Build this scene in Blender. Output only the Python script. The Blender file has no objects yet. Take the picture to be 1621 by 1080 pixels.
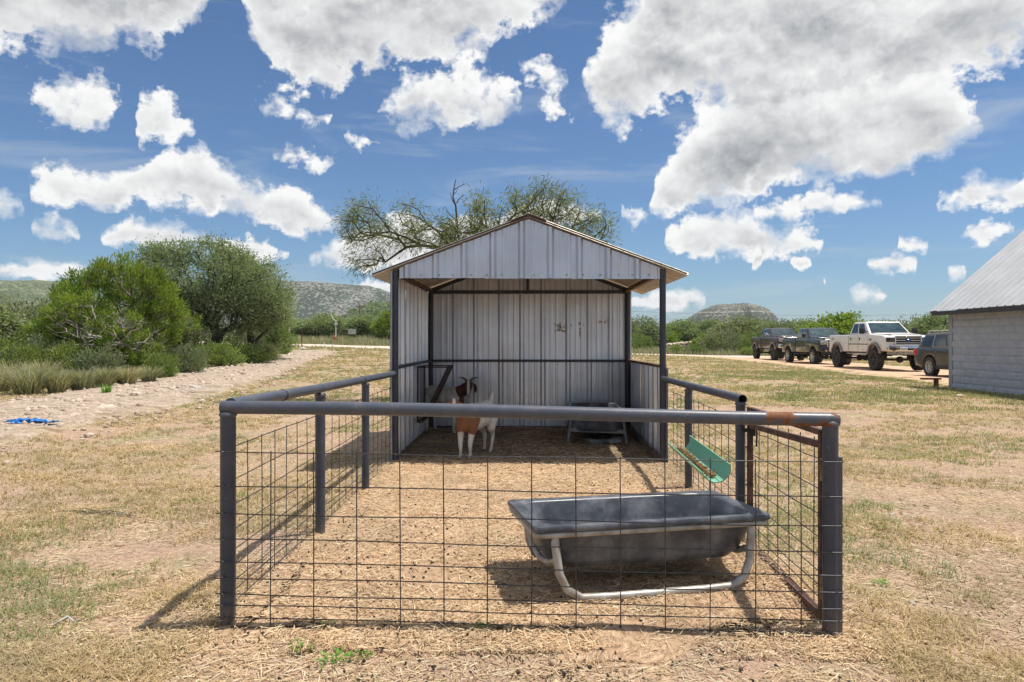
import bpy, bmesh, math, random
import numpy as np
from mathutils import Vector, Matrix, noise as mnoise

random.seed(7)
RNG = np.random.default_rng(11)
R = math.radians
PI = math.pi
C = bpy.context.scene.collection
scene = bpy.context.scene

# ------------------------------------------------------------------ camera
CAM_Z = 1.40
F_PX = 1150.0            # focal length of the photograph in its own pixels
cam_d = bpy.data.cameras.new('camera')
cam_d.sensor_width = 36.0
cam_d.lens = F_PX / 1621 * 36.0
cam_d.clip_start = 0.05
cam_d.clip_end = 20000
cam = bpy.data.objects.new('camera', cam_d)
C.objects.link(cam)
cam.location = (0, 0, CAM_Z)
cam.rotation_euler = (R(90), 0, 0)
scene.camera = cam

# ------------------------------------------------------------------ exposure
vs = scene.view_settings
vs.view_transform = 'Standard'
vs.look = 'None'
vs.exposure = 0.75
vs.gamma = 1.0
vs.use_curve_mapping = False

# ------------------------------------------------------------------ sun
SUN_TO = Vector((0.40, 0.03, 1.08)).normalized()
sun_d = bpy.data.lights.new('sun', 'SUN')
sun_d.energy = 3.3
sun_d.angle = R(0.5)
sun_d.color = (1.0, 0.94, 0.85)
sun = bpy.data.objects.new('sun', sun_d)
C.objects.link(sun)
sun.location = (0, 0, 50)
sun.rotation_euler = SUN_TO.to_track_quat('Z', 'Y').to_euler()


# ------------------------------------------------------------------ node helper
class NT:
    def __init__(self, tree):
        self.t = tree
        self.t.nodes.clear()

    def new(self, typ, **kw):
        n = self.t.nodes.new(typ)
        for k, v in kw.items():
            setattr(n, k, v)
        return n

    def put(self, sock, v):
        if isinstance(v, bpy.types.NodeSocket):
            self.t.links.new(v, sock)
        elif v is not None:
            try:
                sock.default_value = v
            except Exception:
                if isinstance(v, (tuple, list)) and len(v) == 3:
                    sock.default_value = (*v, 1.0)
                else:
                    sock.default_value = (v, v, v)

    def m(self, op, a=None, b=None, c=None, clamp=False):
        n = self.new('ShaderNodeMath', operation=op)
        n.use_clamp = clamp
        for i, v in enumerate((a, b, c)):
            self.put(n.inputs[i], v)
        return n.outputs[0]

    def vm(self, op, a=None, b=None, out=0, scale=None):
        n = self.new('ShaderNodeVectorMath', operation=op)
        self.put(n.inputs[0], a)
        if b is not None:
            self.put(n.inputs[1], b)
        if scale is not None:
            self.put(n.inputs['Scale'], scale)
        return n.outputs[out]

    def xyz(self, x=0.0, y=0.0, z=0.0):
        n = self.new('ShaderNodeCombineXYZ')
        for i, v in enumerate((x, y, z)):
            self.put(n.inputs[i], v)
        return n.outputs[0]

    def sep(self, v):
        n = self.new('ShaderNodeSeparateXYZ')
        self.put(n.inputs[0], v)
        return n.outputs

    def noise(self, vec, scale, detail=3.0, rough=0.55, dist=0.0, out=0):
        n = self.new('ShaderNodeTexNoise')
        self.put(n.inputs['Vector'], vec)
        self.put(n.inputs['Scale'], scale)
        n.inputs['Detail'].default_value = detail
        n.inputs['Roughness'].default_value = rough
        n.inputs['Distortion'].default_value = dist
        return n.outputs[out]

    def voro(self, vec, scale, out='Distance', rnd=1.0, feature='F1'):
        n = self.new('ShaderNodeTexVoronoi', feature=feature)
        self.put(n.inputs['Vector'], vec)
        self.put(n.inputs['Scale'], scale)
        n.inputs['Randomness'].default_value = rnd
        return n.outputs[out]

    def ss(self, v, a, b, lo=0.0, hi=1.0):
        n = self.new('ShaderNodeMapRange', interpolation_type='SMOOTHSTEP')
        self.put(n.inputs[0], v)
        n.inputs[1].default_value = a
        n.inputs[2].default_value = b
        n.inputs[3].default_value = lo
        n.inputs[4].default_value = hi
        return n.outputs[0]

    def mix(self, f, a, b, blend='MIX'):
        n = self.new('ShaderNodeMix', data_type='RGBA', blend_type=blend)
        n.clamp_factor = True
        self.put(n.inputs[0], f)
        self.put(n.inputs[6], a)
        self.put(n.inputs[7], b)
        return n.outputs[2]

    def ramp(self, f, stops, interp='LINEAR'):
        n = self.new('ShaderNodeValToRGB')
        n.color_ramp.interpolation = interp
        e = n.color_ramp.elements
        while len(e) < len(stops):
            e.new(0.5)
        for el, (p, c) in zip(e, stops):
            el.position = p
            el.color = (*c, 1.0)
        self.put(n.inputs[0], f)
        return n.outputs[0]

    def bump(self, h, strength=0.3, dist=0.01, normal=None):
        n = self.new('ShaderNodeBump')
        n.inputs['Strength'].default_value = strength
        n.inputs['Distance'].default_value = dist
        self.put(n.inputs['Height'], h)
        if normal is not None:
            self.put(n.inputs['Normal'], normal)
        return n.outputs[0]


# ------------------------------------------------------------------ world: physical sky with fair-weather cumulus
world = bpy.data.worlds.new('World')
scene.world = world
world.use_nodes = True
SKY_STRENGTH = 0.10
SKY_TINT = (0.375, 0.505, 0.625)


def build_world():
    w = NT(world.node_tree)
    out = w.new('ShaderNodeOutputWorld')
    bg = w.new('ShaderNodeBackground')
    bg.inputs['Strength'].default_value = SKY_STRENGTH
    sky = w.new('ShaderNodeTexSky')
    sky.sky_type = 'NISHITA'
    sky.sun_disc = False
    sky.sun_elevation = math.asin(SUN_TO.z)
    sky.sun_rotation = math.atan2(SUN_TO.x, SUN_TO.y)
    sky.altitude = 400
    sky.air_density = 1.0
    sky.dust_density = 0.6
    sky.ozone_density = 2.2
    tc = w.new('ShaderNodeTexCoord')
    d = w.vm('NORMALIZE', tc.outputs['Generated'])
    x, y, z = w.sep(d)
    hyp = w.m('SQRT', w.m('ADD', w.m('MULTIPLY', x, x), w.m('MULTIPLY', y, y)))
    hyp = w.m('MAXIMUM', hyp, 0.02)
    v = w.m('DIVIDE', z, hyp)                        # tangent of the elevation
    az = w.m('ARCTAN2', x, y)                        # azimuth, clockwise from +Y
    p = w.xyz(az, v, 0.0)
    # billows: the outline of each cloud is pushed about by turbulence
    w1 = w.noise(p, 9.0, 4.0, 0.62, out=1)
    wv = w.vm('SUBTRACT', w1, (0.5, 0.5, 0.5))
    amp = w.ss(v, 0.02, 0.36, 0.16, 1.0)
    pw = w.vm('ADD', p, w.vm('SCALE', wv, scale=w.m('MULTIPLY', amp, 0.060)))
    azw, vw, _ = w.sep(pw)
    U0, US = 0.65, 1.3
    # beyond 37 degrees either side the same weather carries on (mirrored repeat)
    u = w.m('PINGPONG', w.m('DIVIDE', w.m('ADD', azw, U0), US), 1.0)

    def A(px):
        return (math.atan((px - 810.5) / F_PX) + U0) / US

    def V(px, py):
        return (540 - py) / F_PX * math.cos(math.atan((px - 810.5) / F_PX))

    # each layer: runs of (azimuth px, top, bottom) as read off the photograph's sky
    LAY = [
        # high flat-bottomed masses
        [[(-60, -160, 60), (100, -160, 76), (200, -160, 66), (300, -120, 50), (325, -40, 20)],
         [(382, -40, 20), (410, -100, 85), (480, -160, 125), (530, -160, 140), (575, -160, 100), (690, -160, 92), (780, -140, 72), (860, -60, 34), (893, -20, 2)],
         [(926, 112, 150), (960, 30, 198), (1010, -20, 182), (1060, -160, 165), (1110, -160, 175), (1180, -200, 215), (1300, -200, 210), (1450, -200, 150), (1560, -160, 110), (1640, -120, 70), (1700, -100, 60)]],
        # lower part of the big bank, mid puffs
        [[(36, 150, 158), (60, 112, 185), (120, 108, 192), (165, 118, 190), (196, 152, 160)],
         [(205, 205, 212), (225, 148, 228), (260, 146, 232), (306, 205, 212)],
         [(388, 168, 176), (425, 150, 194), (480, 162, 192), (518, 180, 188)],
         [(604, 168, 178), (650, 110, 200), (720, 100, 198), (780, 106, 210), (826, 150, 160)],
         [(1030, 322, 334), (1045, 262, 338), (1080, 205, 335), (1150, 130, 325), (1260, 90, 300), (1380, 80, 275), (1500, 110, 240), (1552, 170, 205)]],
        [[(822, 100, 108), (855, 92, 138), (892, 128, 140)],
         [(50, 284, 296), (95, 258, 322), (170, 268, 332), (215, 258, 318), (310, 232, 334), (365, 262, 330), (420, 292, 350), (470, 304, 380), (545, 350, 372)],
         [(1190, 336, 344), (1250, 305, 352), (1330, 302, 336), (1398, 314, 322)],
         [(1476, 314, 322), (1540, 276, 324), (1600, 290, 330), (1680, 270, 330)]],
        [[(-20, 300, 335), (10, 298, 338), (36, 318, 330)],
         [(432, 236, 246), (480, 222, 264), (547, 256, 262)],
         [(560, 452, 468), (620, 446, 474), (700, 452, 470)],
         [(855, 150, 158), (880, 150, 180), (908, 172, 180)],
         [(1052, 372, 384), (1100, 340, 402), (1180, 336, 404), (1240, 372, 402), (1304, 378, 390)]],
        [[(48, 356, 366), (85, 346, 384), (126, 366, 378)],
         [(160, 366, 378), (205, 350, 386), (300, 362, 390), (340, 380, 392), (400, 374, 412), (455, 398, 408)],
         [(488, 404, 412), (540, 374, 424), (590, 352, 424), (650, 345, 424), (705, 356, 390), (780, 340, 380), (880, 310, 352), (946, 338, 350)],
         [(980, 340, 344), (1005, 332, 348), (1030, 340, 344)],
         [(1372, 418, 424), (1410, 404, 432), (1452, 414, 420)],
         [(1522, 372, 376), (1560, 358, 380), (1604, 362, 368)]],
        [[(-10, 425, 432), (60, 418, 436), (110, 412, 434), (160, 426, 432)],
         [(545, 210, 222), (575, 207, 236), (608, 224, 232)],
         [(1418, 388, 393), (1440, 384, 398), (1467, 388, 394)], [(1112, 404, 409), (1132, 403, 416), (1150, 406, 412)], [(1180, 405, 409), (1194, 403, 414), (1207, 406, 411)], [(1253, 413, 417), (1268, 412, 422), (1283, 414, 419)], [(1500, 430, 434), (1514, 429, 438), (1530, 431, 435)],
         [(1000, 474, 484), (1060, 460, 486), (1115, 470, 476)], [(1122, 480, 484), (1140, 470, 491), (1170, 482, 489)],
         [(1270, 446, 450), (1288, 440, 453), (1307, 446, 450)], [(1312, 462, 466), (1350, 456, 470), (1404, 466, 472)]],
    ]
    # cauliflower billows: rounded cells, smaller cells riding on larger ones
    def puff(q):
        n_ = w.new('ShaderNodeTexVoronoi', feature='F1')
        n_.normalize = True
        w.put(n_.inputs['Vector'], q)
        n_.inputs['Scale'].default_value = 17.0
        n_.inputs['Detail'].default_value = 3.0
        n_.inputs['Roughness'].default_value = 0.55
        n_.inputs['Lacunarity'].default_value = 2.3
        return w.m('SUBTRACT', 1.0, n_.outputs['Distance'])
    n1 = w.noise(p, 34.0, 4.0, 0.6, out=1)
    q0 = w.vm('ADD', w.vm('ADD', p, (0.0, 0.0, 0.37)), w.vm('SCALE', w.vm('SUBTRACT', n1, (0.5, 0.5, 0.5)), scale=0.028))
    p0 = puff(q0)
    p1 = puff(w.vm('ADD', q0, (0.005, 0.012, 0.0)))
    n2 = w.noise(p, 44.0, 5.0, 0.62)
    n3 = w.noise(w.vm('MULTIPLY', p, (1.0, 1.7, 1.0)), 8.0, 3.0, 0.5)
    tear = w.m('ADD', w.m('MULTIPLY', w.m('SUBTRACT', p0, 0.72), 0.10), w.m('MULTIPLY', w.m('SUBTRACT', n2, 0.5), 0.10))
    f = None
    thick = None
    for li, runs in enumerate(LAY):
        runs = sorted(runs, key=lambda q: q[0][0])
        cn = w.new('ShaderNodeRGBCurve')
        mp = cn.mapping
        mp.extend = 'HORIZONTAL'
        VM = 0.7
        for ch, which in ((0, 1), (1, 2)):
            pts = [(0.0, 0.02 if ch == 0 else 0.14)]
            for run in runs:
                a0 = A(run[0][0]) - 0.006
                m0 = (V(run[0][0], run[0][1]) + V(run[0][0], run[0][2])) / 2
                if run[0][0] < 0:
                    pts = []
                else:
                    if a0 > pts[-1][0] + 0.002:
                        pts.append((a0, (m0 - 0.05 if ch == 0 else m0 + 0.05)))
                for q in run:
                    a = min(max(A(q[0]), 0.0), 1.0)
                    pts.append((a, V(q[0], q[which])))
                a1 = A(run[-1][0]) + 0.006
                m1 = (V(run[-1][0], run[-1][1]) + V(run[-1][0], run[-1][2])) / 2
                if a1 < 0.99:
                    pts.append((a1, (m1 - 0.05 if ch == 0 else m1 + 0.05)))
            cur = mp.curves[ch]
            good = []
            for q in pts:
                if not good or q[0] > good[-1][0] + 1e-4:
                    good.append(q)
            while len(cur.points) < len(good):
                cur.points.new(0.5, 0.5)
            for pt, q in zip(cur.points, good):
                pt.location = (q[0], min(max(q[1] / VM, 0.0), 1.0))
                pt.handle_type = 'VECTOR'
        mp.update()
        w.put(cn.inputs['Color'], w.xyz(u, u, u))
        s = w.sep(cn.outputs[0])
        top = w.m('MULTIPLY', s[0], VM)
        bot = w.m('MULTIPLY', s[1], VM)
        # signed distance to the layer's outline, in elevation
        a_ = w.m('SUBTRACT', top, vw)
        b_ = w.m('SUBTRACT', vw, bot)
        fi = w.m('MINIMUM', a_, b_)
        hi = w.m('MAXIMUM', w.m('SUBTRACT', top, bot), 0.012)
        ti = w.m('DIVIDE', b_, hi)                   # 0 at the base, 1 at the top
        if f is None:
            f, thick = fi, ti
        else:
            g = w.ss(w.m('ADD', w.m('SUBTRACT', fi, f), w.m('MULTIPLY', tear, 0.7)), -0.022, 0.022)
            thick = w.m('ADD', thick, w.m('MULTIPLY', g, w.m('SUBTRACT', ti, thick)))
            f = w.m('SMOOTH_MAX', f, fi, 0.05) if li == 1 else w.m('MAXIMUM', f, fi)
    # above the frame the bank goes on as broken cumulus, cover raised for fill light
    hi_n = w.noise(w.vm('DIVIDE', d, w.xyz(w.m('MAXIMUM', z, 0.1), w.m('MAXIMUM', z, 0.1), w.m('MAXIMUM', z, 0.1))), 1.1, 2.0)
    f_hi = w.m('MULTIPLY', w.m('SUBTRACT', hi_n, 0.46), 0.40)
    gate = w.ss(v, 0.50, 0.62)
    f = w.m('ADD', w.m('MULTIPLY', f, w.m('SUBTRACT', 1.0, gate)), w.m('MULTIPLY', f_hi, gate))
    edge = w.m('ADD', w.m('MULTIPLY', w.m('SUBTRACT', p0, 0.72), 0.11), w.m('MULTIPLY', w.m('SUBTRACT', n2, 0.5), 0.085))
    amp2 = w.ss(v, 0.02, 0.36, 0.34, 1.0)
    dens = w.m('ADD', f, w.m('MULTIPLY', edge, amp2))
    wisp = w.noise(p, 12.0, 3.0, 0.5)
    alpha = w.m('SMOOTH_MIN', w.m('MAXIMUM', w.m('DIVIDE', w.m('ADD', dens, 0.006), w.m('MULTIPLY', w.m('ADD', amp, 0.15), w.ss(wisp, 0.42, 0.66, 0.013, 0.045))), 0.0), 1.0, 0.25, clamp=True)
    # thin cirrus streaks
    cs = w.noise(w.vm('MULTIPLY', w.vm('ADD', p, (0.0, 0.0, 3.0)), (2.2, 13.0, 1.0)), 1.6, 5.0, 0.6, 0.7)
    cirrus = w.m('MULTIPLY', w.ss(cs, 0.52, 0.78), 0.42)
    # shading: bright crowns and rims, grey undersides where the cloud is deep
    deep = w.ss(w.m('DIVIDE', dens, w.m('ADD', amp, 0.14)), 0.004, 0.060)
    low = w.ss(thick, 0.95, 0.15)
    emb = w.m('MULTIPLY', w.m('SUBTRACT', p0, p1), 1.15)
    emb = w.m('ADD', emb, w.m('MULTIPLY', w.m('SUBTRACT', n2, 0.5), 0.34))
    grey = w.m('MULTIPLY', deep, w.m('ADD', 0.30, w.m('MULTIPLY', low, 0.70)))
    grey = w.m('MULTIPLY', grey, w.ss(n3, 0.28, 0.68, 1.08, 0.32))
    base_dark = w.m('MULTIPLY', w.m('MULTIPLY', w.ss(thick, 0.45, 0.0), w.ss(dens, 0.0, 0.02)), w.m('MULTIPLY', w.ss(dens, 0.09, 0.03, 0.0, 1.0), w.ss(v, 0.10, 0.32, 0.44, 0.22)))
    lum = w.m('SUBTRACT', 0.98, w.m('ADD', w.m('MULTIPLY', grey, w.ss(v, 0.12, 0.40, 0.72, 0.74)), base_dark))
    lum = w.m('ADD', lum, emb)
    lum = w.m('MINIMUM', w.m('MAXIMUM', lum, 0.12), 1.08)
    ccol = w.mix(lum, (1.35, 1.47, 1.70), (5.9, 5.9, 5.85))
    skyc = w.mix(1.0, sky.outputs[0], SKY_TINT, 'MULTIPLY')
    c1 = w.mix(cirrus, skyc, (3.6, 3.9, 4.2))
    c2 = w.mix(alpha, c1, ccol)
    up = w.ss(v, -0.01, 0.01)
    c3 = w.mix(up, skyc, c2)
    w.put(bg.inputs['Color'], c3)
    w.t.links.new(bg.outputs[0], out.inputs[0])


build_world()


# ------------------------------------------------------------------ materials
def mat(name):
    m = bpy.data.materials.new(name)
    m.use_nodes = True
    w = NT(m.node_tree)
    out = w.new('ShaderNodeOutputMaterial')
    b = w.new('ShaderNodeBsdfPrincipled')
    w.t.links.new(b.outputs[0], out.inputs[0])
    return m, w, b


def simple(name, col, rough=0.5, metal=0.0, var=0.15, scale=6.0, bump=0.0, bscale=40.0, spec=0.5, col2=None, coat=0.0):
    m, w, b = mat(name)
    tc = w.new('ShaderNodeTexCoord').outputs['Object']
    n = w.noise(tc, scale, 5.0, 0.6)
    c2 = col2 or tuple(max(0.0, c * (1 - 2 * var)) for c in col)
    c1 = tuple(min(1.0, c * (1 + var)) for c in col)
    w.put(b.inputs['Base Color'], w.mix(w.ss(n, 0.3, 0.7), c2, c1))
    w.put(b.inputs['Roughness'], w.m('ADD', rough - 0.05, w.m('MULTIPLY', n, 0.1)))
    b.inputs['Metallic'].default_value = metal
    b.inputs['Specular IOR Level'].default_value = spec
    if coat:
        b.inputs['Coat Weight'].default_value = coat
        b.inputs['Coat Roughness'].default_value = 0.06
    if bump:
        w.put(b.inputs['Normal'], w.bump(w.noise(tc, bscale, 4.0), bump, 0.01))
    return m


M = {}


def painted_pipe(name, rust_amount, tint=(0.062, 0.071, 0.090), dusty=0.5, rust_from=None):
    """dark grey-blue fence paint, dusty, scuffed, rusted through in places"""
    m, w, b = mat(name)
    tc = w.new('ShaderNodeTexCoord').outputs['Object']
    n = w.noise(tc, 9.0, 5.0, 0.65)
    sp = w.noise(tc, 70.0, 3.0, 0.6)
    dust = w.ss(n, 0.42, 0.75, 0.0, dusty)
    col = w.mix(dust, tint, (0.17, 0.155, 0.135))
    zl = w.sep(tc)[2]
    col = w.mix(w.m('MULTIPLY', w.ss(w.m('ADD', zl, w.m('MULTIPLY', n, 0.25)), 0.34, 0.10), 0.75), col, (0.22, 0.165, 0.115))
    chip = w.ss(sp, 0.68, 0.72)
    col = w.mix(w.m('MULTIPLY', chip, 0.6), col, (0.34, 0.31, 0.28))
    rn = w.noise(w.vm('MULTIPLY', tc, (3.0, 3.0, 3.0)), 3.4, 7.0, 0.75)
    if rust_from is not None:
        rn = w.m('SUBTRACT', rn, w.ss(w.sep(tc)[0], rust_from, rust_from + 0.16, 0.22, 0.0))
    rs = w.ss(rn, 0.70 - rust_amount, 0.74 - rust_amount)
    rc = w.mix(w.noise(tc, 30.0, 4.0), (0.055, 0.022, 0.012), (0.30, 0.105, 0.030))
    col = w.mix(rs, col, rc)
    w.put(b.inputs['Base Color'], col)
    w.put(b.inputs['Roughness'], w.m('ADD', w.m('MULTIPLY', rs, 0.4), w.m('ADD', 0.38, w.m('MULTIPLY', dust, 0.3))))
    w.put(b.inputs['Normal'], w.bump(w.m('ADD', n, w.m('MULTIPLY', rs, -0.4)), 0.25, 0.004))
    return m


M['pipe'] = painted_pipe('pipe_paint', 0.0, (0.064, 0.075, 0.102), 0.30)
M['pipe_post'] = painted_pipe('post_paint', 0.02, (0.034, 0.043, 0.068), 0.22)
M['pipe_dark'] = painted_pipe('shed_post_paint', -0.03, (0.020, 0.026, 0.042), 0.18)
M['pipe_rust'] = painted_pipe('rusted_pipe_end', 0.215, (0.064, 0.075, 0.102), 0.30, 2.42)
M['wire'] = simple('panel_wire', (0.075, 0.078, 0.085), 0.45, 0.6, 0.25, 30)
M['wire_galv'] = simple('galvanised_panel_wire', (0.20, 0.20, 0.205), 0.42, 0.7, 0.25, 30)
M['gate_rust'] = simple('rust_brown_tube', (0.105, 0.050, 0.036), 0.7, 0.1, 0.35, 14, 0.2)
M['hinge'] = simple('rusty_yellow_hinge', (0.26, 0.17, 0.07), 0.7, 0.2, 0.5, 40, col2=(0.06, 0.025, 0.012))
M['black_iron'] = simple('black_iron', (0.02, 0.02, 0.022), 0.55, 0.3, 0.3, 20)
M['galv_tube'] = simple('galvanised_tube', (0.40, 0.395, 0.38), 0.45, 0.30, 0.15, 12, col2=(0.26, 0.23, 0.19))
M['wood_old'] = simple('weathered_board', (0.16, 0.105, 0.065), 0.85, 0, 0.35, 12, 0.3)
M['rack'] = simple('rust_dark_rod', (0.055, 0.028, 0.022), 0.7, 0.2, 0.3, 20)
M['mud'] = simple('mud_smear', (0.46, 0.385, 0.30), 0.9, 0, 0.25, 30)
M['sack'] = simple('white_woven_sack', (0.42, 0.41, 0.385), 0.7, 0, 0.15, 18)
M['tarp'] = simple('blue_tarp', (0.03, 0.22, 0.60), 0.5, 0, 0.25, 12)
M['feed'] = simple('feed_pellets', (0.40, 0.22, 0.09), 0.9, 0, 0.35, 60)
M['dung'] = simple('dark_droppings', (0.045, 0.034, 0.026), 0.85, 0, 0.3, 60)


def poly_tub():
    m, w, b = mat('black_poly')
    tc = w.new('ShaderNodeTexCoord').outputs['Object']
    n = w.noise(tc, 5.0, 6.0, 0.7)
    sc = w.noise(w.vm('MULTIPLY', tc, (3.0, 14.0, 14.0)), 6.0, 4.0, 0.6)
    dust = w.m('ADD', w.ss(n, 0.40, 0.75, 0.0, 0.75), w.ss(sc, 0.6, 0.75, 0.0, 0.35), clamp=True)
    w.put(b.inputs['Base Color'], w.mix(dust, (0.046, 0.054, 0.070), (0.225, 0.235, 0.255)))
    w.put(b.inputs['Roughness'], w.m('ADD', 0.34, w.m('MULTIPLY', dust, 0.3)))
    w.put(b.inputs['Normal'], w.bump(n, 0.1, 0.01))
    return m


M['tub'] = poly_tub()


def green_poly():
    m, w, b = mat('green_pvc')
    tc = w.new('ShaderNodeTexCoord').outputs['Object']
    n = w.noise(w.vm('MULTIPLY', tc, (1, 4, 4)), 7.0, 6.0, 0.7)
    w.put(b.inputs['Base Color'], w.mix(w.ss(n, 0.42, 0.75, 0.0, 0.8), (0.175, 0.480, 0.345), (0.34, 0.36, 0.24)))
    b.inputs['Roughness'].default_value = 0.5
    return m


M['green'] = green_poly()


def sheet_metal(name, base, stain, stain_col=(0.20, 0.135, 0.075), metal=0.35, rough=0.42, thr=0.0):
    """pale galvalume sheet with run-off streaks, dust and a few rust weeps"""
    m, w, b = mat(name)
    tc = w.new('ShaderNodeTexCoord').outputs['Object']
    oi = w.new('ShaderNodeObjectInfo')
    p = w.vm('ADD', tc, w.vm('SCALE', (3.1, 5.7, 2.3), scale=w.m('MULTIPLY', oi.outputs['Random'], 9.0)))
    big = w.noise(p, 1.7, 4.0, 0.6)
    streak = w.noise(w.vm('MULTIPLY', p, (26.0, 26.0, 1.1)), 1.0, 4.0, 0.65)
    fine = w.noise(p, 45.0, 3.0)
    col = w.mix(w.ss(big, 0.3, 0.7), tuple(c * 0.84 for c in base), base)
    s1 = w.m('MULTIPLY', w.ss(streak, 0.56 - thr, 0.82 - thr), stain)
    col = w.mix(s1, col, stain_col)
    col = w.mix(w.ss(fine, 0.66, 0.8, 0.0, 0.30), col, (0.26, 0.24, 0.21))
    w.put(b.inputs['Base Color'], col)
    b.inputs['Metallic'].default_value = metal
    w.put(b.inputs['Roughness'], w.m('ADD', rough, w.m('MULTIPLY', s1, 0.3)))
    w.put(b.inputs['Normal'], w.bump(big, 0.08, 0.05))
    return m


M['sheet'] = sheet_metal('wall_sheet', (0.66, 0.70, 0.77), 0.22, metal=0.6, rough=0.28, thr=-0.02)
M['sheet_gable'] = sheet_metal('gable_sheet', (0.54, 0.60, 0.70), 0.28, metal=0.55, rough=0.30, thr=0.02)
M['sheet_roof'] = sheet_metal('roof_sheet', (0.60, 0.54, 0.47), 0.7, (0.22, 0.13, 0.07), 0.3, 0.45, 0.06)
M['barn_roof'] = sheet_metal('barn_roof_sheet', (0.60, 0.61, 0.62), 0.12, (0.42, 0.40, 0.37), 0.3, 0.4)
M['screw'] = simple('screw_head', (0.25, 0.24, 0.23), 0.4, 0.7, 0.2, 60)


def cmu():
    m, w, b = mat('split_face_block_paint')
    tc = w.new('ShaderNodeTexCoord').outputs['Object']
    oi = w.new('ShaderNodeObjectInfo')
    p = w.vm('ADD', tc, w.vm('SCALE', (13.0, 7.0, 5.0), scale=oi.outputs['Random']))
    n = w.noise(p, 14.0, 6.0, 0.65)
    big = w.noise(p, 2.0, 3.0)
    col = w.mix(w.ss(big, 0.35, 0.65), (0.335, 0.360, 0.415), (0.385, 0.410, 0.460))
    col = w.mix(w.ss(n, 0.60, 0.75, 0.0, 0.35), col, (0.46, 0.46, 0.47))
    w.put(b.inputs['Base Color'], col)
    b.inputs['Roughness'].default_value = 0.8
    w.put(b.inputs['Normal'], w.bump(n, 0.5, 0.03))
    return m


M['cmu'] = cmu()
M['mortar'] = simple('painted_mortar', (0.30, 0.32, 0.37), 0.9, 0, 0.1, 20)
M['fascia'] = simple('dark_fascia', (0.030, 0.032, 0.036), 0.6, 0, 0.1, 6)
M['concrete'] = simple('concrete', (0.33, 0.29, 0.25), 0.9, 0, 0.2, 9, 0.3)


def car_paint(name, col, dust=0.25, dust_col=(0.36, 0.28, 0.20), metal=0.25, rough=0.28):
    m, w, b = mat(name)
    tc = w.new('ShaderNodeTexCoord').outputs['Object']
    n = w.noise(tc, 3.0, 5.0, 0.6)
    z = w.sep(tc)[2]
    low = w.ss(z, 1.15, 0.55)
    d = w.m('MULTIPLY', w.m('ADD', w.m('MULTIPLY', low, 1.4), 0.45), w.m('MULTIPLY', w.ss(n, 0.3, 0.75), dust), clamp=True)
    w.put(b.inputs['Base Color'], w.mix(d, col, dust_col))
    b.inputs['Metallic'].default_value = metal
    w.put(b.inputs['Roughness'], w.m('ADD', rough, w.m('MULTIPLY', d, 0.5)))
    b.inputs['Coat Weight'].default_value = 0.4
    b.inputs['Coat Roughness'].default_value = 0.08
    return m


M['paint_white'] = car_paint('white_truck_paint', (0.74, 0.72, 0.68), 0.35, metal=0.0)
M['paint_black'] = car_paint('black_truck_paint', (0.010, 0.013, 0.016), 0.05, metal=0.0, rough=0.2)
M['paint_maroon'] = car_paint('maroon_black_truck_paint', (0.034, 0.008, 0.012), 0.06, metal=0.0, rough=0.2)
M['paint_suv'] = car_paint('dark_blue_suv_paint', (0.009, 0.014, 0.024), 0.04, metal=0.0, rough=0.2)
M['chrome'] = simple('chrome_trim', (0.66, 0.65, 0.63), 0.16, 1.0, 0.05, 5)
M['glass'] = simple('tinted_glass', (0.020, 0.026, 0.030), 0.05, 0.0, 0.1, 3, spec=0.8)
M['windshield'] = simple('windscreen_glass', (0.035, 0.070, 0.075), 0.06, 0.0, 0.3, 2.5, spec=0.9)
M['rubber'] = simple('tyre_rubber', (0.042, 0.038, 0.034), 0.85, 0, 0.3, 8)
M['rim_dark'] = simple('dark_wheel', (0.045, 0.045, 0.048), 0.4, 0.6, 0.2, 8)
M['rim_alloy'] = simple('alloy_wheel', (0.48, 0.48, 0.47), 0.32, 0.8, 0.1, 8)
M['plastic'] = simple('black_plastic', (0.022, 0.022, 0.024), 0.6, 0, 0.2, 8)
M['flare'] = simple('dusty_flare', (0.30, 0.285, 0.26), 0.5, 0.2, 0.4, 12, col2=(0.10, 0.085, 0.07))
M['lens'] = simple('clear_lamp_lens', (0.42, 0.43, 0.43), 0.12, 0.3, 0.25, 14, spec=0.8)
M['lens_dark'] = simple('smoked_lamp_lens', (0.06, 0.065, 0.07), 0.12, 0.3, 0.4, 14, spec=0.8)
M['lens_red'] = simple('red_lamp_lens', (0.45, 0.02, 0.02), 0.15, 0, 0.15, 10)
M['plate'] = simple('licence_plate', (0.70, 0.70, 0.68), 0.4, 0, 0.05, 5)
M['plate_ink'] = simple('plate_ink', (0.12, 0.12, 0.16), 0.5, 0, 0.05, 5)
M['underbody'] = simple('underbody_dust', (0.085, 0.065, 0.045), 0.85, 0.1, 0.4, 10)
M['badge_blue'] = simple('blue_badge', (0.02, 0.05, 0.22), 0.25, 0.2, 0.05, 5)
M['badge_gold'] = simple('gold_badge', (0.55, 0.38, 0.08), 0.3, 0.6, 0.05, 5)
M['decal_red'] = simple('red_decal', (0.42, 0.03, 0.03), 0.5, 0, 0.1, 5)
M['decal_grey'] = simple('grey_decal', (0.10, 0.10, 0.11), 0.5, 0, 0.1, 5)

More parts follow.
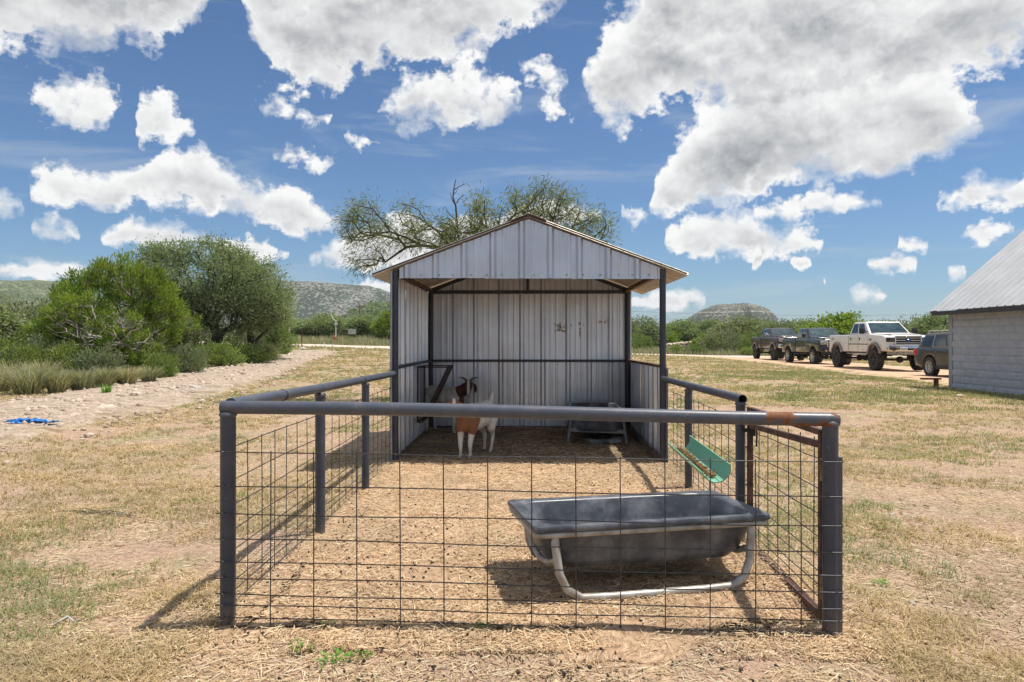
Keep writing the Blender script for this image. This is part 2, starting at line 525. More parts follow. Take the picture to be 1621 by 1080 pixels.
M['hydrant'] = simple('faded_red_hydrant', (0.33, 0.085, 0.065), 0.6, 0, 0.2, 10)
M['post_rust'] = simple('rusty_steel_post', (0.12, 0.045, 0.03), 0.8, 0.1, 0.3, 14)
M['white_plastic'] = simple('white_plastic', (0.72, 0.72, 0.70), 0.5, 0, 0.06, 6)
M['grey_plastic'] = simple('grey_green_plastic', (0.36, 0.42, 0.40), 0.6, 0, 0.1, 6)
M['red_plastic'] = simple('red_plastic', (0.50, 0.06, 0.04), 0.5, 0, 0.1, 6)
M['pole_wood'] = simple('utility_pole_wood', (0.25, 0.125, 0.07), 0.85, 0, 0.2, 8)
M['cable'] = simple('cable', (0.06, 0.06, 0.065), 0.6, 0, 0.05, 3)


# ---- ground family: one node set, each surface weights it differently
def ground_mat(name, kind):
    m, w, b = mat(name)
    geo = w.new('ShaderNodeNewGeometry')
    p = geo.outputs['Position']
    n_s = w.noise(p, 0.35, 3.0, 0.6)
    n_m = w.noise(p, 1.9, 5.0, 0.65)
    n_f = w.noise(p, 22.0, 5.0, 0.7)
    n_g = w.noise(p, 90.0, 3.0, 0.6)
    n_h = w.noise(p, 48.0, 5.0, 0.72)
    fib = w.noise(w.vm('MULTIPLY', w.vm('ADD', p, w.vm('SCALE', w.noise(p, 3.0, 1.0, out=1), scale=0.6)), (60.0, 14.0, 30.0)), 1.0, 3.0, 0.6)
    px, py, pz = w.sep(p)
    if kind == 'lawn':
        dirt = w.mix(w.ss(n_f, 0.3, 0.7), (0.285, 0.185, 0.135), (0.500, 0.355, 0.265))
        thatch = w.mix(w.ss(fib, 0.3, 0.7), (0.285, 0.193, 0.125), (0.600, 0.440, 0.300))
        green = w.mix(w.ss(n_f, 0.3, 0.7), (0.195, 0.185, 0.095), (0.385, 0.345, 0.195))
        col = w.mix(w.ss(n_m, 0.40, 0.62), dirt, thatch)
        gw = w.noise(p, 0.8, 6.0, 0.75)
        far = w.ss(py, 6.0, 24.0, 0.05, 0.13)
        gmask = w.ss(w.m('ADD', gw, w.m('ADD', far, w.m('MULTIPLY', w.m('SUBTRACT', n_s, 0.5), 0.45))), 0.56, 0.74)
        col = w.mix(w.m('MULTIPLY', gmask, 0.85), col, green)
        # beyond the yard the ground is rough pasture
        col = w.mix(w.ss(n_h, 0.56, 0.70, 0.0, 0.6), col, (0.62, 0.49, 0.35))
        col = w.mix(w.ss(n_h, 0.46, 0.34, 0.0, 0.6), col, (0.15, 0.098, 0.068))
        past = w.ss(py, 62.0, 78.0)
        col = w.mix(past, col, w.mix(n_m, (0.14, 0.125, 0.055), (0.27, 0.215, 0.105)))
        h = w.m('ADD', w.m('MULTIPLY', n_f, 0.7), w.m('ADD', w.m('MULTIPLY', n_h, 0.5), w.m('MULTIPLY', fib, 0.6)))
        w.put(b.inputs['Normal'], w.bump(h, 0.75, 0.03))
    elif kind == 'straw':
        s1 = w.mix(w.ss(fib, 0.3, 0.72), (0.32, 0.20, 0.125), (0.70, 0.50, 0.325))
        s2 = w.mix(w.ss(n_f, 0.3, 0.7), (0.25, 0.160, 0.100), (0.54, 0.375, 0.235))
        col = w.mix(w.ss(n_m, 0.30, 0.62), s2, s1)
        sp = w.ss(n_g, 0.63, 0.72, 0.0, 0.6)
        col = w.mix(sp, col, (0.10, 0.065, 0.045))
        # darker bedding colour inside the shelter
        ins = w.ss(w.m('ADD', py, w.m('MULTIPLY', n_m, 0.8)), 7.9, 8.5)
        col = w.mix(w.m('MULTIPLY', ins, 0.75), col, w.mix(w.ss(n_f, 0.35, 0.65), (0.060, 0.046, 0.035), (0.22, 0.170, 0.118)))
        h = w.m('ADD', w.m('MULTIPLY', n_f, 0.8), w.m('MULTIPLY', fib, 0.7))
        w.put(b.inputs['Normal'], w.bump(h, 0.9, 0.035))
    elif kind == 'rubble':
        vor = w.voro(p, 9.0, 'Color')
        s = w.mix(w.ss(n_f, 0.3, 0.7), (0.20, 0.145, 0.105), (0.54, 0.425, 0.330))
        s = w.mix(w.ss(w.sep(vor)[0], 0.2, 0.9, 0.0, 0.4), s, (0.62, 0.54, 0.45))
        at = w.new('ShaderNodeAttribute', attribute_name='edge')
        lawn = w.mix(w.ss(n_m, 0.35, 0.62), (0.26, 0.19, 0.12), (0.46, 0.37, 0.22))
        e = w.ss(w.m('ADD', at.outputs['Fac'], w.m('MULTIPLY', w.m('SUBTRACT', n_m, 0.5), 1.5)), 0.02, 0.42)
        col = w.mix(e, lawn, s)
        col = w.mix(w.ss(w.noise(p, 1.1, 6.0, 0.75), 0.54, 0.66, 0.0, 0.7), col, (0.24, 0.215, 0.12))
        h = w.m('ADD', n_f, w.voro(p, 14.0))
        w.put(b.inputs['Normal'], w.bump(h, 0.8, 0.04))
    elif kind == 'caliche':
        s = w.mix(w.ss(n_f, 0.3, 0.7), (0.47, 0.30, 0.19), (0.68, 0.48, 0.33))
        at = w.new('ShaderNodeAttribute', attribute_name='edge')
        lawn = w.mix(w.ss(n_m, 0.35, 0.62), (0.22, 0.18, 0.09), (0.42, 0.34, 0.19))
        e = w.ss(w.m('ADD', at.outputs['Fac'], w.m('MULTIPLY', w.m('SUBTRACT', n_m, 0.5), 1.5)), 0.02, 0.42)
        col = w.mix(e, lawn, s)
        w.put(b.inputs['Normal'], w.bump(n_f, 0.6, 0.03))
    else:
        s = w.mix(w.ss(n_f, 0.3, 0.7), (0.50, 0.42, 0.35), (0.62, 0.54, 0.46))
        at = w.new('ShaderNodeAttribute', attribute_name='edge')
        e = w.ss(w.m('ADD', at.outputs['Fac'], w.m('MULTIPLY', w.m('SUBTRACT', n_m, 0.5), 0.8)), 0.02, 0.3)
        col = w.mix(e, (0.34, 0.28, 0.15), s)
        w.put(b.inputs['Normal'], w.bump(n_f, 0.3, 0.02))
    w.put(b.inputs['Base Color'], col)
    b.inputs['Roughness'].default_value = 0.95
    b.inputs['Specular IOR Level'].default_value = 0.12
    return m


for k in ('lawn', 'straw', 'rubble', 'caliche', 'pale'):
    M['g_' + k] = ground_mat('ground_' + k, k)


def leaf_mat(name, cols, trans=0.25, rough=0.6):
    """leaf faces: colour varies leaf by leaf"""
    m = bpy.data.materials.new(name)
    m.use_nodes = True
    w = NT(m.node_tree)
    out = w.new('ShaderNodeOutputMaterial')
    b = w.new('ShaderNodeBsdfPrincipled')
    geo = w.new('ShaderNodeNewGeometry')
    oi = w.new('ShaderNodeObjectInfo')
    r = geo.outputs['Random Per Island']
    n = len(cols)
    col = w.ramp(r, [((i + 0.5) / n, c) for i, c in enumerate(cols)])
    big = w.noise(geo.outputs['Position'], 0.9, 3.0, 0.6)
    col = w.mix(0.6, col, w.mix(w.ss(big, 0.3, 0.7), (0.72, 0.80, 0.78), (1.20, 1.14, 1.0)), 'MULTIPLY')
    tint = w.mix(oi.outputs['Random'], (0.86, 0.92, 0.92), (1.14, 1.08, 0.98))
    col = w.mix(0.7, col, tint, 'MULTIPLY')
    w.put(b.inputs['Base Color'], col)
    b.inputs['Roughness'].default_value = rough
    b.inputs['Specular IOR Level'].default_value = 0.25
    tr = w.new('ShaderNodeBsdfTranslucent')
    w.put(tr.inputs['Color'], w.mix(1.0, col, (1.15, 1.25, 0.65), 'MULTIPLY'))
    mx = w.new('ShaderNodeMixShader')
    mx.inputs[0].default_value = trans
    w.t.links.new(b.outputs[0], mx.inputs[1])
    w.t.links.new(tr.outputs[0], mx.inputs[2])
    w.t.links.new(mx.outputs[0], out.inputs[0])
    return m


M['juniper'] = leaf_mat('juniper_foliage', [(0.105, 0.180, 0.032), (0.200, 0.285, 0.048), (0.300, 0.360, 0.072), (0.140, 0.215, 0.046)], 0.4)
M['oak'] = leaf_mat('live_oak_leaves', [(0.190, 0.245, 0.140), (0.255, 0.300, 0.185), (0.315, 0.350, 0.230), (0.160, 0.215, 0.130)], 0.45)
M['mesquite'] = leaf_mat('mesquite_leaflets', [(0.150, 0.185, 0.095), (0.195, 0.220, 0.110), (0.255, 0.245, 0.110), (0.120, 0.160, 0.095)], 0.4)
M['bright'] = leaf_mat('bright_shrub_leaves', [(0.160, 0.235, 0.060), (0.220, 0.290, 0.080), (0.270, 0.320, 0.110), (0.135, 0.200, 0.060)], 0.35)
M['greyleaf'] = leaf_mat('grey_green_shrub_leaves', [(0.185, 0.220, 0.125), (0.235, 0.260, 0.155), (0.275, 0.295, 0.180), (0.150, 0.185, 0.100)], 0.3)
M['drygrass'] = leaf_mat('dry_grass_blades', [(0.43, 0.32, 0.20), (0.59, 0.46, 0.30), (0.50, 0.39, 0.235), (0.35, 0.27, 0.16)], 0.3, 0.7)
M['greengrass'] = leaf_mat('green_grass_blades', [(0.20, 0.235, 0.10), (0.28, 0.295, 0.14), (0.36, 0.345, 0.19), (0.24, 0.26, 0.13)], 0.35, 0.6)
M['bunch'] = leaf_mat('bunch_grass_blades', [(0.27, 0.275, 0.19), (0.36, 0.34, 0.24), (0.43, 0.385, 0.28), (0.23, 0.24, 0.155)], 0.35, 0.7)
M['weedleaf'] = leaf_mat('weed_leaves', [(0.11, 0.25, 0.04), (0.17, 0.33, 0.06), (0.22, 0.36, 0.09)], 0.35, 0.5)
M['straw'] = leaf_mat('straw_stems', [(0.42, 0.28, 0.18), (0.64, 0.485, 0.335), (0.53, 0.38, 0.25), (0.30, 0.195, 0.13), (0.73, 0.62, 0.47)], 0.15, 0.7)
M['bark'] = simple('grey_bark', (0.165, 0.140, 0.120), 0.9, 0, 0.3, 9, 0.6, 30)
M['bark_dark'] = simple('dark_bark', (0.050, 0.042, 0.036), 0.9, 0, 0.3, 9, 0.6, 30)
M['bark_dead'] = simple('silver_dead_wood', (0.36, 0.32, 0.285), 0.9, 0, 0.25, 9, 0.4, 30)


def rock_mat(name, a, c):
    m, w, b = mat(name)
    tc = w.new('ShaderNodeTexCoord').outputs['Object']
    geo = w.new('ShaderNodeNewGeometry')
    r = geo.outputs['Random Per Island']
    oi = w.new('ShaderNodeObjectInfo')
    n = w.noise(tc, 9.0, 5.0, 0.65)
    f = w.m('ADD', w.m('MULTIPLY', r, 0.5), w.m('MULTIPLY', n, 0.6))
    col = w.mix(f, a, c)
    col = w.mix(0.5, col, w.mix(oi.outputs['Random'], (0.85, 0.8, 0.75), (1.1, 1.1, 1.1)), 'MULTIPLY')
    w.put(b.inputs['Base Color'], col)
    b.inputs['Roughness'].default_value = 0.9
    w.put(b.inputs['Normal'], w.bump(n, 0.5, 0.02))
    return m


M['lime'] = rock_mat('pale_limestone', (0.23, 0.165, 0.125), (0.66, 0.56, 0.46))
M['greyrock'] = rock_mat('grey_limestone', (0.22, 0.20, 0.18), (0.48, 0.45, 0.41))
M['clod'] = rock_mat('tan_clods', (0.26, 0.17, 0.11), (0.55, 0.41, 0.28))


# ------------------------------------------------------------------ mesh helpers
class MB:
    """collects faces (several materials allowed) and links them as ONE mesh object"""

    def __init__(self):
        self.v, self.f, self.fm, self.fs = [], [], [], []

    def add(self, vs_, fs_, smooth=False, mi=0):
        o = len(self.v)
        self.v.extend([tuple(q) for q in vs_])
        for f in fs_:
            self.f.append(tuple(i + o for i in f))
            self.fm.append(mi)
            self.fs.append(smooth)
        return self

    def box(self, c, s, rot=None, mi=0):
        hx, hy, hz = s[0] / 2, s[1] / 2, s[2] / 2
        P_ = [Vector((x, y, z)) for x in (-hx, hx) for y in (-hy, hy) for z in (-hz, hz)]
        if rot is not None:
            P_ = [rot @ q for q in P_]
        c = Vector(c)
        P_ = [q + c for q in P_]
        self.add(P_, [(0, 1, 3, 2), (4, 6, 7, 5), (0, 4, 5, 1), (2, 3, 7, 6), (0, 2, 6, 4), (1, 5, 7, 3)], False, mi)
        return self

    def bar(self, a, b, w_, h_, mi=0, up=(0, 0, 1)):
        """rectangular bar from a to b; w_ sideways, h_ along up"""
        a, b = Vector(a), Vector(b)
        d = (b - a)
        L = d.length
        d.normalize()
        s = d.cross(Vector(up))
        if s.length < 1e-4:
            s = d.cross(Vector((0, 1, 0)))
        s.normalize()
        n = s.cross(d)
        rot = Matrix((d, s, n)).transposed()
        return self.box((a + b) / 2, (L, w_, h_), rot, mi)

    def tube(self, pts, r, sides=10, caps=True, mi=0, closed=False, hollow=0.0):
        pts = [Vector(q) for q in pts]
        n = len(pts)
        rr = r if isinstance(r, (list, tuple)) else [r] * n
        ref = None
        rings = []
        for i in range(n):
            if closed:
                t = pts[(i + 1) % n] - pts[i - 1]
            else:
                t = pts[min(i + 1, n - 1)] - pts[max(i - 1, 0)]
            t.normalize()
            if ref is None:
                ref = t.orthogonal().normalized()
            ref = (ref - t * ref.dot(t))
            if ref.length < 1e-5:
                ref = t.orthogonal()
            ref.normalize()
            bi = t.cross(ref)
            rings.append([pts[i] + (ref * math.cos(2 * PI * k / sides) + bi * math.sin(2 * PI * k / sides)) * rr[i] for k in range(sides)])
        vs_ = [q for ring in rings for q in ring]
        fs_ = []
        m_ = n if closed else n - 1
        for i in range(m_):
            j = (i + 1) % n
            for k in range(sides):
                k2 = (k + 1) % sides
                fs_.append((i * sides + k, i * sides + k2, j * sides + k2, j * sides + k))
        self.add(vs_, fs_, True, mi)
        if caps and not closed:
            self.add(rings[0], [tuple(range(sides))[::-1]], False, mi)
            self.add(rings[-1], [tuple(range(sides))], False, mi)
        return self

    def lathe(self, prof, c=(0, 0, 0), axis='Z', sides=20, smooth=True, mi=0):
        """prof: (radius, height) pairs"""
        c = Vector(c)
        vs_, fs_ = [], []
        for (r_, h_) in prof:
            for k in range(sides):
                a = 2 * PI * k / sides
                if axis == 'Z':
                    q = Vector((r_ * math.cos(a), r_ * math.sin(a), h_))
                elif axis == 'Y':
                    q = Vector((r_ * math.cos(a), h_, -r_ * math.sin(a)))
                else:
                    q = Vector((h_, r_ * math.cos(a), r_ * math.sin(a)))
                vs_.append(c + q)
        for i in range(len(prof) - 1):
            for k in range(sides):
                k2 = (k + 1) % sides
                fs_.append((i * sides + k, i * sides + k2, (i + 1) * sides + k2, (i + 1) * sides + k))
        self.add(vs_, fs_, smooth, mi)
        return self

    def prism(self, poly, y0, y1, axis='Y', mi=0):
        """polygon in XZ (axis Y) or YZ (axis X) or XY (axis Z) pushed along the axis"""
        n = len(poly)

        def pt(q, t):
            if axis == 'Y':
                return (q[0], t, q[1])
            if axis == 'X':
                return (t, q[0], q[1])
            return (q[0], q[1], t)
        vs_ = [pt(q, y0) for q in poly] + [pt(q, y1) for q in poly]
        fs_ = [tuple(range(n)), tuple(range(2 * n - 1, n - 1, -1))]
        for i in range(n):
            j = (i + 1) % n
            fs_.append((i, i + n, j + n, j))
        self.add(vs_, fs_, False, mi)
        return self

    def mesh(self, name, mats, bevel=0.0, seg=2, recalc=True, angle=None):
        me = bpy.data.meshes.new(name)
        me.from_pydata(self.v, [], self.f)
        if not isinstance(mats, (list, tuple)):
            mats = [mats]
        for m_ in mats:
            me.materials.append(m_)
        me.polygons.foreach_set('material_index', self.fm)
        me.polygons.foreach_set('use_smooth', self.fs)
        if recalc or bevel:
            bm = bmesh.new()
            bm.from_mesh(me)
            if bevel:
                bmesh.ops.remove_doubles(bm, verts=bm.verts, dist=1e-5)
            bmesh.ops.recalc_face_normals(bm, faces=bm.faces)
            if bevel:
                ed = [e for e in bm.edges if len(e.link_faces) == 2 and e.calc_face_angle(0) > 0.5]
                bmesh.ops.bevel(bm, geom=ed, offset=bevel, segments=seg, profile=0.5, affect='EDGES', clamp_overlap=True)
            bm.to_mesh(me)
            bm.free()
            if bevel:
                me.polygons.foreach_set('use_smooth', [True] * len(me.polygons))
                me.set_sharp_from_angle(angle=angle or 0.7)
        me.update()
        return me

    def build(self, name, mats, parent=None, label=None, bevel=0.0, seg=2, kind=None, loc=None, angle=None):
        o = bpy.data.objects.new(name, self.mesh(name, mats, bevel, seg, True, angle))
        C.objects.link(o)
        if parent is not None:
            o.parent = parent
        if label:
            o['label'] = label
        if kind:
            o['kind'] = kind
        if loc is not None:
            o.location = loc
        return o


def tag(o, label, cat, group=None):
    o['label'] = label
    o['category'] = cat
    if group:
        o['group'] = group
    return o


def thing(name, label, cat, loc=(0, 0, 0), rotz=0.0, group=None):
    o = bpy.data.objects.new(name, None)
    C.objects.link(o)
    o.location = loc
    o.rotation_euler = (0, 0, rotz)
    o.empty_display_size = 0.2
    return tag(o, label, cat, group)


def place(name, me, parent=None, loc=(0, 0, 0), rot=(0, 0, 0), scale=(1, 1, 1)):
    o = bpy.data.objects.new(name, me)
    C.objects.link(o)
    if parent is not None:
        o.parent = parent
    o.location = loc
    o.rotation_euler = rot
    o.scale = scale
    return o


def dup(root, loc, rotz=0.0, scale=1.0, label=None, group=None):
    """copy a thing with its parts and their sub-parts"""
    r = root.copy()
    C.objects.link(r)
    r.location = loc
    r.rotation_euler = (0, 0, rotz)
    r.scale = (scale, scale, scale) if not isinstance(scale, tuple) else scale
    if label:
        r['label'] = label
    if group:
        r['group'] = group
    for ch in list(root.children):
        c = ch.copy()
        C.objects.link(c)
        c.parent = r
        for g in ch.children:
            d = g.copy()
            C.objects.link(d)
            d.parent = c
    return r


def np_mesh(name, verts, faces, m_, smooth=False):
    """faces: (n, k) int array, all of one size"""
    me = bpy.data.meshes.new(name)
    verts = np.asarray(verts, dtype=np.float32)
    faces = np.asarray(faces, dtype=np.int32)
    nf, k = faces.shape
    me.vertices.add(len(verts))
    me.vertices.foreach_set('co', verts.ravel())
    me.loops.add(nf * k)
    me.loops.foreach_set('vertex_index', faces.ravel())
    me.polygons.add(nf)
    me.polygons.foreach_set('loop_start', np.arange(0, nf * k, k, dtype=np.int32))
    me.polygons.foreach_set('loop_total', np.full(nf, k, dtype=np.int32))
    if smooth:
        me.polygons.foreach_set('use_smooth', np.ones(nf, dtype=bool))
    me.materials.append(m_)
    me.update(calc_edges=True)
    me.validate(verbose=False)
    return me


def fbm2(x, y, seed=0, octaves=4, f0=1.0, gain=0.5):
    """value noise, vectorised"""
    out = np.zeros_like(np.asarray(x, dtype=float))
    a, f, tot = 1.0, f0, 0.0
    for o in range(octaves):
        rr = np.random.default_rng(seed * 101 + o)
        T = rr.random((256, 256))
        xx, yy = x * f + 31.7 * o, y * f + 17.3 * o
        xi, yi = np.floor(xx).astype(int), np.floor(yy).astype(int)
        fx, fy = xx - xi, yy - yi
        fx, fy = fx * fx * (3 - 2 * fx), fy * fy * (3 - 2 * fy)
        g = lambda i, j: T[(xi + i) & 255, (yi + j) & 255]
        out = out + a * ((g(0, 0) * (1 - fx) + g(1, 0) * fx) * (1 - fy) + (g(0, 1) * (1 - fx) + g(1, 1) * fx) * fy)
        tot += a
        a *= gain
        f *= 2.0
    return out / tot


# ------------------------------------------------------------------ terrain
O = np.array([-1.243, 7.75])                       # shed's front corner post
ROT = math.atan2(-0.07, 2.836)
E1 = np.array([math.cos(ROT), math.sin(ROT)])
E2 = np.array([-math.sin(ROT), math.cos(ROT)])


def to_world(lx, ly):
    return O[0] + E1[0] * lx + E2[0] * ly, O[1] + E1[1] * lx + E2[1] * ly


def to_local(x, y):
    dx, dy = x - O[0], y - O[1]
    return dx * E1[0] + dy * E1[1], dx * E2[0] + dy * E2[1]


def sst(x, a, b):
    t = np.clip((x - a) / (b - a), 0, 1)
    return t * t * (3 - 2 * t)


TRACK = [(-7.6, 6.0), (-8.6, 9.5), (-8.5, 14.0), (-9.3, 20.0), (-10.4, 28.0), (-12.0, 37.0), (-13.2, 46.0), (-13.9, 50.0)]
DRIVE = [(14.0, 3.0), (15.6, 14.0), (16.6, 24.0), (17.4, 34.0), (18.2, 46.0), (18.6, 56.0), (16.0, 61.0)]


def line_dist(x, y, line):
    """distance to a polyline"""
    best = np.full(np.shape(x), 1e9)
    for (x0, y0), (x1, y1) in zip(line[:-1], line[1:]):
        dx, dy = x1 - x0, y1 - y0
        t = np.clip(((x - x0) * dx + (y - y0) * dy) / (dx * dx + dy * dy), 0, 1)
        best = np.minimum(best, np.hypot(x - x0 - t * dx, y - y0 - t * dy))
    return best


def ground_z(x, y):
    x, y = np.asarray(x, dtype=float), np.asarray(y, dtype=float)
    s = np.clip((y - 9.0) / 53.0, 0, 1.6)
    s = s * s / (s + 0.12) * 1.12
    xx = np.where(x > 19, 19 + 0 * x, x)
    lift = s * np.maximum(0.5 - 0.026 * xx, 0.0)
    lift = np.minimum(lift, 3.0)
    lx, ly = to_local(x, y)
    inpen = sst(lx, -1.2, 0.1) * (1 - sst(lx, 2.7, 4.0)) * sst(ly, -6.0, -4.0) * (1 - sst(ly, 3.0, 5.0))
    pen = inpen * (0.045 + 0.011 * np.clip(ly + 4.3, 0, 7.3))
    z = lift + pen + 0.02
    z = z + (fbm2(x, y, 3, 3, 0.35) - 0.5) * 0.09 * (1 - 0.7 * inpen)
    near = 1 - sst(np.hypot(x, y - 5), 9, 16)
    z = z + near * (fbm2(x, y, 5, 3, 2.6) - 0.5) * 0.035
    td = line_dist(x, y, TRACK)
    z = z + (1 - sst(td, 0.6, 2.6)) * (0.10 + 0.10 * (fbm2(x, y, 9, 3, 0.9) - 0.5))
    return z


def gz(x, y):
    return float(ground_z(np.array([x]), np.array([y]))[0])


def grid_obj(name, X, Y, m_, dz=0.0, zfun=None):
    gx, gy = np.meshgrid(X, Y)
    z = (zfun or ground_z)(gx, gy) + dz
    v = np.stack([gx, gy, z], -1).reshape(-1, 3)
    nx, ny = len(X), len(Y)
    i = (np.arange(ny - 1)[:, None] * nx + np.arange(nx - 1)[None, :]).ravel()
    f = np.stack([i, i + 1, i + nx + 1, i + nx], -1)
    o = bpy.data.objects.new(name, np_mesh(name, v, f, m_, True))
    C.objects.link(o)
    o['kind'] = 'structure'
    return o


def spaced(a, fine0, fine1, b, step, growth):
    xs = list(np.arange(fine0, fine1 + 1e-6, step))
    d, q = step, fine1
    while q < b:
        d *= growth
        q += d
        xs.append(q)
    d, q = step, fine0
    pre = []
    while q > a:
        d *= growth
        q -= d
        pre.append(q)
    return np.array(pre[::-1] + xs)


GX = spaced(-3000, -4.5, 4.5, 3000, 0.055, 1.045)
GY = spaced(-400, 2.2, 11.0, 4500, 0.055, 1.04)
grid_obj('ground', GX, GY, M['g_lawn'])

# straw bedding of the pen and shelter, spilling out under the wire
lx = np.linspace(-0.12, 2.98, 70)
ly = np.linspace(-4.75, 2.76, 160)
LX, LY = np.meshgrid(lx, ly)
wob = (fbm2(LX, LY, 21, 3, 1.6) - 0.5)
LXw = LX + np.where((LX < 0.1), wob * 0.25, 0) * (LY < -0.1) + np.where((LX > 2.8), wob * 0.25, 0) * (LY < -0.1)
LYw = LY + np.where(LY < -4.4, wob * 0.7, 0)
WX, WY = to_world(LXw, LYw)
WZ = ground_z(WX, WY) + 0.012 + (fbm2(WX, WY, 33, 4, 5.0) - 0.5) * 0.030
edge_in = np.minimum(np.minimum(LX + 0.12, 2.98 - LX) / 0.12, (LY + 4.75) / 0.25)
WZ = WZ - 0.03 * (1 - np.clip(edge_in, 0, 1)) * (LY < -0.05)
nx_, ny_ = len(lx), len(ly)
ii = (np.arange(ny_ - 1)[:, None] * nx_ + np.arange(nx_ - 1)[None, :]).ravel()
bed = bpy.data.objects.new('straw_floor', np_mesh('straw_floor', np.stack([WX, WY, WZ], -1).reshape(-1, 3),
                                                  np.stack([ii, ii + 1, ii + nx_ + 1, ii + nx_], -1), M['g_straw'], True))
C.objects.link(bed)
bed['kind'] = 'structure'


def ribbon(name, line, half, m_, dz, n_across=14, step=0.5, seed=1, wobble=0.5):
    """a strip of ground laid along a line, with ragged verges"""
    pts = []
    for (x0, y0), (x1, y1) in zip(line[:-1], line[1:]):
        n = max(2, int(math.hypot(x1 - x0, y1 - y0) / step))
        for i in range(n):
            t = i / n
            pts.append((x0 + (x1 - x0) * t, y0 + (y1 - y0) * t))
    pts.append(line[-1])
    P_ = np.array(pts)
    for _ in range(8):
        P_[1:-1] = (P_[:-2] + 2 * P_[1:-1] + P_[2:]) / 4
    T = np.gradient(P_, axis=0)
    T /= np.linalg.norm(T, axis=1)[:, None]
    N = np.stack([T[:, 1], -T[:, 0]], -1)
    u = np.linspace(-1, 1, n_across)
    hw = half + (fbm2(P_[:, 0], P_[:, 1], seed, 3, 0.4) - 0.5) * wobble
    XX = P_[:, None, 0] + N[:, None, 0] * u[None, :] * hw[:, None]
    YY = P_[:, None, 1] + N[:, None, 1] * u[None, :] * hw[:, None]
    e = (1 - np.abs(u))[None, :] * np.ones_like(XX)
    ZZ = ground_z(XX, YY) + dz * np.clip(e / 0.25, 0, 1) - 0.06 * (1 - np.clip(e / 0.18, 0, 1))
    n1, n2 = XX.shape
    i = (np.arange(n1 - 1)[:, None] * n2 + np.arange(n2 - 1)[None, :]).ravel()
    me = np_mesh(name, np.stack([XX, YY, ZZ], -1).reshape(-1, 3), np.stack([i, i + 1, i + n2 + 1, i + n2], -1), m_, True)
    at = me.attributes.new('edge', 'FLOAT', 'POINT')
    at.data.foreach_set('value', e.ravel().astype(np.float32))
    o = bpy.data.objects.new(name, me)
    C.objects.link(o)
    o['kind'] = 'structure'
    return o


ribbon('gravel_path', TRACK, 2.3, M['g_rubble'], 0.035, 18, 0.35, 4, 1.0)
ribbon('gravel_drive', DRIVE, 3.6, M['g_caliche'], 0.05, 16, 0.6, 6, 1.2)
ROAD = [(-120, 72), (-60, 66.5), (-30, 63.5), (-10, 62), (12, 61), (40, 63), (90, 70), (160, 84)]
ribbon('road', ROAD, 2.6, M['g_pale'], 0.09, 10, 1.0, 8, 0.5)


# ------------------------------------------------------------------ hills
def hill(name, cx, cy, L, W, H, m_, rot=0.0, flat=0.5, rough=0.12, seed=1, n=110, skew=0.0, z0=-2.0, dome=0.0):
    u = np.linspace(-1, 1, n)
    v = np.linspace(-1, 1, n // 2)
    U, V = np.meshgrid(u, v)
    rr = np.hypot(U - skew * (1 - np.abs(V)) * 0.0, V)
    nz = fbm2(U * 3 + 7 * seed, V * 3, seed, 5, 1.0)
    if dome:
        rr = np.hypot(np.where(U > 0, U * 1.12, U * 0.95), V)
    rad = rr + (nz - 0.5) * (0.08 if dome else 0.22)
    prof = np.clip((1 - rad) / (1 - flat), 0, 1)
    prof = prof * prof * (3 - 2 * prof)
    if dome:
        prof = np.clip(1 - np.clip(rad, 0, 1.2) ** np.where(U > 0.1, dome * 1.5, dome * 0.8), 0, 1)
        cl = np.clip((prof - 0.50) / 0.10, 0, 1)
        prof = 0.80 * prof + 0.20 * cl * (0.6 + 0.4 * prof)
    top = 1 + skew * U + (fbm2(U * 4, V * 4, seed + 5, 4, 1.0) - 0.5) * rough
    Z = H * prof * top + (fbm2(U * 14, V * 10, seed + 9, 3, 1.0) - 0.5) * H * 0.05 * (prof > 0.02) + z0
    X = U * L * math.cos(rot) - V * W * math.sin(rot) + cx
    Y = U * L * math.sin(rot) + V * W * math.cos(rot) + cy
    i = (np.arange(n // 2 - 1)[:, None] * n + np.arange(n - 1)[None, :]).ravel()
    o = bpy.data.objects.new(name, np_mesh(name, np.stack([X, Y, Z], -1).reshape(-1, 3), np.stack([i, i + 1, i + n + 1, i + n], -1), m_, True))
    C.objects.link(o)
    o['kind'] = 'structure'
    return o


def hill_mat(name, rock, scrub, cover, scale, band=0.0):
    m, w, b = mat(name)
    p = w.new('ShaderNodeNewGeometry').outputs['Position']
    n = w.noise(p, scale * 0.12, 5.0, 0.65)
    v = w.voro(p, scale, 'Distance')
    fine = w.noise(p, scale * 1.8, 4.0, 0.7)
    sp = w.m('ADD', w.m('MULTIPLY', fine, 0.55), w.m('ADD', w.m('MULTIPLY', v, 0.35), w.m('MULTIPLY', n, 0.5)))
    f = w.ss(sp, cover - 0.05, cover + 0.05)
    col = w.mix(f, scrub, rock)
    if band:
        z = w.sep(p)[2]
        st = w.noise(w.xyz(0.0, 0.0, w.m('ADD', z, w.m('MULTIPLY', n, 4.0))), band, 4.0, 0.7)
        col = w.mix(w.m('MULTIPLY', w.ss(st, 0.52, 0.58), w.ss(fine, 0.40, 0.55)), col, (0.42, 0.37, 0.32))
    w.put(b.inputs['Base Color'], col)
    b.inputs['Roughness'].default_value = 1.0
    b.inputs['Specular IOR Level'].default_value = 0.0
    w.put(b.inputs['Normal'], w.bump(sp, 0.6, 1.0 / scale))
    return m


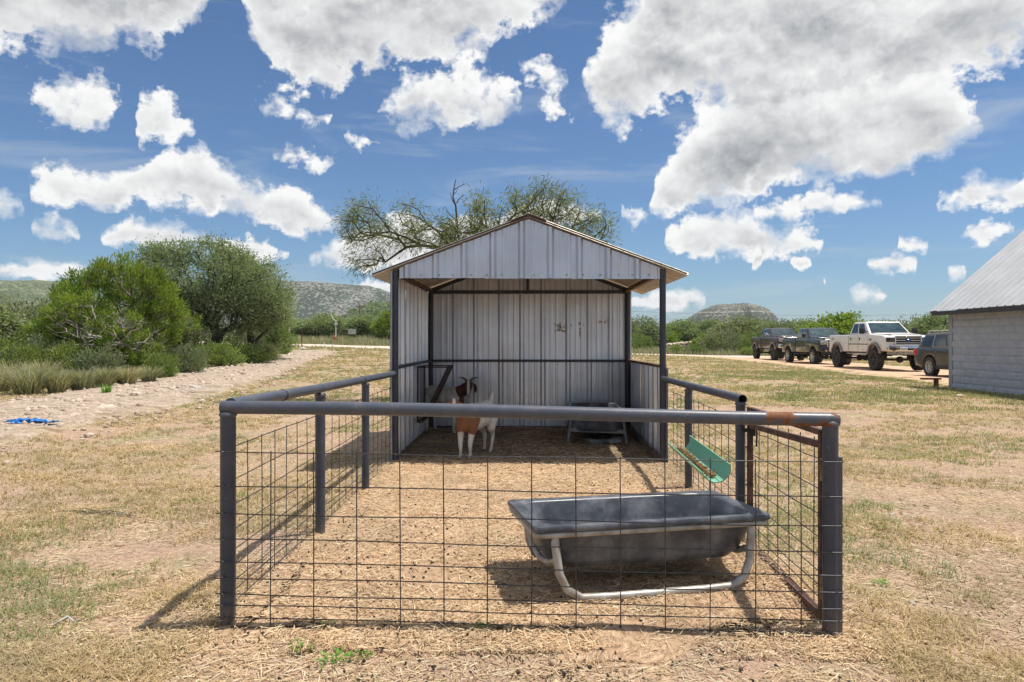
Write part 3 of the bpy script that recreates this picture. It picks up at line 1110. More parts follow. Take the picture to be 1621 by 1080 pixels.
M['hill_rocky'] = hill_mat('rocky_hill', (0.24, 0.235, 0.215), (0.062, 0.080, 0.060), 0.735, 0.24)
M['hill_mesa'] = hill_mat('mesa_cliffs', (0.22, 0.20, 0.155), (0.052, 0.068, 0.042), 0.755, 0.17, 0.22)
M['hill_green'] = hill_mat('wooded_ridge', (0.20, 0.21, 0.125), (0.080, 0.105, 0.055), 0.75, 0.30)
# position from the picture: direction of the summit and a distance
hill('rocky_hill', -330, 1150, 330, 240, 92, M['hill_rocky'], 0.0, 0.30, 0.10, 3, 150, -0.05)
hill('far_ridge', -230, 1500, 290, 260, 70, M['hill_rocky'], 0.0, 0.35, 0.3, 8, 120, 0.1)
hill('left_hill', -830, 1000, 420, 250, 84, M['hill_green'], 0.1, 0.40, 0.15, 5, 130, 0.0)
hill('mesa', 448, 1500, 122, 140, 80, M['hill_mesa'], 0.0, 0.60, 0.05, 14, 170, 0.03, -2.0, 2.6)
hill('green_ridge', -45, 420, 85, 130, 26, M['hill_green'], 0.15, 0.35, 0.2, 21, 110, 0.25)


# ------------------------------------------------------------------ the shelter (local frame: x along the front, y to the back)
SW, SD = 2.837, 2.75          # between post centres
EAVE, APEX, RX, RHW = 2.085, 2.712, 1.42, 1.675
RY0, RY1 = -0.07, 3.08
SLOPE = (APEX - EAVE) / RHW


def roof_z(x):
    return APEX - SLOPE * abs(x - RX)


def rib_profile(width, pitch=0.305, h=0.019):
    """trapezoid major ribs with two low swages between"""
    pts = [(0.0, 0.0)]
    x = 0.05
    while x + 0.07 < width:
        pts += [(x - 0.010, 0.0), (x + 0.016, h), (x + 0.044, h), (x + 0.070, 0.0)]
        for k in (1, 2):
            s = x + 0.065 + (pitch - 0.06) * k / 3
            if s + 0.021 < width:
                pts += [(s - 0.020, 0.0), (s - 0.011, 0.0055), (s + 0.011, 0.0055), (s + 0.020, 0.0)]
        x += pitch
    pts.append((width, 0.0))
    return pts


def sheet(name, parent, m_, o, eu, ev, en, width, v0, v1, rows=1, dent=0.0, seed=0, label=None, h=0.034):
    """one ribbed sheet: o + eu*s + ev*v + en*rib ; v0, v1 may be functions of s; real 1 mm gauge"""
    prof = rib_profile(width, h=h)
    xs = sorted(set([p_[0] for p_ in prof]))
    o, eu, ev, en = Vector(o), Vector(eu), Vector(ev), Vector(en)
    f0 = v0 if callable(v0) else (lambda s: v0)
    f1 = v1 if callable(v1) else (lambda s: v1)
    extra = []
    if callable(v1) or callable(v0):
        # keep the ridge point where the outline turns
        k = [s for s in np.linspace(0, width, 60)]
        for a, b_, c_ in zip(k[:-2], k[1:-1], k[2:]):
            if abs(f1(a) - 2 * f1(b_) + f1(c_)) > 1e-4:
                extra.append(b_)

    def hh(s):
        for (a, ha), (b_, hb) in zip(prof[:-1], prof[1:]):
            if a <= s <= b_:
                return ha + (hb - ha) * (s - a) / max(b_ - a, 1e-9)
        return 0.0
    xs = sorted(set(xs + extra))
    mb = MB()
    rnd = random.Random(seed)
    n = len(xs)
    for side in (0, 1):
        vs_ = []
        for r_ in range(rows + 1):
            t = r_ / rows
            for s in xs:
                a, b_ = f0(s), f1(s)
                wv = dent * (fbm2(np.array([s * 2.2 + seed]), np.array([t * 2.0 + seed * 1.7]), 2, 2, 1.0)[0] - 0.5)
                vs_.append(o + eu * s + ev * (a + (b_ - a) * t) + en * (hh(s) + wv - side * 0.001))
        fs_ = []
        for r_ in range(rows):
            for i in range(n - 1):
                q = (r_ * n + i, r_ * n + i + 1, (r_ + 1) * n + i + 1, (r_ + 1) * n + i)
                fs_.append(q if side == 0 else q[::-1])
        mb.add(vs_, fs_, False)
    me = mb.mesh(name, m_, recalc=False)
    ob = place(name, me, parent)
    if label:
        ob['label'] = label
    return ob


shed = thing('animal_shelter', 'open fronted shelter of ribbed pale sheet metal with a gabled roof on dark pipe posts', 'shelter', (O[0], O[1], 0), ROT)


def zloc(lx_, ly_):
    x, y = to_world(lx_, ly_)
    return gz(x, y)


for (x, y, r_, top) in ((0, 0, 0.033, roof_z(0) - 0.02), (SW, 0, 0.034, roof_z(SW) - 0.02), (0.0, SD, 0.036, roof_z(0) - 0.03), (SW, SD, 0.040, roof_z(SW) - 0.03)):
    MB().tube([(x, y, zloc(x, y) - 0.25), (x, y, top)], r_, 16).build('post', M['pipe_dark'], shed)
# frame: eave beams, girts, tie beam, king post, rafters
fr = M['pipe_dark']
for x, ins in ((0.03, 1), (SW - 0.03, -1)):
    MB().bar((x, 0.03, EAVE + 0.03), (x, SD - 0.03, EAVE + 0.03), 0.045, 0.045).build('eave_beam', M['wood_old'], shed)
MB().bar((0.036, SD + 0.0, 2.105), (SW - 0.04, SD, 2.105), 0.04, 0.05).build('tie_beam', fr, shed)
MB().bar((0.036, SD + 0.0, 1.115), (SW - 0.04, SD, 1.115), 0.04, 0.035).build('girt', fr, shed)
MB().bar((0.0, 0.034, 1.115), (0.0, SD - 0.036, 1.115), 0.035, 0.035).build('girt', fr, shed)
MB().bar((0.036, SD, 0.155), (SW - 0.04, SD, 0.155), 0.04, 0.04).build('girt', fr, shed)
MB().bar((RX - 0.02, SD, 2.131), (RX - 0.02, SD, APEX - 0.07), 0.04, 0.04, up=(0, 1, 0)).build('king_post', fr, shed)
for yy in (SD, 0.065):
    for sx in (-1, 1):
        xe = RX + sx * (RHW - 0.27)
        MB().bar((xe, yy, roof_z(xe) - 0.05), (RX + sx * 0.01, yy, APEX - 0.055), 0.04, 0.05).build('rafter', fr, shed)
for sx in (-1, 1):
    for q in (0.45, 0.95):
        xq = RX + sx * q
        MB().bar((xq, 0.10, roof_z(xq) - 0.045), (xq, RY1 - 0.06, roof_z(xq) - 0.045), 0.05, 0.03).build('purlin', M['wood_old'], shed)
MB().bar((0.04, 0.05, 2.085), (SW - 0.04, 0.05, 2.085), 0.03, 0.03).build('front_beam', fr, shed)
# back wall: three sheets up to the roof
bw = (SW + 0.08) / 3
for k in range(3):
    s0 = -0.04 + k * bw
    sheet('wall_panel', shed, M['sheet'], (s0, SD + 0.048 + (0.002 if k % 2 else 0), 0), (1, 0, 0), (0, 0, 1), (0, -1, 0), bw + 0.02, 0.10,
          lambda s, s0=s0: roof_z(s0 + s) - 0.025, 6, 0.012, 3 + k)
# side wall to the eave, three sheets, and the half wall opposite
sw_ = (SD + 0.10) / 3
for k in range(3):
    sheet('wall_panel', shed, M['sheet'], (-0.045, -0.06 + k * sw_, 0), (0, 1, 0), (0, 0, 1), (1, 0, 0), sw_ + 0.015, 0.05, roof_z(-0.045) - 0.03, 5, 0.012, 13 + k)
for k in range(3):
    sheet('half_wall_panel', shed, M['sheet'], (SW + 0.046, -0.05 + k * sw_, 0), (0, 1, 0), (0, 0, 1), (-1, 0, 0), sw_ + 0.015, 0.03, 1.115, 4, 0.014, 23 + k)
MB().bar((SW + 0.02, 0.04, 1.128), (SW + 0.02, SD - 0.05, 1.120), 0.055, 0.03).build('half_wall_rail', M['wood_old'], shed)
MB().bar((SW - 0.04, 0.06, 0.125), (SW - 0.035, SD - 0.1, 0.16), 0.03, 0.09).build('kick_board', M['wood_old'], shed)
MB().bar((-0.005, 0.06, 0.12), (-0.005, SD - 0.1, 0.15), 0.03, 0.05).build('kick_board', M['wood_old'], shed)
# front gable: three sheets under the roof line
gw = (SW - 0.09) / 3
for k in range(3):
    s0 = 0.045 + k * gw
    sheet('gable_panel', shed, M['sheet_gable'], (s0, -0.012 + 0.002 * (k % 2), 0), (1, 0, 0), (0, 0, 1), (0, -1, 0), gw + 0.012, 2.068 - 0.006 * k,
          lambda s, s0=s0: roof_z(s0 + s) - 0.018, 3, 0.010, 33 + k)
sc_mb = MB()
for k in range(16):
    xk = 0.12 + k * 0.172 + random.uniform(-0.02, 0.02)
    sc_mb.tube([(xk, -0.018, 2.100), (xk, -0.027, 2.100)], 0.0075, 8)
sc_mb.build('screw_head', M['screw'], shed, kind='stuff')
# roof: four sheets a side running from ridge to eave, and a bent ridge cap
rl = (RY1 - RY0) / 4
L_sl = RHW / math.cos(math.atan(SLOPE))
for sx in (-1, 1):
    evx = Vector((sx * math.cos(math.atan(SLOPE)), 0, -math.sin(math.atan(SLOPE))))
    enx = Vector((sx * math.sin(math.atan(SLOPE)), 0, math.cos(math.atan(SLOPE))))
    for k in range(4):
        sheet('roof_panel', shed, M['sheet_roof'], Vector((RX, RY0 + k * rl, APEX)) + enx * (0.002 * (k % 2)), (0, 1, 0), evx, enx, rl + 0.03, 0.0, L_sl, 4, 0.008, 43 + k + 10 * sx)
    cap = MB()
    a = Vector((RX, 0, APEX + 0.028))
    for t0, t1 in ((0.0, 0.20),):
        p0, p1 = a + evx * t0, a + evx * t1
        cap.box((p0 + p1) / 2 + Vector((0, (RY0 + RY1) / 2 - 0.01, 0)), (0.20, RY1 - RY0 + 0.05, 0.003), Matrix((evx, Vector((0, 1, 0)), enx)).transposed())
    cap.build('ridge_cap', M['sheet_roof'], shed)
    # rake trim along the front edge
    e0 = Vector((RX, RY0 - 0.004, APEX + 0.012))
    MB().bar(e0 + evx * 0.005, e0 + evx * (L_sl - 0.02), 0.010, 0.016, up=enx).build('rake_trim', M['fascia'], shed)

# mud smears on the back wall: thin dried crusts
rnd = random.Random(5)


def smear(parent, pts, r0):
    mb = MB()
    more = []
    for a, b_ in zip(pts[:-1], pts[1:]):
        for t in np.linspace(0, 1, 5):
            more.append((a[0] + (b_[0] - a[0]) * t + rnd.gauss(0, 0.006), a[1] + (b_[1] - a[1]) * t + rnd.gauss(0, 0.006)))
    for (x, z) in more:
        n = 9
        rr = [r0 * rnd.uniform(0.5, 1.3) for _ in range(n)]
        sx_, sz_ = rnd.uniform(0.7, 1.5), rnd.uniform(0.6, 1.2)
        ring = [(x + rr[i] * sx_ * math.cos(2 * PI * i / n), SD + 0.0455, z + rr[i] * sz_ * math.sin(2 * PI * i / n)) for i in range(n)]
        mb.add([(x, SD + 0.0435, z)] + ring, [(0, i + 1, (i + 1) % n + 1) for i in range(n)], True)
    mb.build('mud_smear', M['mud'], parent, kind='stuff')


def wallpt(px, py):
    d_ = 10.52
    x, y = (px - 810.5) / F_PX * d_, d_
    return to_local(x, y)[0], CAM_Z + (540 - py) / F_PX * d_


for seq in ([(879, 512), (882, 516), (887, 513), (886, 520), (880, 523), (890, 524), (896, 525), (901, 522), (903, 515), (897, 513), (893, 518)],
            [(916, 513), (920, 510), (923, 515), (919, 520), (918, 527), (920, 535)], [(943, 512), (950, 510), (956, 511), (961, 507)], [(716, 470), (717, 478), (718, 484)]):
    smear(shed, [wallpt(*q) for q in seq], 0.015)

# ------------------------------------------------------------------ the pipe fence of the pen
fence = thing('pen_fence', 'dark grey pipe rail fence with wire panels closing the pen in front of the shelter', 'fence', (O[0], O[1], 0), ROT)
LF, RF = (0.0, -4.30), (2.81, -4.352)
GP = (2.82, -2.90)
mp, mpr = M['pipe'], M['pipe_rust']


def fpost(x, y, r_, top, label=None, cap=False):
    z0 = zloc(x, y) - 0.3
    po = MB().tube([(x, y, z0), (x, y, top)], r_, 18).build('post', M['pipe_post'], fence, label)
    wb_ = MB().lathe([(r_ * 0.98, top - 0.020), (r_ + 0.005, top - 0.014), (r_ + 0.006, top - 0.006), (r_ * 0.9, top + 0.004)], (x, y, 0), sides=22)
    wb_.build('weld_bead', M['pipe_rust'] if label else M['pipe'], po)
    return po


fpost(LF[0], LF[1], 0.036, 1.06)
fpost(RF[0], RF[1], 0.0355, 1.03, 'corner post with burnt rusty hinge welds')
fpost(0.004, -2.796, 0.034, 1.04)
fpost(0.0, -1.414, 0.033, 1.03)
fpost(GP[0], GP[1], 0.031, 0.995)
fpost(2.83, -1.287, 0.032, 0.975)
# front rail, its rusted end section, and side rails
rz0, rz1 = 1.085, 1.045
xa, xb = -0.03, 2.845


def rail_pt(t):
    return (xa + (xb - xa) * t, LF[1] + (RF[1] - LF[1]) * t, rz0 + (rz1 - rz0) * t + 0.006 * math.sin(t * 5))


ts = np.linspace(0, 0.845, 14)
MB().tube([rail_pt(t) for t in ts], 0.0315, 20).build('top_rail', mp, fence)
ts = np.linspace(0.8452, 1.0, 8)
MB().tube([rail_pt(t) for t in ts], 0.0318, 20).build('top_rail', mpr, fence, 'rust-eaten end of the front rail')
MB().tube([(0.0, LF[1] + 0.03, rz0 + 0.012), (0.002, -2.8, 1.078), (0.0, -1.4, 1.066), (0.0, -0.034, 1.055)], 0.0305, 18).build('top_rail', mp, fence)
# open pipe end over the gate post
pr = MB()
pts_r = [(2.836, -0.036, 1.003), (2.832, -1.3, 1.008), (2.823, GP[1] - 0.035, 1.020)]
pr.tube(pts_r, 0.0302, 20, caps=False)
pr.tube(pts_r, 0.0262, 20, caps=False)
ring_o = [(2.823 + 0.0302 * math.cos(a), GP[1] - 0.035, 1.020 + 0.0302 * math.sin(a)) for a in np.linspace(0, 2 * PI, 20, endpoint=False)]
ring_i = [(2.823 + 0.0262 * math.cos(a), GP[1] - 0.035, 1.020 + 0.0262 * math.sin(a)) for a in np.linspace(0, 2 * PI, 20, endpoint=False)]
pr.add(ring_o + ring_i, [(k, (k + 1) % 20, 20 + (k + 1) % 20, 20 + k) for k in range(20)])
pr.build('top_rail', mp, fence, 'side rail with an open pipe end')
# tie wires round the rails
for (p0, r_) in (((0.0015, -3.55, 1.086), 0.033), ((0.001, -1.55, 1.068), 0.033)):
    mb = MB()
    for k in range(3):
        c = Vector(p0) + Vector((0, 0.008 * k, 0))
        mb.tube([c + Vector((r_ * math.cos(a), 0.004 * math.sin(2 * a), r_ * math.sin(a))) for a in np.linspace(0, 2 * PI, 16, endpoint=False)], 0.002, 5, closed=True)
    mb.build('tie_wire', M['wire'], fence)
MB().bar((RF[0] + 0.036, RF[1] - 0.006, zloc(*RF) - 0.1), (RF[0] + 0.036, RF[1] - 0.006, 0.87), 0.022, 0.030, up=(0, 1, 0)).build('edge_strip', mp, fence)

# hog panels: every wire its own piece
HZ = [0.0, 0.051, 0.104, 0.158, 0.235, 0.312, 0.414, 0.535, 0.665, 0.825]
cyl_cache = {}


def wire_mesh(L, r_, seed, sag):
    key = (round(L, 2), r_, seed, sag)
    if key not in cyl_cache:
        rr = random.Random(seed)
        n = max(4, int(L / 0.2))
        ph, ph2 = rr.uniform(0, 6), rr.uniform(0, 6)
        pts = [(L * i / n, sag * math.sin(i * 0.9 + ph), sag * math.sin(i * 0.7 + ph2)) for i in range(n + 1)]
        cyl_cache[key] = MB().tube(pts, r_, 6).mesh('wire', M['wire'])
    return cyl_cache[key]


def hog_panel(parent, p0, p1, z0, z1, over0, over1, r_, pitch=0.2032, off=0.09, name='wire_panel', hz=HZ, m_=None, ties=((0, 1), (1, 1)), vtop=0.0, label=None, seed=1, side=(0, 1, 0)):
    """p0,p1: (x,y) ends; z0,z1 base heights at the ends"""
    rr = random.Random(seed)
    p0, p1 = Vector((*p0, z0)), Vector((*p1, z1))
    d = p1 - p0
    L = d.length
    dh = Vector((d.x, d.y, 0)).normalized()
    yaw = math.atan2(d.y, d.x)
    pitch_a = math.asin(d.z / L)
    tm = MB()
    for end, on in ties:
        if not on:
            continue
        base = p0 if end == 0 else p1
        sgn = -1 if end == 0 else 1
        for h in hz:
            c = base + Vector((0, 0, h))
            s_ = Vector(side)
            tm.tube([c + dh * sgn * 0.012 - s_ * 0.002, c - s_ * 0.006, c + dh * sgn * 0.008 - s_ * 0.002 + Vector((0, 0, rr.uniform(-0.006, 0.006)))], r_ * 1.25, 6)
    # the part itself is the top wire; the others hang under it, their ends wrapped round the end posts
    Lh = L + over0 + over1
    n_ = 14
    pn = MB().tube([p0 - dh * over0 + d.normalized() * (Lh * i / n_) + Vector((0, 0, hz[-1] + 0.002 * math.sin(i * 1.3 + seed))) for i in range(n_ + 1)], r_, 6).build(name, M['wire'], parent, label)
    if tm.v:
        tm.build('wire_ends', M['wire_galv'], pn, kind='stuff')
    for k, h in enumerate(hz[:-1]):
        o = place('wire', wire_mesh(Lh, r_, k % 4, 0.0034), pn, p0 - dh * over0 + Vector((0, 0, h + rr.uniform(-0.003, 0.003))), (0, -pitch_a, yaw))
        if m_:
            pass
    H = hz[-1] - hz[0] + vtop
    x = off
    k = 0
    while x < L - 0.01:
        b = p0 + d * (x / L)
        place('wire', wire_mesh(H + 0.02, r_ * 0.97, 10 + k % 5, 0.0018), pn, b + Vector((0, 0, hz[0] - 0.012)) - Vector(side) * 0.0055, (rr.uniform(-0.006, 0.006), -PI / 2, yaw))
        x += pitch
        k += 1
    return pn


# front panel hangs on the outer face of the corner posts
hog_panel(fence, (LF[0] - 0.0, LF[1] - 0.041), (RF[0] + 0.03, RF[1] - 0.043), 0.056, 0.026, 0.045, 0.004, 0.0029, off=0.222, ties=((0, 1), (1, 1)), seed=3)
hog_panel(fence, (-0.040, LF[1] + 0.05), (-0.04, -0.05), 0.05, 0.078, 0.03, 0.0, 0.0029, off=0.10, seed=5, side=(1, 0, 0))
hog_panel(fence, (GP[0] + 0.037, GP[1] + 0.02), (SW + 0.075, -0.04), 0.04, 0.045, 0.02, 0.0, 0.0029, off=0.06, seed=7, side=(-1, 0, 0))

# ------------------------------------------------------------------ the gate
gate = thing('pen_gate', 'rust brown tube gate with wire panel closing the side of the pen', 'gate', (O[0], O[1], 0), ROT)
gx0, gy0 = GP[0] + 0.045, GP[1] - 0.055
gx1, gy1 = RF[0] - 0.005, RF[1] + 0.075
gb0, gb1 = 0.055, 0.095
g_m = M['gate_rust']
MB().bar((gx0, gy0, gb0), (gx0, gy0, 0.955), 0.032, 0.032, up=(0, 1, 0)).build('frame_upright', g_m, gate)
MB().bar((gx1, gy1, gb1), (gx1, gy1, 0.985), 0.032, 0.032, up=(0, 1, 0)).build('frame_upright', g_m, gate)
MB().bar((gx0, gy0 + 0.016, 0.957), (gx1, gy1 - 0.016, 0.972), 0.032, 0.028).build('frame_rail', g_m, gate)
MB().bar((gx0 + 0.001, gy0 - 0.016, 0.852), (gx1 - 0.001, gy1 + 0.016, 0.912), 0.030, 0.030).build('frame_rail', g_m, gate)
MB().bar((gx0, gy0 - 0.016, gb0 + 0.016), (gx1, gy1 + 0.016, gb1 + 0.016), 0.032, 0.034).build('frame_rail', g_m, gate)
hog_panel(gate, (gx0 + 0.02, gy0 - 0.02), (gx1 + 0.02, gy1 + 0.02), 0.05, 0.075, 0.0, 0.0, 0.0028, off=0.10, hz=[h * 0.92 for h in HZ], ties=(), seed=9, vtop=0.09, side=(-1, 0, 0))
for z in (0.80, 0.25):
    h = MB()
    h.box((gx1 - 0.004, gy1 - 0.022, z), (0.030, 0.010, 0.105))
    h.box((gx1 - 0.008, gy1 - 0.040, z), (0.006, 0.036, 0.10))
    for q in (-0.035, 0, 0.035):
        h.tube([(gx1 - 0.012, gy1 - 0.026, z + q - 0.013), (gx1 - 0.012, gy1 - 0.026, z + q + 0.013)], 0.008, 8)
    h.build('hinge', M['hinge'], gate)
lt = MB()
lt.box((gx0 - 0.0, gy0 - 0.040, 0.815), (0.04, 0.02, 0.055))
lt.box((gx0 - 0.035, gy0 - 0.042, 0.825), (0.06, 0.012, 0.025))
lt.tube([(gx0 + 0.028, gy0 - 0.045, 0.84), (gx0 + 0.03, gy0 - 0.046, 0.78), (gx0 + 0.026, gy0 - 0.046, 0.72)], 0.006, 8)
lt.build('latch', M['black_iron'], gate)
# ------------------------------------------------------------------ feed bunks: black tub on a bent tube stand


def rrect(w_, l_, r_, z, n=6):
    pts = []
    for cx, cy, a0 in ((l_ / 2 - r_, w_ / 2 - r_, 0), (-l_ / 2 + r_, w_ / 2 - r_, 90), (-l_ / 2 + r_, -w_ / 2 + r_, 180), (l_ / 2 - r_, -w_ / 2 + r_, 270)):
        for k in range(n):
            a = R(a0 + 90 * k / (n - 1))
            pts.append((cx + r_ * math.cos(a), cy + r_ * math.sin(a), z))
    return pts


def feed_bunk(name, label, loc, rotz, L=1.27, W=0.62, top=0.44, style='loop', sl=1.0):
    t = thing(name, label, 'feed trough', loc, rotz, 'feed bunks in the pen')
    # tub: outer skin, rolled rim, inner skin with sloped ends
    rings = [rrect(W - 0.26 * sl, L - 0.40 * sl, 0.10, top - 0.245), rrect(W - 0.18 * sl, L - 0.29 * sl, 0.13, top - 0.238), rrect(W - 0.14 * sl, L - 0.21 * sl, 0.13, top - 0.20),
             rrect(W - 0.08, L - 0.09, 0.12, top - 0.06), rrect(W - 0.06, L - 0.06, 0.11, top - 0.028), rrect(W, L, 0.035, top - 0.028), rrect(W + 0.008, L + 0.008, 0.035, top - 0.012),
             rrect(W - 0.004, L - 0.004, 0.035, top), rrect(W - 0.105, L - 0.13, 0.09, top - 0.002), rrect(W - 0.12, L - 0.15, 0.09, top - 0.012),
             rrect(W - 0.14, L - 0.20, 0.12, top - 0.12), rrect(W - 0.19, L - 0.30, 0.12, top - 0.20), rrect(W - 0.27, L - 0.42, 0.09, top - 0.222)]
    n = len(rings[0])
    vs_ = [q for r_ in rings for q in r_]
    fs_ = [(i * n + k, i * n + (k + 1) % n, (i + 1) * n + (k + 1) % n, (i + 1) * n + k) for i in range(len(rings) - 1) for k in range(n)]
    fs_ += [tuple(range(n))[::-1], tuple(range((len(rings) - 1) * n, len(rings) * n))]
    mb = MB().add(vs_, fs_, True)
    me = mb.mesh('tub', M['tub'])
    me.set_sharp_from_angle(angle=0.9)
    place('tub', me, t)
    # feed dust and leavings in the bottom
    fr_ = MB()
    rr = random.Random(3)
    for k in range(90):
        a, b_ = rr.uniform(-L * 0.36, L * 0.36), rr.gauss(-W * 0.19, 0.03)
        fr_.box((a, b_, top - 0.16 + abs(b_ + W * 0.19) * 0.2), (rr.uniform(.005, .012), rr.uniform(.005, .01), .005), Matrix.Rotation(rr.uniform(0, 3), 3, 'Z'))
    if style == 'loop':
        fr_.build('feed_remains', M['straw'], t, kind='stuff')
    # stand
    hz_ = top - 0.045
    xl = L / 2 - 0.118
    yl = W / 2 - 0.030
    rim_t = 0.016
    ring = rrect(W - 0.035, L - 0.035, 0.04, top - 0.046, 5)
    MB().tube(ring, rim_t, 10, closed=True).build('rim_tube', M['galv_tube'], t)
    if style == 'loop':
        for s in (-1, 1):
            y = s * yl
            sp = s * 0.035
            path = []
            for (a, b_, c_) in ((-xl, y, hz_), (-xl - 0.005, y + sp * 0.2, 0.30), (-xl + 0.012, y + sp * 0.6, 0.15), (-xl + 0.05, y + sp * 0.85, 0.070), (-xl + 0.125, y + sp, 0.026),
                                (-0.25, y + sp, 0.021), (0.25, y + sp, 0.021), (xl - 0.125, y + sp, 0.026), (xl - 0.05, y + sp * 0.85, 0.070), (xl - 0.012, y + sp * 0.6, 0.15), (xl + 0.005, y + sp * 0.2, 0.30), (xl, y, hz_)):
                path.append((a, b_, c_))
            rad = [0.015] + [0.022] * 10 + [0.015]
            MB().tube(path, rad, 14).build('leg_loop', M['galv_tube'], t)
        for s in (-1, 1):
            x = s * (xl - 0.0)
            MB().tube([(x - s * 0.01, -yl - 0.008, 0.215), (x + s * 0.0, -yl * 0.6, 0.165), (x, 0, 0.135), (x, yl * 0.6, 0.165), (x - s * 0.01, yl + 0.008, 0.215)], 0.019, 12).build('cross_tube', M['galv_tube'], t)
    else:
        for sx in (-1, 1):
            for sy in (-1, 1):
                x, y = sx * (L / 2 - 0.12), sy * (W / 2 - 0.05)
                MB().tube([(x, y, hz_), (x + sx * 0.05, y + sy * 0.045, 0.0)], 0.019, 12).build('leg', M['tube_shaded'], t)
            MB().bar((sx * (L / 2 - 0.083), -W / 2 + 0.03, 0.145), (sx * (L / 2 - 0.083), W / 2 - 0.03, 0.165), 0.03, 0.045).build('cross_bar', M['tube_shaded'], t)
    return t


M['tube_shaded'] = simple('shaded_galvanised_tube', (0.17, 0.17, 0.165), 0.6, 0.3, 0.2, 12)  # darker copy of the galvanised tube, shade under the roof put into its colour
c0 = Vector((0.11, 3.61))
eL, eW = Vector((0.976, 0.216)), Vector((-0.208, 0.978))
cc = c0 + eL * 0.6575 + eW * 0.33
gzt = 0.045
feed_bunk('feed_bunk', 'black poly feed bunk on a grey tube stand standing just behind the front wire', (cc.x, cc.y, gzt + 0.035), math.atan2(eL.y, eL.x) - 0.0, 1.315, 0.66, 0.39)
bx_, by_ = to_world(2.28, 1.72)
feed_bunk('feed_bunk', 'black feed bunk on straight legs in the shade under the roof beside the half wall', (bx_, by_, gz(bx_, by_) + 0.025), ROT + PI / 2 - 0.05, 1.38, 0.72, 0.385, 'legs', 0.45)

# crumpled sack under the shaded bunk
sx_, sy_ = to_world(2.36, 1.28)
mb = MB()
rr = random.Random(9)
nx2, ny2 = 22, 12
vs_ = []
for i in range(nx2):
    for j in range(ny2):
        u, v = i / (nx2 - 1) - 0.5, j / (ny2 - 1) - 0.5
        h = 0.05 * (fbm2(np.array([u * 6]), np.array([v * 6]), 4, 3, 1.0)[0]) + 0.035 * max(0, u) + 0.012
        vs_.append((u * 0.42 + 0.03 * math.sin(v * 9), v * 0.20 + 0.03 * math.sin(u * 8), h))
fs_ = [(i * ny2 + j, (i + 1) * ny2 + j, (i + 1) * ny2 + j + 1, i * ny2 + j + 1) for i in range(nx2 - 1) for j in range(ny2 - 1)]
mb.add(vs_, fs_, True)
mb.add([(q[0], q[1], max(q[2] - 0.02, 0)) for q in vs_], [f[::-1] for f in fs_], True)
tag(mb.build('feed_sack', M['sack'], loc=(sx_, sy_, gz(sx_, sy_) + 0.015)), 'crumpled white sack lying under the shaded feed bunk', 'sack')

# ------------------------------------------------------------------ green half-pipe trough wired to the side fence, with pellets
trough = thing('half_pipe_trough', 'sea green half pipe trough with brown pellets, wired to the side panel', 'feed trough', (O[0], O[1], 0), ROT)
mb = MB()
ta, tb = Vector((2.700, -1.50, 0.57)), Vector((2.685, -2.80, 0.545))
rad = 0.100
ax = (tb - ta).normalized()
nseg = 14
tilt = 0.30
for side, r_ in ((0, rad), (1, rad - 0.006)):
    pass
vs_, fs_ = [], []
rows = 9
for i in range(rows):
    c = ta + (tb - ta) * (i / (rows - 1))
    for r_ in (rad, rad - 0.006):
        for k in range(nseg + 1):
            a = PI + PI * k / nseg + tilt
            vs_.append(c + Vector((r_ * math.cos(a), 0, r_ * math.sin(a))))
st = 2 * (nseg + 1)
for i in range(rows - 1):
    for k in range(nseg):
        a = i * st + k
        fs_.append((a, a + 1, a + st + 1, a + st))
        b_ = a + nseg + 1
        fs_.append((b_ + 1, b_, b_ + st, b_ + st + 1))
    for k in (0, nseg):
        a = i * st + k
        fs_.append((a, a + st, a + st + nseg + 1, a + nseg + 1))
for i in (0, rows - 1):
    for k in range(nseg):
        a = i * st + k
        fs_.append((a, a + nseg + 1, a + nseg + 2, a + 1))
mb.add(vs_, fs_, True)
me = mb.mesh('trough_shell', M['green'])
me.set_sharp_from_angle(angle=0.8)
place('trough_shell', me, trough)
pm = MB()
rr = random.Random(2)
for k in range(420):
    t = 0.06 + 0.86 * rr.random()
    c = ta + (tb - ta) * t
    a = rr.gauss(0, 0.20 + 0.05 * math.sin(t * 9))
    ang = 1.5 * PI + a
    rr_ = rad - 0.012 - rr.random() * 0.022
    q = c + Vector((rr_ * math.cos(ang), 0, rr_ * math.sin(ang)))
    pm.box(q, (0.016, 0.007, 0.007), Matrix.Rotation(rr.uniform(0, 3.1), 3, 'Z') @ Matrix.Rotation(rr.uniform(-.5, .5), 3, 'Y'))
tag(pm.build('pellets', M['feed'], None, loc=(O[0], O[1], 0)), 'brown feed pellets along the bottom of the green trough', 'feed')
bpy.data.objects['pellets'].rotation_euler = (0, 0, ROT)
bpy.data.objects['pellets']['kind'] = 'stuff'
for t in (0.03, 0.9):
    c = ta + (tb - ta) * t
    MB().tube([c + Vector((0.10, 0, 0.03)), c + Vector((0.115, 0.0, 0.06)), c + Vector((0.125, 0, 0.02)), c + Vector((0.11, 0, -0.03))], 0.0025, 6).build('tie_wire', M['wire'], trough)

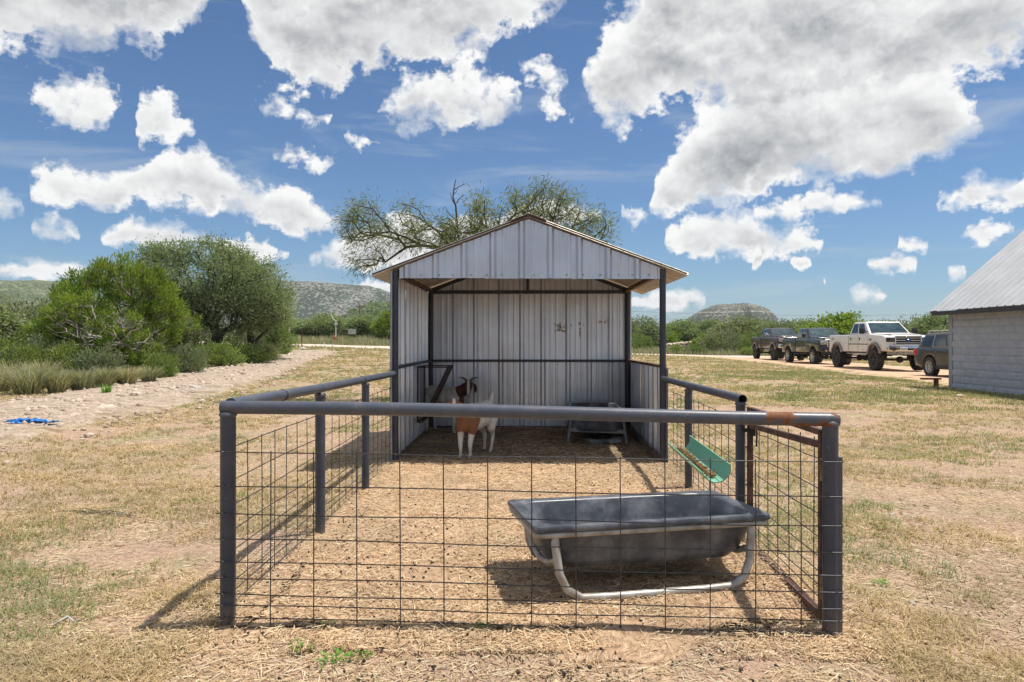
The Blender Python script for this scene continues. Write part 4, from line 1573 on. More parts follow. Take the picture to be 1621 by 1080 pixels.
# ------------------------------------------------------------------ V hay rack on the side wall
rack = thing('hay_rack', 'empty rust coloured V shaped hay rack hung in the back corner of the shelter', 'hay rack', (O[0], O[1], 0), ROT)
y0_, y1_ = 1.40, 2.02
xw, xo, zt, zb = 0.02, 0.40, 1.07, 0.38
rd = M['rack']
for y in (y0_, y1_):
    MB().bar((xw, y, zt), (xo, y, zt), 0.016, 0.016).build('rack_bar', rd, rack)
    MB().bar((xo, y, zt), (xw + 0.05, y, zb), 0.015, 0.015, up=(0, 1, 0)).build('rack_bar', rd, rack)
    MB().bar((xw, y, zt), (xw, y, zb), 0.018, 0.018, up=(0, 1, 0)).build('rack_bar', rd, rack)
    MB().bar((xw, y, zb), (xw + 0.05, y, zb), 0.018, 0.018).build('rack_bar', rd, rack)
for (x, z) in ((xw, zt), (xo, zt), (xw, zb), (xw + 0.05, zb)):
    MB().bar((x, y0_, z), (x, y1_, z), 0.016, 0.016).build('rack_bar', rd, rack)
for k in range(1, 5):
    y = y0_ + (y1_ - y0_) * k / 5
    MB().tube([(xo, y, zt), (xw + 0.05, y, zb)], 0.005, 6).build('rack_rod', rd, rack)
    MB().tube([(xw, y, zt), (xw, y, zb)], 0.005, 6).build('rack_rod', rd, rack)


# ------------------------------------------------------------------ goats: one continuous body each
def hidden_eval(me, mods):
    """apply modifiers to a mesh and return the resulting mesh"""
    o = bpy.data.objects.new('tmp', me)
    C.objects.link(o)
    for typ, kw in mods:
        md = o.modifiers.new(typ, typ)
        for k, v in kw.items():
            setattr(md, k, v)
    dg = bpy.context.evaluated_depsgraph_get()
    out = bpy.data.meshes.new_from_object(o.evaluated_get(dg))
    bpy.data.objects.remove(o)
    return out


def blob(mb, c, r, sides=14, rot=None):
    """ellipsoid"""
    rx, ry, rz = r if isinstance(r, (tuple, list)) else (r, r, r)
    vs_, fs_ = [], []
    nlat = 8
    for i in range(nlat + 1):
        th = PI * i / nlat
        for k in range(sides):
            a = 2 * PI * k / sides
            q = Vector((rx * math.sin(th) * math.cos(a), ry * math.sin(th) * math.sin(a), rz * math.cos(th)))
            if rot is not None:
                q = rot @ q
            vs_.append(Vector(c) + q)
    for i in range(nlat):
        for k in range(sides):
            k2 = (k + 1) % sides
            fs_.append((i * sides + k, (i + 1) * sides + k, (i + 1) * sides + k2, i * sides + k2))
    mb.add(vs_, fs_)


def limb(mb, pts):
    """pts: (x,y,z,r) chain of rounded cones"""
    for a, b_ in zip(pts[:-1], pts[1:]):
        pa, pb = Vector(a[:3]), Vector(b_[:3])
        n = max(2, int((pb - pa).length / (0.6 * min(a[3], b_[3]))) + 1)
        for i in range(n):
            t = i / n
            blob(mb, pa.lerp(pb, t), a[3] + (b_[3] - a[3]) * t, 10)
    blob(mb, pts[-1][:3], pts[-1][3], 10)


def goat_mat(name, patches, white=(0.66, 0.63, 0.585)):
    """coat: white hair with coloured areas given by the 'brown' point attribute"""
    m, w, b = mat(name)
    at = w.new('ShaderNodeAttribute', attribute_name='brown').outputs['Fac']
    dk = w.new('ShaderNodeAttribute', attribute_name='dark').outputs['Fac']
    tc = w.new('ShaderNodeTexCoord').outputs['Object']
    n = w.noise(tc, 38.0, 4.0, 0.6)
    hair = w.noise(w.vm('MULTIPLY', tc, (60.0, 140.0, 30.0)), 1.0, 3.0, 0.6)
    e = w.ss(w.m('ADD', at, w.m('MULTIPLY', w.m('SUBTRACT', n, 0.5), 0.55)), 0.42, 0.58)
    wcol = w.mix(hair, tuple(c * 0.82 for c in white), white)
    wcol = w.mix(w.ss(w.noise(tc, 7.0, 5.0, 0.7), 0.48, 0.75, 0, 0.5), wcol, (0.42, 0.34, 0.25))
    wcol = w.mix(w.ss(w.m('ADD', w.sep(tc)[2], w.m('MULTIPLY', n, 0.12)), 0.24, 0.10, 0.0, 0.5), wcol, (0.33, 0.25, 0.17))
    col = w.mix(e, wcol, w.mix(hair, tuple(c * 0.7 for c in patches), patches))
    col = w.mix(w.ss(w.m('ADD', dk, w.m('MULTIPLY', w.m('SUBTRACT', n, 0.5), 0.2)), 0.44, 0.56), col, (0.055, 0.042, 0.036))
    w.put(b.inputs['Base Color'], col)
    b.inputs['Roughness'].default_value = 0.75
    b.inputs['Sheen Weight'].default_value = 0.15
    w.put(b.inputs['Normal'], w.bump(w.m('ADD', hair, n), 0.5, 0.008))
    return m


def goat(name, label, loc, rotz, brown_fn, dark_fn, coat, head_at, head_dir, legs, scale=1.0, horns=False, tail_up=0.1, ear_col=None, body_z=0.46, head_tilt=0.0):
    """local frame: x forward, z up; withers at about body_z + 0.13"""
    t = thing(name, label, 'goat', loc, rotz, 'goats in the shelter')
    t.scale = (scale,) * 3
    mb = MB()
    bz = body_z
    # trunk: deep chest narrowing to the flank, broad rump
    for (x, z, rx, ry, rz) in ((0.25, bz + 0.005, 0.10, 0.098, 0.138), (0.17, bz - 0.005, 0.12, 0.125, 0.155), (0.05, bz - 0.008, 0.14, 0.145, 0.155), (-0.08, bz + 0.0, 0.14, 0.148, 0.150),
                               (-0.20, bz + 0.025, 0.12, 0.128, 0.132), (-0.30, bz + 0.035, 0.095, 0.108, 0.115)):
        blob(mb, (x, 0, z), (rx, ry, rz), 18)
    for k in range(9):
        x = 0.26 - 0.55 * k / 8
        blob(mb, (x, 0, bz + 0.115 + 0.012 * math.sin(k)), (0.05, 0.045, 0.03), 10)
    hx, hy, hz_ = head_at
    # neck
    n0 = Vector((0.26, 0, bz + 0.06))
    n1 = Vector((hx, hy, hz_)) - Vector(head_dir) * 0.03 + Vector((0, 0, -0.02))
    for k in range(10):
        s = k / 9
        blob(mb, n0.lerp(n1, s) + Vector((0.025 * math.sin(s * PI), 0, 0)), 0.100 - 0.036 * s, 14)
    blob(mb, (0.315, 0, bz - 0.05), (0.06, 0.075, 0.10), 14)
    # head: skull, muzzle along head_dir
    hd = Vector(head_dir).normalized()
    hs = Vector((-hd.y, hd.x, 0)).normalized()
    hu = hd.cross(hs) * -1
    if hu.z < 0:
        hu = -hu
    Mh = Matrix((hd, hs, hu)).transposed()
    H0 = Vector((hx, hy, hz_))

    def hp(a, b_, c_):
        return H0 + Mh @ Vector((a, b_, c_))
    blob(mb, hp(0.0, 0, 0.02), (0.072, 0.064, 0.066), 16, Mh)
    for k in range(8):
        s = k / 7
        blob(mb, hp(0.03 + 0.125 * s, 0, 0.012 - 0.030 * s + 0.012 * math.sin(s * PI)), (0.036, 0.051 - 0.016 * s, 0.052 - 0.018 * s), 12, Mh)
    blob(mb, hp(0.06, 0, -0.030), (0.065, 0.026, 0.022), 12, Mh)     # jaw
    for s in (-1, 1):
        blob(mb, hp(0.035, s * 0.044, 0.038), (0.022, 0.012, 0.014), 10, Mh)   # brow
        # haunch and shoulder mass
        blob(mb, (0.22, s * 0.085, bz - 0.06), (0.07, 0.045, 0.115), 12)
        blob(mb, (-0.28, s * 0.080, bz - 0.03), (0.095, 0.055, 0.130), 12)
    for L_ in legs:
        limb(mb, L_)
    # tail
    limb(mb, [(-0.37, 0, bz + 0.10, 0.026), (-0.42, 0, bz + 0.12 + tail_up * 0.5, 0.022), (-0.445, 0.0, bz + 0.12 + tail_up, 0.012)])
    me = mb.mesh('body_raw', coat, recalc=False)
    me = hidden_eval(me, [('REMESH', dict(mode='VOXEL', voxel_size=0.0085, use_smooth_shade=True)), ('SMOOTH', dict(factor=0.55, iterations=7))])
    me.name = 'body'
    me.materials.clear()
    me.materials.append(coat)
    for pl in me.polygons:
        pl.use_smooth = True
    co = np.zeros(len(me.vertices) * 3, dtype=np.float32)
    me.vertices.foreach_get('co', co)
    co = co.reshape(-1, 3)
    Minv = np.array(Mh.transposed())
    hl = (co - np.array(H0)) @ Minv.T
    for nm, fn in (('brown', brown_fn), ('dark', dark_fn)):
        a = me.attributes.new(nm, 'FLOAT', 'POINT')
        a.data.foreach_set('value', fn(co, hl).astype(np.float32))
    place('body', me, t)
    # ears: long drooping leaves of skin
    em = coat if ear_col is None else ear_col
    for s in (-1, 1):
        pts = [(-0.01, 0.040, 0.045), (-0.010, 0.078, 0.030), (-0.004, 0.098, -0.015), (0.006, 0.100, -0.070), (0.016, 0.092, -0.120)]
        wd = [0.014, 0.028, 0.036, 0.036, 0.008]
        mb = MB()
        vs_ = []
        for (a, b_, c_), w_ in zip(pts, wd):
            c = hp(a, s * b_, c_)
            for q, dd in ((-1, 0.0), (0, 0.010), (1, 0.0), (0, -0.002)):
                vs_.append(c + Mh @ Vector((q * w_ * 0.35 + dd, s * q * w_ * 0.95, 0)))
        fs_ = [(i * 4 + k, i * 4 + (k + 1) % 4, (i + 1) * 4 + (k + 1) % 4, (i + 1) * 4 + k) for i in range(4) for k in range(4)]
        fs_ += [(0, 1, 2, 3), (16, 17, 18, 19)]
        mb.add(vs_, fs_, True)
        me = mb.mesh('ear', em)
        me = hidden_eval(me, [('SUBSURF', dict(levels=2))])
        place('ear', me, t)
        ey = MB()
        blob(ey, hp(0.046, s * 0.047, 0.030), (0.010, 0.008, 0.010), 10, Mh)
        ey.f, ey.fs = ey.f, [True] * len(ey.f)
        ey.build('eye', M['eye'], t)
        if horns:
            pts, rr_ = [], []
            for k in range(9):
                q = k / 8
                pts.append(hp(-0.01 - 0.07 * q, s * (0.026 + 0.120 * q ** 1.1), 0.068 + 0.030 * math.sin(q * 2.9) + 0.004 * q))
                rr_.append(0.017 * (1 - q) + 0.003)
            MB().tube(pts, rr_, 10).build('horn', M['horn'], t)
    ns = MB()
    for s in (-1, 1):
        blob(ns, hp(0.178, s * 0.012, -0.010), (0.006, 0.006, 0.005), 8, Mh)
    ns.build('nostrils', M['eye'], t, kind='stuff')
    hf = MB()
    for L_ in legs:
        x, y, z, r_ = L_[-1]
        for s in (-1, 1):
            hf.lathe([(0.0, z - r_ - 0.012), (0.017, z - r_ - 0.012), (0.015, z - r_ + 0.022), (0.0, z - r_ + 0.022)], (x + 0.008, y + s * 0.012, 0), sides=10)
    hf.build('hooves', M['horn'], t, kind='stuff')
    return t


M['eye'] = simple('dark_eye', (0.02, 0.014, 0.01), 0.15, 0, 0.1, 30)
M['horn'] = simple('grey_horn', (0.10, 0.088, 0.080), 0.5, 0, 0.3, 40)
coat_a = goat_mat('tan_and_white_coat', (0.225, 0.088, 0.032))
coat_b = goat_mat('chestnut_and_white_coat', (0.085, 0.026, 0.014), (0.60, 0.57, 0.52))
M['ear_tan'] = simple('pale_tan_ear', (0.48, 0.30, 0.17), 0.7, 0, 0.25, 20)
M['ear_dark'] = simple('chestnut_ear', (0.075, 0.024, 0.013), 0.7, 0, 0.2, 20)


def std_legs(bz, fx=(0.25, 0.23), rx=(-0.33, -0.29), splay=0.0, f_step=(0.0, 0.0), r_step=(0.0, 0.0)):
    out = []
    for i, s in enumerate((-1, 1)):
        x = fx[i]
        out.append([(x, s * 0.072, bz - 0.08, 0.058), (x - 0.01, s * 0.064, bz - 0.17, 0.040), (x + 0.004 + f_step[i] * 0.5, s * 0.054, 0.190, 0.0285), (x + 0.004 + f_step[i] * 0.6, s * 0.053, 0.165, 0.0275),
                    (x - 0.006 + f_step[i] * 0.9, s * 0.050, 0.075, 0.0185), (x - 0.004 + f_step[i], s * 0.050, 0.052, 0.022), (x + 0.014 + f_step[i], s * 0.050, 0.026, 0.023)])
    for i, s in enumerate((-1, 1)):
        x = rx[i]
        out.append([(x + 0.03, s * 0.085, bz - 0.05, 0.072), (x + 0.055, s * 0.086, bz - 0.15, 0.052), (x - 0.010 + r_step[i] * 0.3, s * 0.078, 0.255, 0.031), (x - 0.045 + r_step[i] * 0.5, s * 0.075, 0.205, 0.025),
                    (x - 0.030 + r_step[i] * 0.8, s * 0.072, 0.085, 0.0185), (x - 0.024 + r_step[i], s * 0.072, 0.055, 0.022), (x - 0.004 + r_step[i], s * 0.072, 0.028, 0.0225)])
    return out


def brown_a(co, hl):
    # chestnut neck, chest and shoulder bib; pale face; white below
    x, y, z = co.T
    bib = 1 - sst(np.hypot((x - 0.31) / 0.20, (z - 0.44) / 0.24), 0.75, 1.05)
    low = sst(z + 0.35 * np.abs(y + 0.02), 0.29, 0.345)
    side = 1 - sst(np.abs(y), 0.11, 0.17) * sst(0.25 - x, 0.0, 0.1)
    neck = sst(x, 0.20, 0.26) * sst(z, 0.40, 0.46)
    head = sst(hl[:, 0], -0.12, -0.02) * (1 - sst(np.linalg.norm(hl, axis=1), 0.22, 0.26))
    blaze = (1 - sst(np.abs(hl[:, 1]), 0.010, 0.022)) * sst(hl[:, 2], -0.02, 0.01)
    return np.clip(np.maximum(np.maximum(bib, neck) * low * side, head) * (1 - head * blaze), 0, 1)


def dark_none(co, hl):
    return np.zeros(len(co))


def brown_b(co, hl):
    near = 1 - sst(np.linalg.norm(hl * np.array([1, 1, 0.75]), axis=1), 0.165, 0.215)
    x, y, z = co.T
    neck = sst(z, 0.42, 0.46) * sst(x, 0.335, 0.37)
    b_ = np.maximum(near, neck)
    blaze = (1 - sst(np.abs(hl[:, 1]), 0.012, 0.024)) * sst(hl[:, 2] + 0.3 * hl[:, 0], -0.03, 0.0) * (1 - sst(hl[:, 0], 0.20, 0.23)) * sst(hl[:, 0], -0.08, -0.04)
    return np.clip(b_ * (1 - blaze), 0, 1)


# front goat: chest to the camera, rump away to the right, head low behind the rail
fx_, fy_ = -0.48, 7.92
ang_a = math.atan2(-0.46, -0.20)
goat('goat', 'white young goat with tan neck and chest standing towards the front of the shelter', (fx_ + 0.08, fy_ + 0.17, gz(fx_, fy_) + 0.006), ang_a, brown_a, dark_none, coat_a,
     (0.42, -0.06, 0.600), tuple(Matrix.Rotation(-ang_a, 3, 'Z') @ Vector((0.10, -1.0, -0.30))), std_legs(0.455, (0.26, 0.25), (-0.33, -0.27), f_step=(0.03, 0.0), r_step=(-0.02, 0.05)), 0.98, False, 0.12, M['ear_tan'], 0.455)
ang_b = math.atan2(-0.52, 0.56)
hdx = Vector((0.03, -1.0, -0.55)).normalized()
hd_local = Matrix.Rotation(-ang_b, 3, 'Z') @ hdx
goat('goat', 'white horned goat with dark chestnut head and long ears at the back wall', (-0.92, 9.92, gz(-0.92, 9.92) + 0.012), ang_b, brown_b, dark_none, coat_b,
     (0.45, 0.05, 0.700), tuple(hd_local), std_legs(0.52, (0.25, 0.23), (-0.30, -0.27)), 0.94, True, -0.08, M['ear_dark'], 0.52)

# ------------------------------------------------------------------ vehicles (local frame: x forward, z up)


def arch(cx, r, zb, n=11):
    """wheel-arch points from front to back along the sill"""
    a0 = math.asin(min(0.98, max(-0.98, (zb - 0.0) / r))) if zb < r else 0
    return [(cx + r * math.cos(a), r * math.sin(a)) for a in np.linspace(a0, PI - a0, n)]


def wheel(t, x, y, z, Rr, wdt, rim_m, spokes=6, side=1):
    h = wdt / 2
    tyre = MB()
    tyre.lathe([(Rr * 0.60, -h * 0.85), (Rr * 0.80, -h), (Rr * 0.95, -h * 0.92), (Rr, -h * 0.7), (Rr * 1.0, 0), (Rr, h * 0.7), (Rr * 0.95, h * 0.92), (Rr * 0.80, h), (Rr * 0.60, h * 0.85), (Rr * 0.58, 0), (Rr * 0.60, -h * 0.85)], (x, y, z), 'Y', 32)
    nk = 26
    for k in range(nk):
        for s in (-1, 1):
            a = 2 * PI * (k + 0.25 * s) / nk
            rot = Matrix.Rotation(-a, 3, 'Y')
            tyre.box(Vector((x, y + s * h * 0.55, z)) + rot @ Vector((Rr * 1.005, 0, 0)), (0.022, h * 0.72, Rr * 0.13), rot)
    tp = tyre.build('wheel', M['rubber'], t)
    rim = MB()
    o_ = side * h * 0.80
    rim.lathe([(Rr * 0.62, o_ + side * 0.01), (Rr * 0.60, o_ + side * 0.012), (Rr * 0.56, o_ - side * 0.03), (Rr * 0.52, o_ - side * 0.09), (0.02, o_ - side * 0.10)], (x, y, z), 'Y', 28)
    rim.lathe([(0.0, o_ - side * 0.005), (Rr * 0.13, o_ - side * 0.01), (Rr * 0.15, o_ - side * 0.05), (Rr * 0.17, o_ - side * 0.1)], (x, y, z), 'Y', 14)
    for k in range(spokes):
        rot = Matrix.Rotation(2 * PI * k / spokes, 3, 'Y')
        rim.box(Vector((x, y + o_ - side * 0.035, z)) + rot @ Vector((Rr * 0.345, 0, 0)), (Rr * 0.47, 0.035, Rr * 0.13), rot)
    rim.build('rim', rim_m, tp)


def quad_panel(name, parent, m_, pts, out, th=0.012, inset=0.0):
    """a pane: four corners pushed along 'out'"""
    P_ = [Vector(q) for q in pts]
    c = sum(P_, Vector()) / 4
    P_ = [q + (c - q).normalized() * inset for q in P_]
    o_ = Vector(out).normalized()
    mb = MB()
    mb.add([q + o_ * th for q in P_] + [q - o_ * 0.01 for q in P_], [(0, 1, 2, 3), (7, 6, 5, 4), (0, 4, 5, 1), (1, 5, 6, 2), (2, 6, 7, 3), (3, 7, 4, 0)])
    return mb.build(name, m_, parent, bevel=0.004, seg=1)


def face_patch(A, B_, C_, D_, u0, u1, v0, v1):
    """A,B bottom corners, D,C top corners of a face; a patch of it"""
    A, B_, C_, D_ = map(Vector, (A, B_, C_, D_))

    def q(u, v):
        return A.lerp(B_, u).lerp(D_.lerp(C_, u), v)
    return [q(u0, v0), q(u1, v0), q(u1, v1), q(u0, v1)]


def text_mesh(body, size, m_, name, depth=0.002):
    cu = bpy.data.curves.new(name, 'FONT')
    cu.body = body
    cu.size = size
    cu.extrude = depth
    cu.align_x = 'CENTER'
    o = bpy.data.objects.new('tmp_text', cu)
    C.objects.link(o)
    dg = bpy.context.evaluated_depsgraph_get()
    me = bpy.data.meshes.new_from_object(o.evaluated_get(dg))
    bpy.data.objects.remove(o)
    me.name = name
    me.materials.clear()
    me.materials.append(m_)
    return me


def pickup(label, loc, rotz, paint, Rr=0.45, lift=0.20, style='a', flares=False, tow=False):
    t = thing('pickup_truck', label, 'pickup truck', loc, rotz, 'pickup trucks parked along the gravel drive')
    hw = 0.98
    zb = 0.52 + lift                   # sill
    zt = zb + 0.80                     # belt / bed rail
    zr = zt + 0.60                     # roof
    xf, xr = 1.86, -2.02               # axles
    ar = Rr + 0.10
    az_ = Rr + 0.03                    # arch centre height
    xF, xB = 2.78, -2.98

    def arch_pts(cx):
        return [(cx + ar * math.cos(a), az_ + lift * 0.4 + ar * math.sin(a)) for a in np.linspace(0.15, PI - 0.15, 12) if az_ + lift * 0.4 + ar * math.sin(a) > zb]
    hood = zt - 0.02
    body = [(xF - 0.02, zb + 0.10), (xF, zb + 0.45), (xF - 0.06, hood - 0.10), (xF - 0.20, hood - 0.03), (1.28, zt + 0.02), (-0.80, zt + 0.01), (-0.80, zb), (xf - ar - 0.12, zb)]
    ap = arch_pts(xf)[::-1]
    body += [(xf - ar - 0.01, zb)] + ap + [(xf + ar + 0.01, zb + 0.05)]
    MB().prism(body, -hw, hw).build('body', paint, t, bevel=0.05, seg=3)
    # hood crown
    hd = MB()
    hd.add([(xF - 0.22, -0.70, hood - 0.02), (xF - 0.22, 0.70, hood - 0.02), (1.30, 0.78, zt + 0.035), (1.30, -0.78, zt + 0.035),
            (xF - 0.10, -0.66, hood - 0.09), (xF - 0.10, 0.66, hood - 0.09)], [(0, 1, 2, 3), (4, 5, 1, 0)])
    vs0 = hd.v
    hd = MB()
    bumpz = 0.045
    hd.add(vs0 + [(q[0], q[1] * 0.93, q[2] + bumpz) for q in vs0], [(6, 7, 8, 9), (10, 11, 7, 6), (0, 1, 7, 6), (1, 2, 8, 7), (2, 3, 9, 8), (3, 0, 6, 9), (4, 5, 11, 10), (4, 10, 6, 0), (5, 1, 7, 11)])
    hd.build('hood', paint, t, bevel=0.025, seg=2)
    # bed: two sides with arches, floor, tailgate
    ap = arch_pts(xr)[::-1]
    side = [(-0.83, zb), (-0.83, zt), (xB, zt - 0.01), (xB - 0.02, zb + 0.35), (xB + 0.05, zb + 0.02), (xr - ar - 0.01, zb)] + ap + [(xr + ar + 0.01, zb)]
    for s in (-1, 1):
        MB().prism(side, s * (hw - 0.14), s * hw).build('bed_side', paint, t, bevel=0.035, seg=3)
    MB().box(((xB - 0.85) / 2, 0, zb + 0.28), (abs(xB + 0.85), 2 * hw - 0.26, 0.05)).build('bed_floor', M['underbody'], t)
    MB().box((xB + 0.03, 0, (zt + zb + 0.25) / 2), (0.07, 2 * hw - 0.27, zt - zb - 0.27)).build('tailgate', paint, t, bevel=0.015)
    # greenhouse
    b0, b1, r0, r1 = -0.78, 1.30, -0.60, 0.55
    wb, wt = hw - 0.03, hw - 0.20
    z1 = zt + 0.01
    cab = MB()
    cab.add([(b0, -wb, z1), (b1, -wb, z1), (b1, wb, z1), (b0, wb, z1), (r0, -wt, zr), (r1, -wt, zr), (r1, wt, zr), (r0, wt, zr), (r0 + 0.3, 0, zr + 0.03), (r1 - 0.3, 0, zr + 0.03)],
            [(0, 1, 5, 4), (1, 2, 6, 5), (2, 3, 7, 6), (3, 0, 4, 7), (4, 5, 9, 8), (6, 7, 8, 9), (5, 6, 9), (7, 4, 8), (3, 2, 1, 0)])
    cab.build('cab', paint, t, bevel=0.055, seg=3)
    for s in (-1, 1):
        A, B_, C_, D_ = (b0, s * wb, z1), (b1, s * wb, z1), (r1, s * wt, zr), (r0, s * wt, zr)
        out = (0, s, 0.3)
        quad_panel('side_window', t, M['glass'], face_patch(A, B_, C_, D_, 0.09, 0.435, 0.10, 0.84), out, 0.006)
        quad_panel('side_window', t, M['glass'], face_patch(A, B_, C_, D_, 0.485, 0.85, 0.10, 0.84), out, 0.006)
        for x in (-0.62, 0.30):
            MB().box((x + 0.10, s * (hw + 0.012), zt - 0.19), (0.05, 0.03, 0.12) if style == 'c' else (0.16, 0.03, 0.04)).build('door_handle', M['plastic'] if style == 'c' else paint, t, bevel=0.008, seg=1)
        # door shut lines
        dl = MB()
        for x in (-0.77, 0.24, 1.22):
            dl.box((x, s * (hw + 0.0005), (zt + zb) / 2 + 0.03), (0.014, 0.006, zt - zb - 0.12))
        dl.box((0.22, s * (hw + 0.004), zb + 0.36), (1.95, 0.012, 0.035))
        dl.build('door_seam', M['plastic'], t)
        # mirror
        mr = MB()
        mr.bar((1.08, s * (wb - 0.02), zt + 0.14), (1.06, s * (hw + 0.17), zt + 0.14), 0.05, 0.04)
        mr.box((1.06, s * (hw + 0.20), zt + 0.17), (0.10, 0.20, 0.27 if style == 'c' else 0.19))
        mr.build('mirror', M['chrome'] if style == 'a' else M['plastic'], t, bevel=0.02, seg=2)
        # step
        MB().bar((-0.92, s * (hw - 0.03), zb - 0.08), (1.18, s * (hw - 0.03), zb - 0.08), 0.13, 0.05).build('running_board', M['chrome'] if style != 'b' else M['plastic'], t, bevel=0.015, seg=1)
        br = MB()
        for x in (-0.7, 0.1, 0.95):
            br.bar((x, s * (hw - 0.06), zb - 0.06), (x, s * (hw - 0.30), zb + 0.05), 0.03, 0.03)
        br.build('step_bracket', M['underbody'], t)
        # flares
        if flares:
            for cx in (xf, xr):
                path = [(cx + (ar + 0.02) * math.cos(a), s * (hw + 0.03), az_ + lift * 0.4 + (ar + 0.02) * math.sin(a)) for a in np.linspace(0.25, PI - 0.2, 13)]
                mb = MB()
                for q0, q1 in zip(path[:-1], path[1:]):
                    mb.bar(q0, q1, 0.12, 0.09)
                mb.build('fender_flare', M['flare'], t, bevel=0.015, seg=1)
        # lamps
        hl_ = MB().box((xF - 0.05, s * 0.74, zb + 0.56), (0.14, 0.36, 0.22))
        hl_.build('headlight', M['lens_dark'] if style == 'c' else M['lens'], t, bevel=0.03, seg=2)
        MB().box((xF + 0.11, s * 0.62, zb + 0.12), (0.06, 0.18, 0.09)).build('fog_lamp', M['lens'] if style != 'c' else M['plastic'], t, bevel=0.01, seg=1)
        MB().box((xB - 0.01, s * (hw - 0.08), zb + 0.52), (0.06, 0.14, 0.40)).build('tail_light', M['lens_red'], t, bevel=0.015, seg=1)
    quad_panel('windscreen', t, M['windshield'], face_patch((b1, -wb, z1), (b1, wb, z1), (r1, wt, zr), (r1, -wt, zr), 0.05, 0.95, 0.06, 0.90), (1, 0, 1.1), 0.008)
    quad_panel('rear_window', t, M['glass'], face_patch((b0, wb, z1), (b0, -wb, z1), (r0, -wt, zr), (r0, wt, zr), 0.12, 0.88, 0.15, 0.85), (-1, 0, 0.3), 0.008)
    wl = MB()
    for s in (-0.35, 0.35):
        wl.bar((b1 - 0.0, s, z1 + 0.045), (b1 - 0.10, s + 0.42, z1 + 0.10), 0.02, 0.015)
    wl.build('wiper', M['plastic'], t)
    # grille
    gr = MB().box((xF - 0.03, 0, zb + 0.53), (0.10, 1.08, 0.34))
    gp = gr.build('grille', M['plastic'], t, bevel=0.01, seg=1)
    gb = MB()
    nb = 3 if style == 'c' else 2
    for k in range(nb):
        gb.box((xF + 0.035, 0, zb + 0.53 + (k - (nb - 1) / 2) * 0.105), (0.03, 1.04, 0.042 if style == 'b' else 0.03))
    gb.box((xF + 0.03, 0, zb + 0.715), (0.05, 1.12, 0.05))
    gb.box((xF + 0.03, 0, zb + 0.35), (0.05, 1.10, 0.035))
    for s in (-1, 1):
        gb.box((xF + 0.03, s * 0.55, zb + 0.53), (0.05, 0.05, 0.38))
    gb.build('grille_bar', M['chrome'] if style != 'a' else M['paint_black'], gp, bevel=0.006, seg=1)
    bd = MB().lathe([(0.0, 0.0), (0.085, 0.0), (0.085, 0.02), (0.0, 0.024)], (0, 0, 0), 'X', 20)
    bo = bd.build('emblem', M['badge_blue'] if style == 'c' else (M['badge_gold'] if style == 'b' else M['chrome']), gp, loc=(xF + 0.052, 0, zb + 0.53))
    bo.scale = (1, 1.35, 0.62)
    # bumpers
    mb = MB()
    zc = zb + 0.18
    prof = [(xF - 0.05, -hw + 0.02), (xF + 0.09, -hw + 0.12), (xF + 0.16, -0.5), (xF + 0.18, 0), (xF + 0.16, 0.5), (xF + 0.09, hw - 0.12), (xF - 0.05, hw - 0.02), (xF - 0.15, hw - 0.05), (xF - 0.10, 0), (xF - 0.15, -hw + 0.05)]
    mb.prism(prof, zc - 0.13, zc + 0.15, 'Z')
    mb.build('front_bumper', M['chrome'] if style != 'b' else paint, t, bevel=0.03, seg=2)
    MB().box((xF + 0.165, 0.0, zc - 0.03), (0.05, 0.62, 0.10)).build('bumper_vent', M['plastic'], t, bevel=0.01, seg=1)
    MB().prism([(xF - 0.05, -hw + 0.10), (xF + 0.10, -0.6), (xF + 0.12, 0), (xF + 0.10, 0.6), (xF - 0.05, hw - 0.10), (xF - 0.2, 0)], zc - 0.26, zc - 0.13, 'Z').build('valance', M['plastic'] if style != 'c' else M['flare'], t, bevel=0.015, seg=1)
    pl = MB().box((xF + 0.20, -0.28 if style == 'c' else 0.3, zc - 0.02), (0.015, 0.32, 0.16)).build('licence_plate', M['plate'], t, bevel=0.006, seg=1)
    ink = MB()
    for k in range(6):
        ink.box((xF + 0.2085, (-0.28 if style == 'c' else 0.3) + (k - 2.5) * 0.042, zc - 0.02), (0.003, 0.024, 0.06))
    ink.build('plate_print', M['plate_ink'], pl)
    MB().box((xB - 0.10, 0, zb + 0.06), (0.18, 1.85, 0.17)).build('rear_bumper', M['chrome'], t, bevel=0.03, seg=2)
    # chassis, axles
    ch = MB()
    for s in (-1, 1):
        ch.bar((xB + 0.1, s * 0.42, zb - 0.02), (xF - 0.1, s * 0.42, zb - 0.02), 0.08, 0.14)
    for x in (xf, xr):
        ch.tube([(x, -0.85, Rr), (x, 0.85, Rr)], 0.055, 10)
        blob(ch, (x, 0.12, Rr), (0.17, 0.15, 0.15), 12)
        for s in (-1, 1):
            ch.bar((x, s * 0.5, Rr), (x, s * 0.5, zb + 0.1), 0.08, 0.10, up=(0, 1, 0))
            ch.bar((x - 0.55, s * 0.5, Rr + 0.18), (x + 0.55, s * 0.5, Rr + 0.18), 0.06, 0.05)
    ch.box((-0.3, 0.2, zb - 0.06), (1.1, 0.5, 0.22))
    ch.box((0.9, 0, zb - 0.02), (0.9, 0.5, 0.26))
    ch.tube([(xB + 0.2, -0.5, zb - 0.05), (0.6, -0.4, zb - 0.1)], 0.05, 8)
    ch.build('chassis', M['underbody'], t)
    wm = MB()
    for cx in (xf, xr):
        wm.box((cx, 0, zb + 0.25), (2 * ar - 0.02, 2 * hw - 0.30, 0.42))
    wm.build('wheel_well', M['underbody'], t)
    for cx in (xf, xr):
        for s in (-1, 1):
            wheel(t, cx, s * (hw - 0.10 if style != 'c' else hw - 0.06), Rr, Rr, 0.31, M['rim_dark'] if style != 'b' else M['rim_alloy'], 6 if style != 'b' else 5, s)
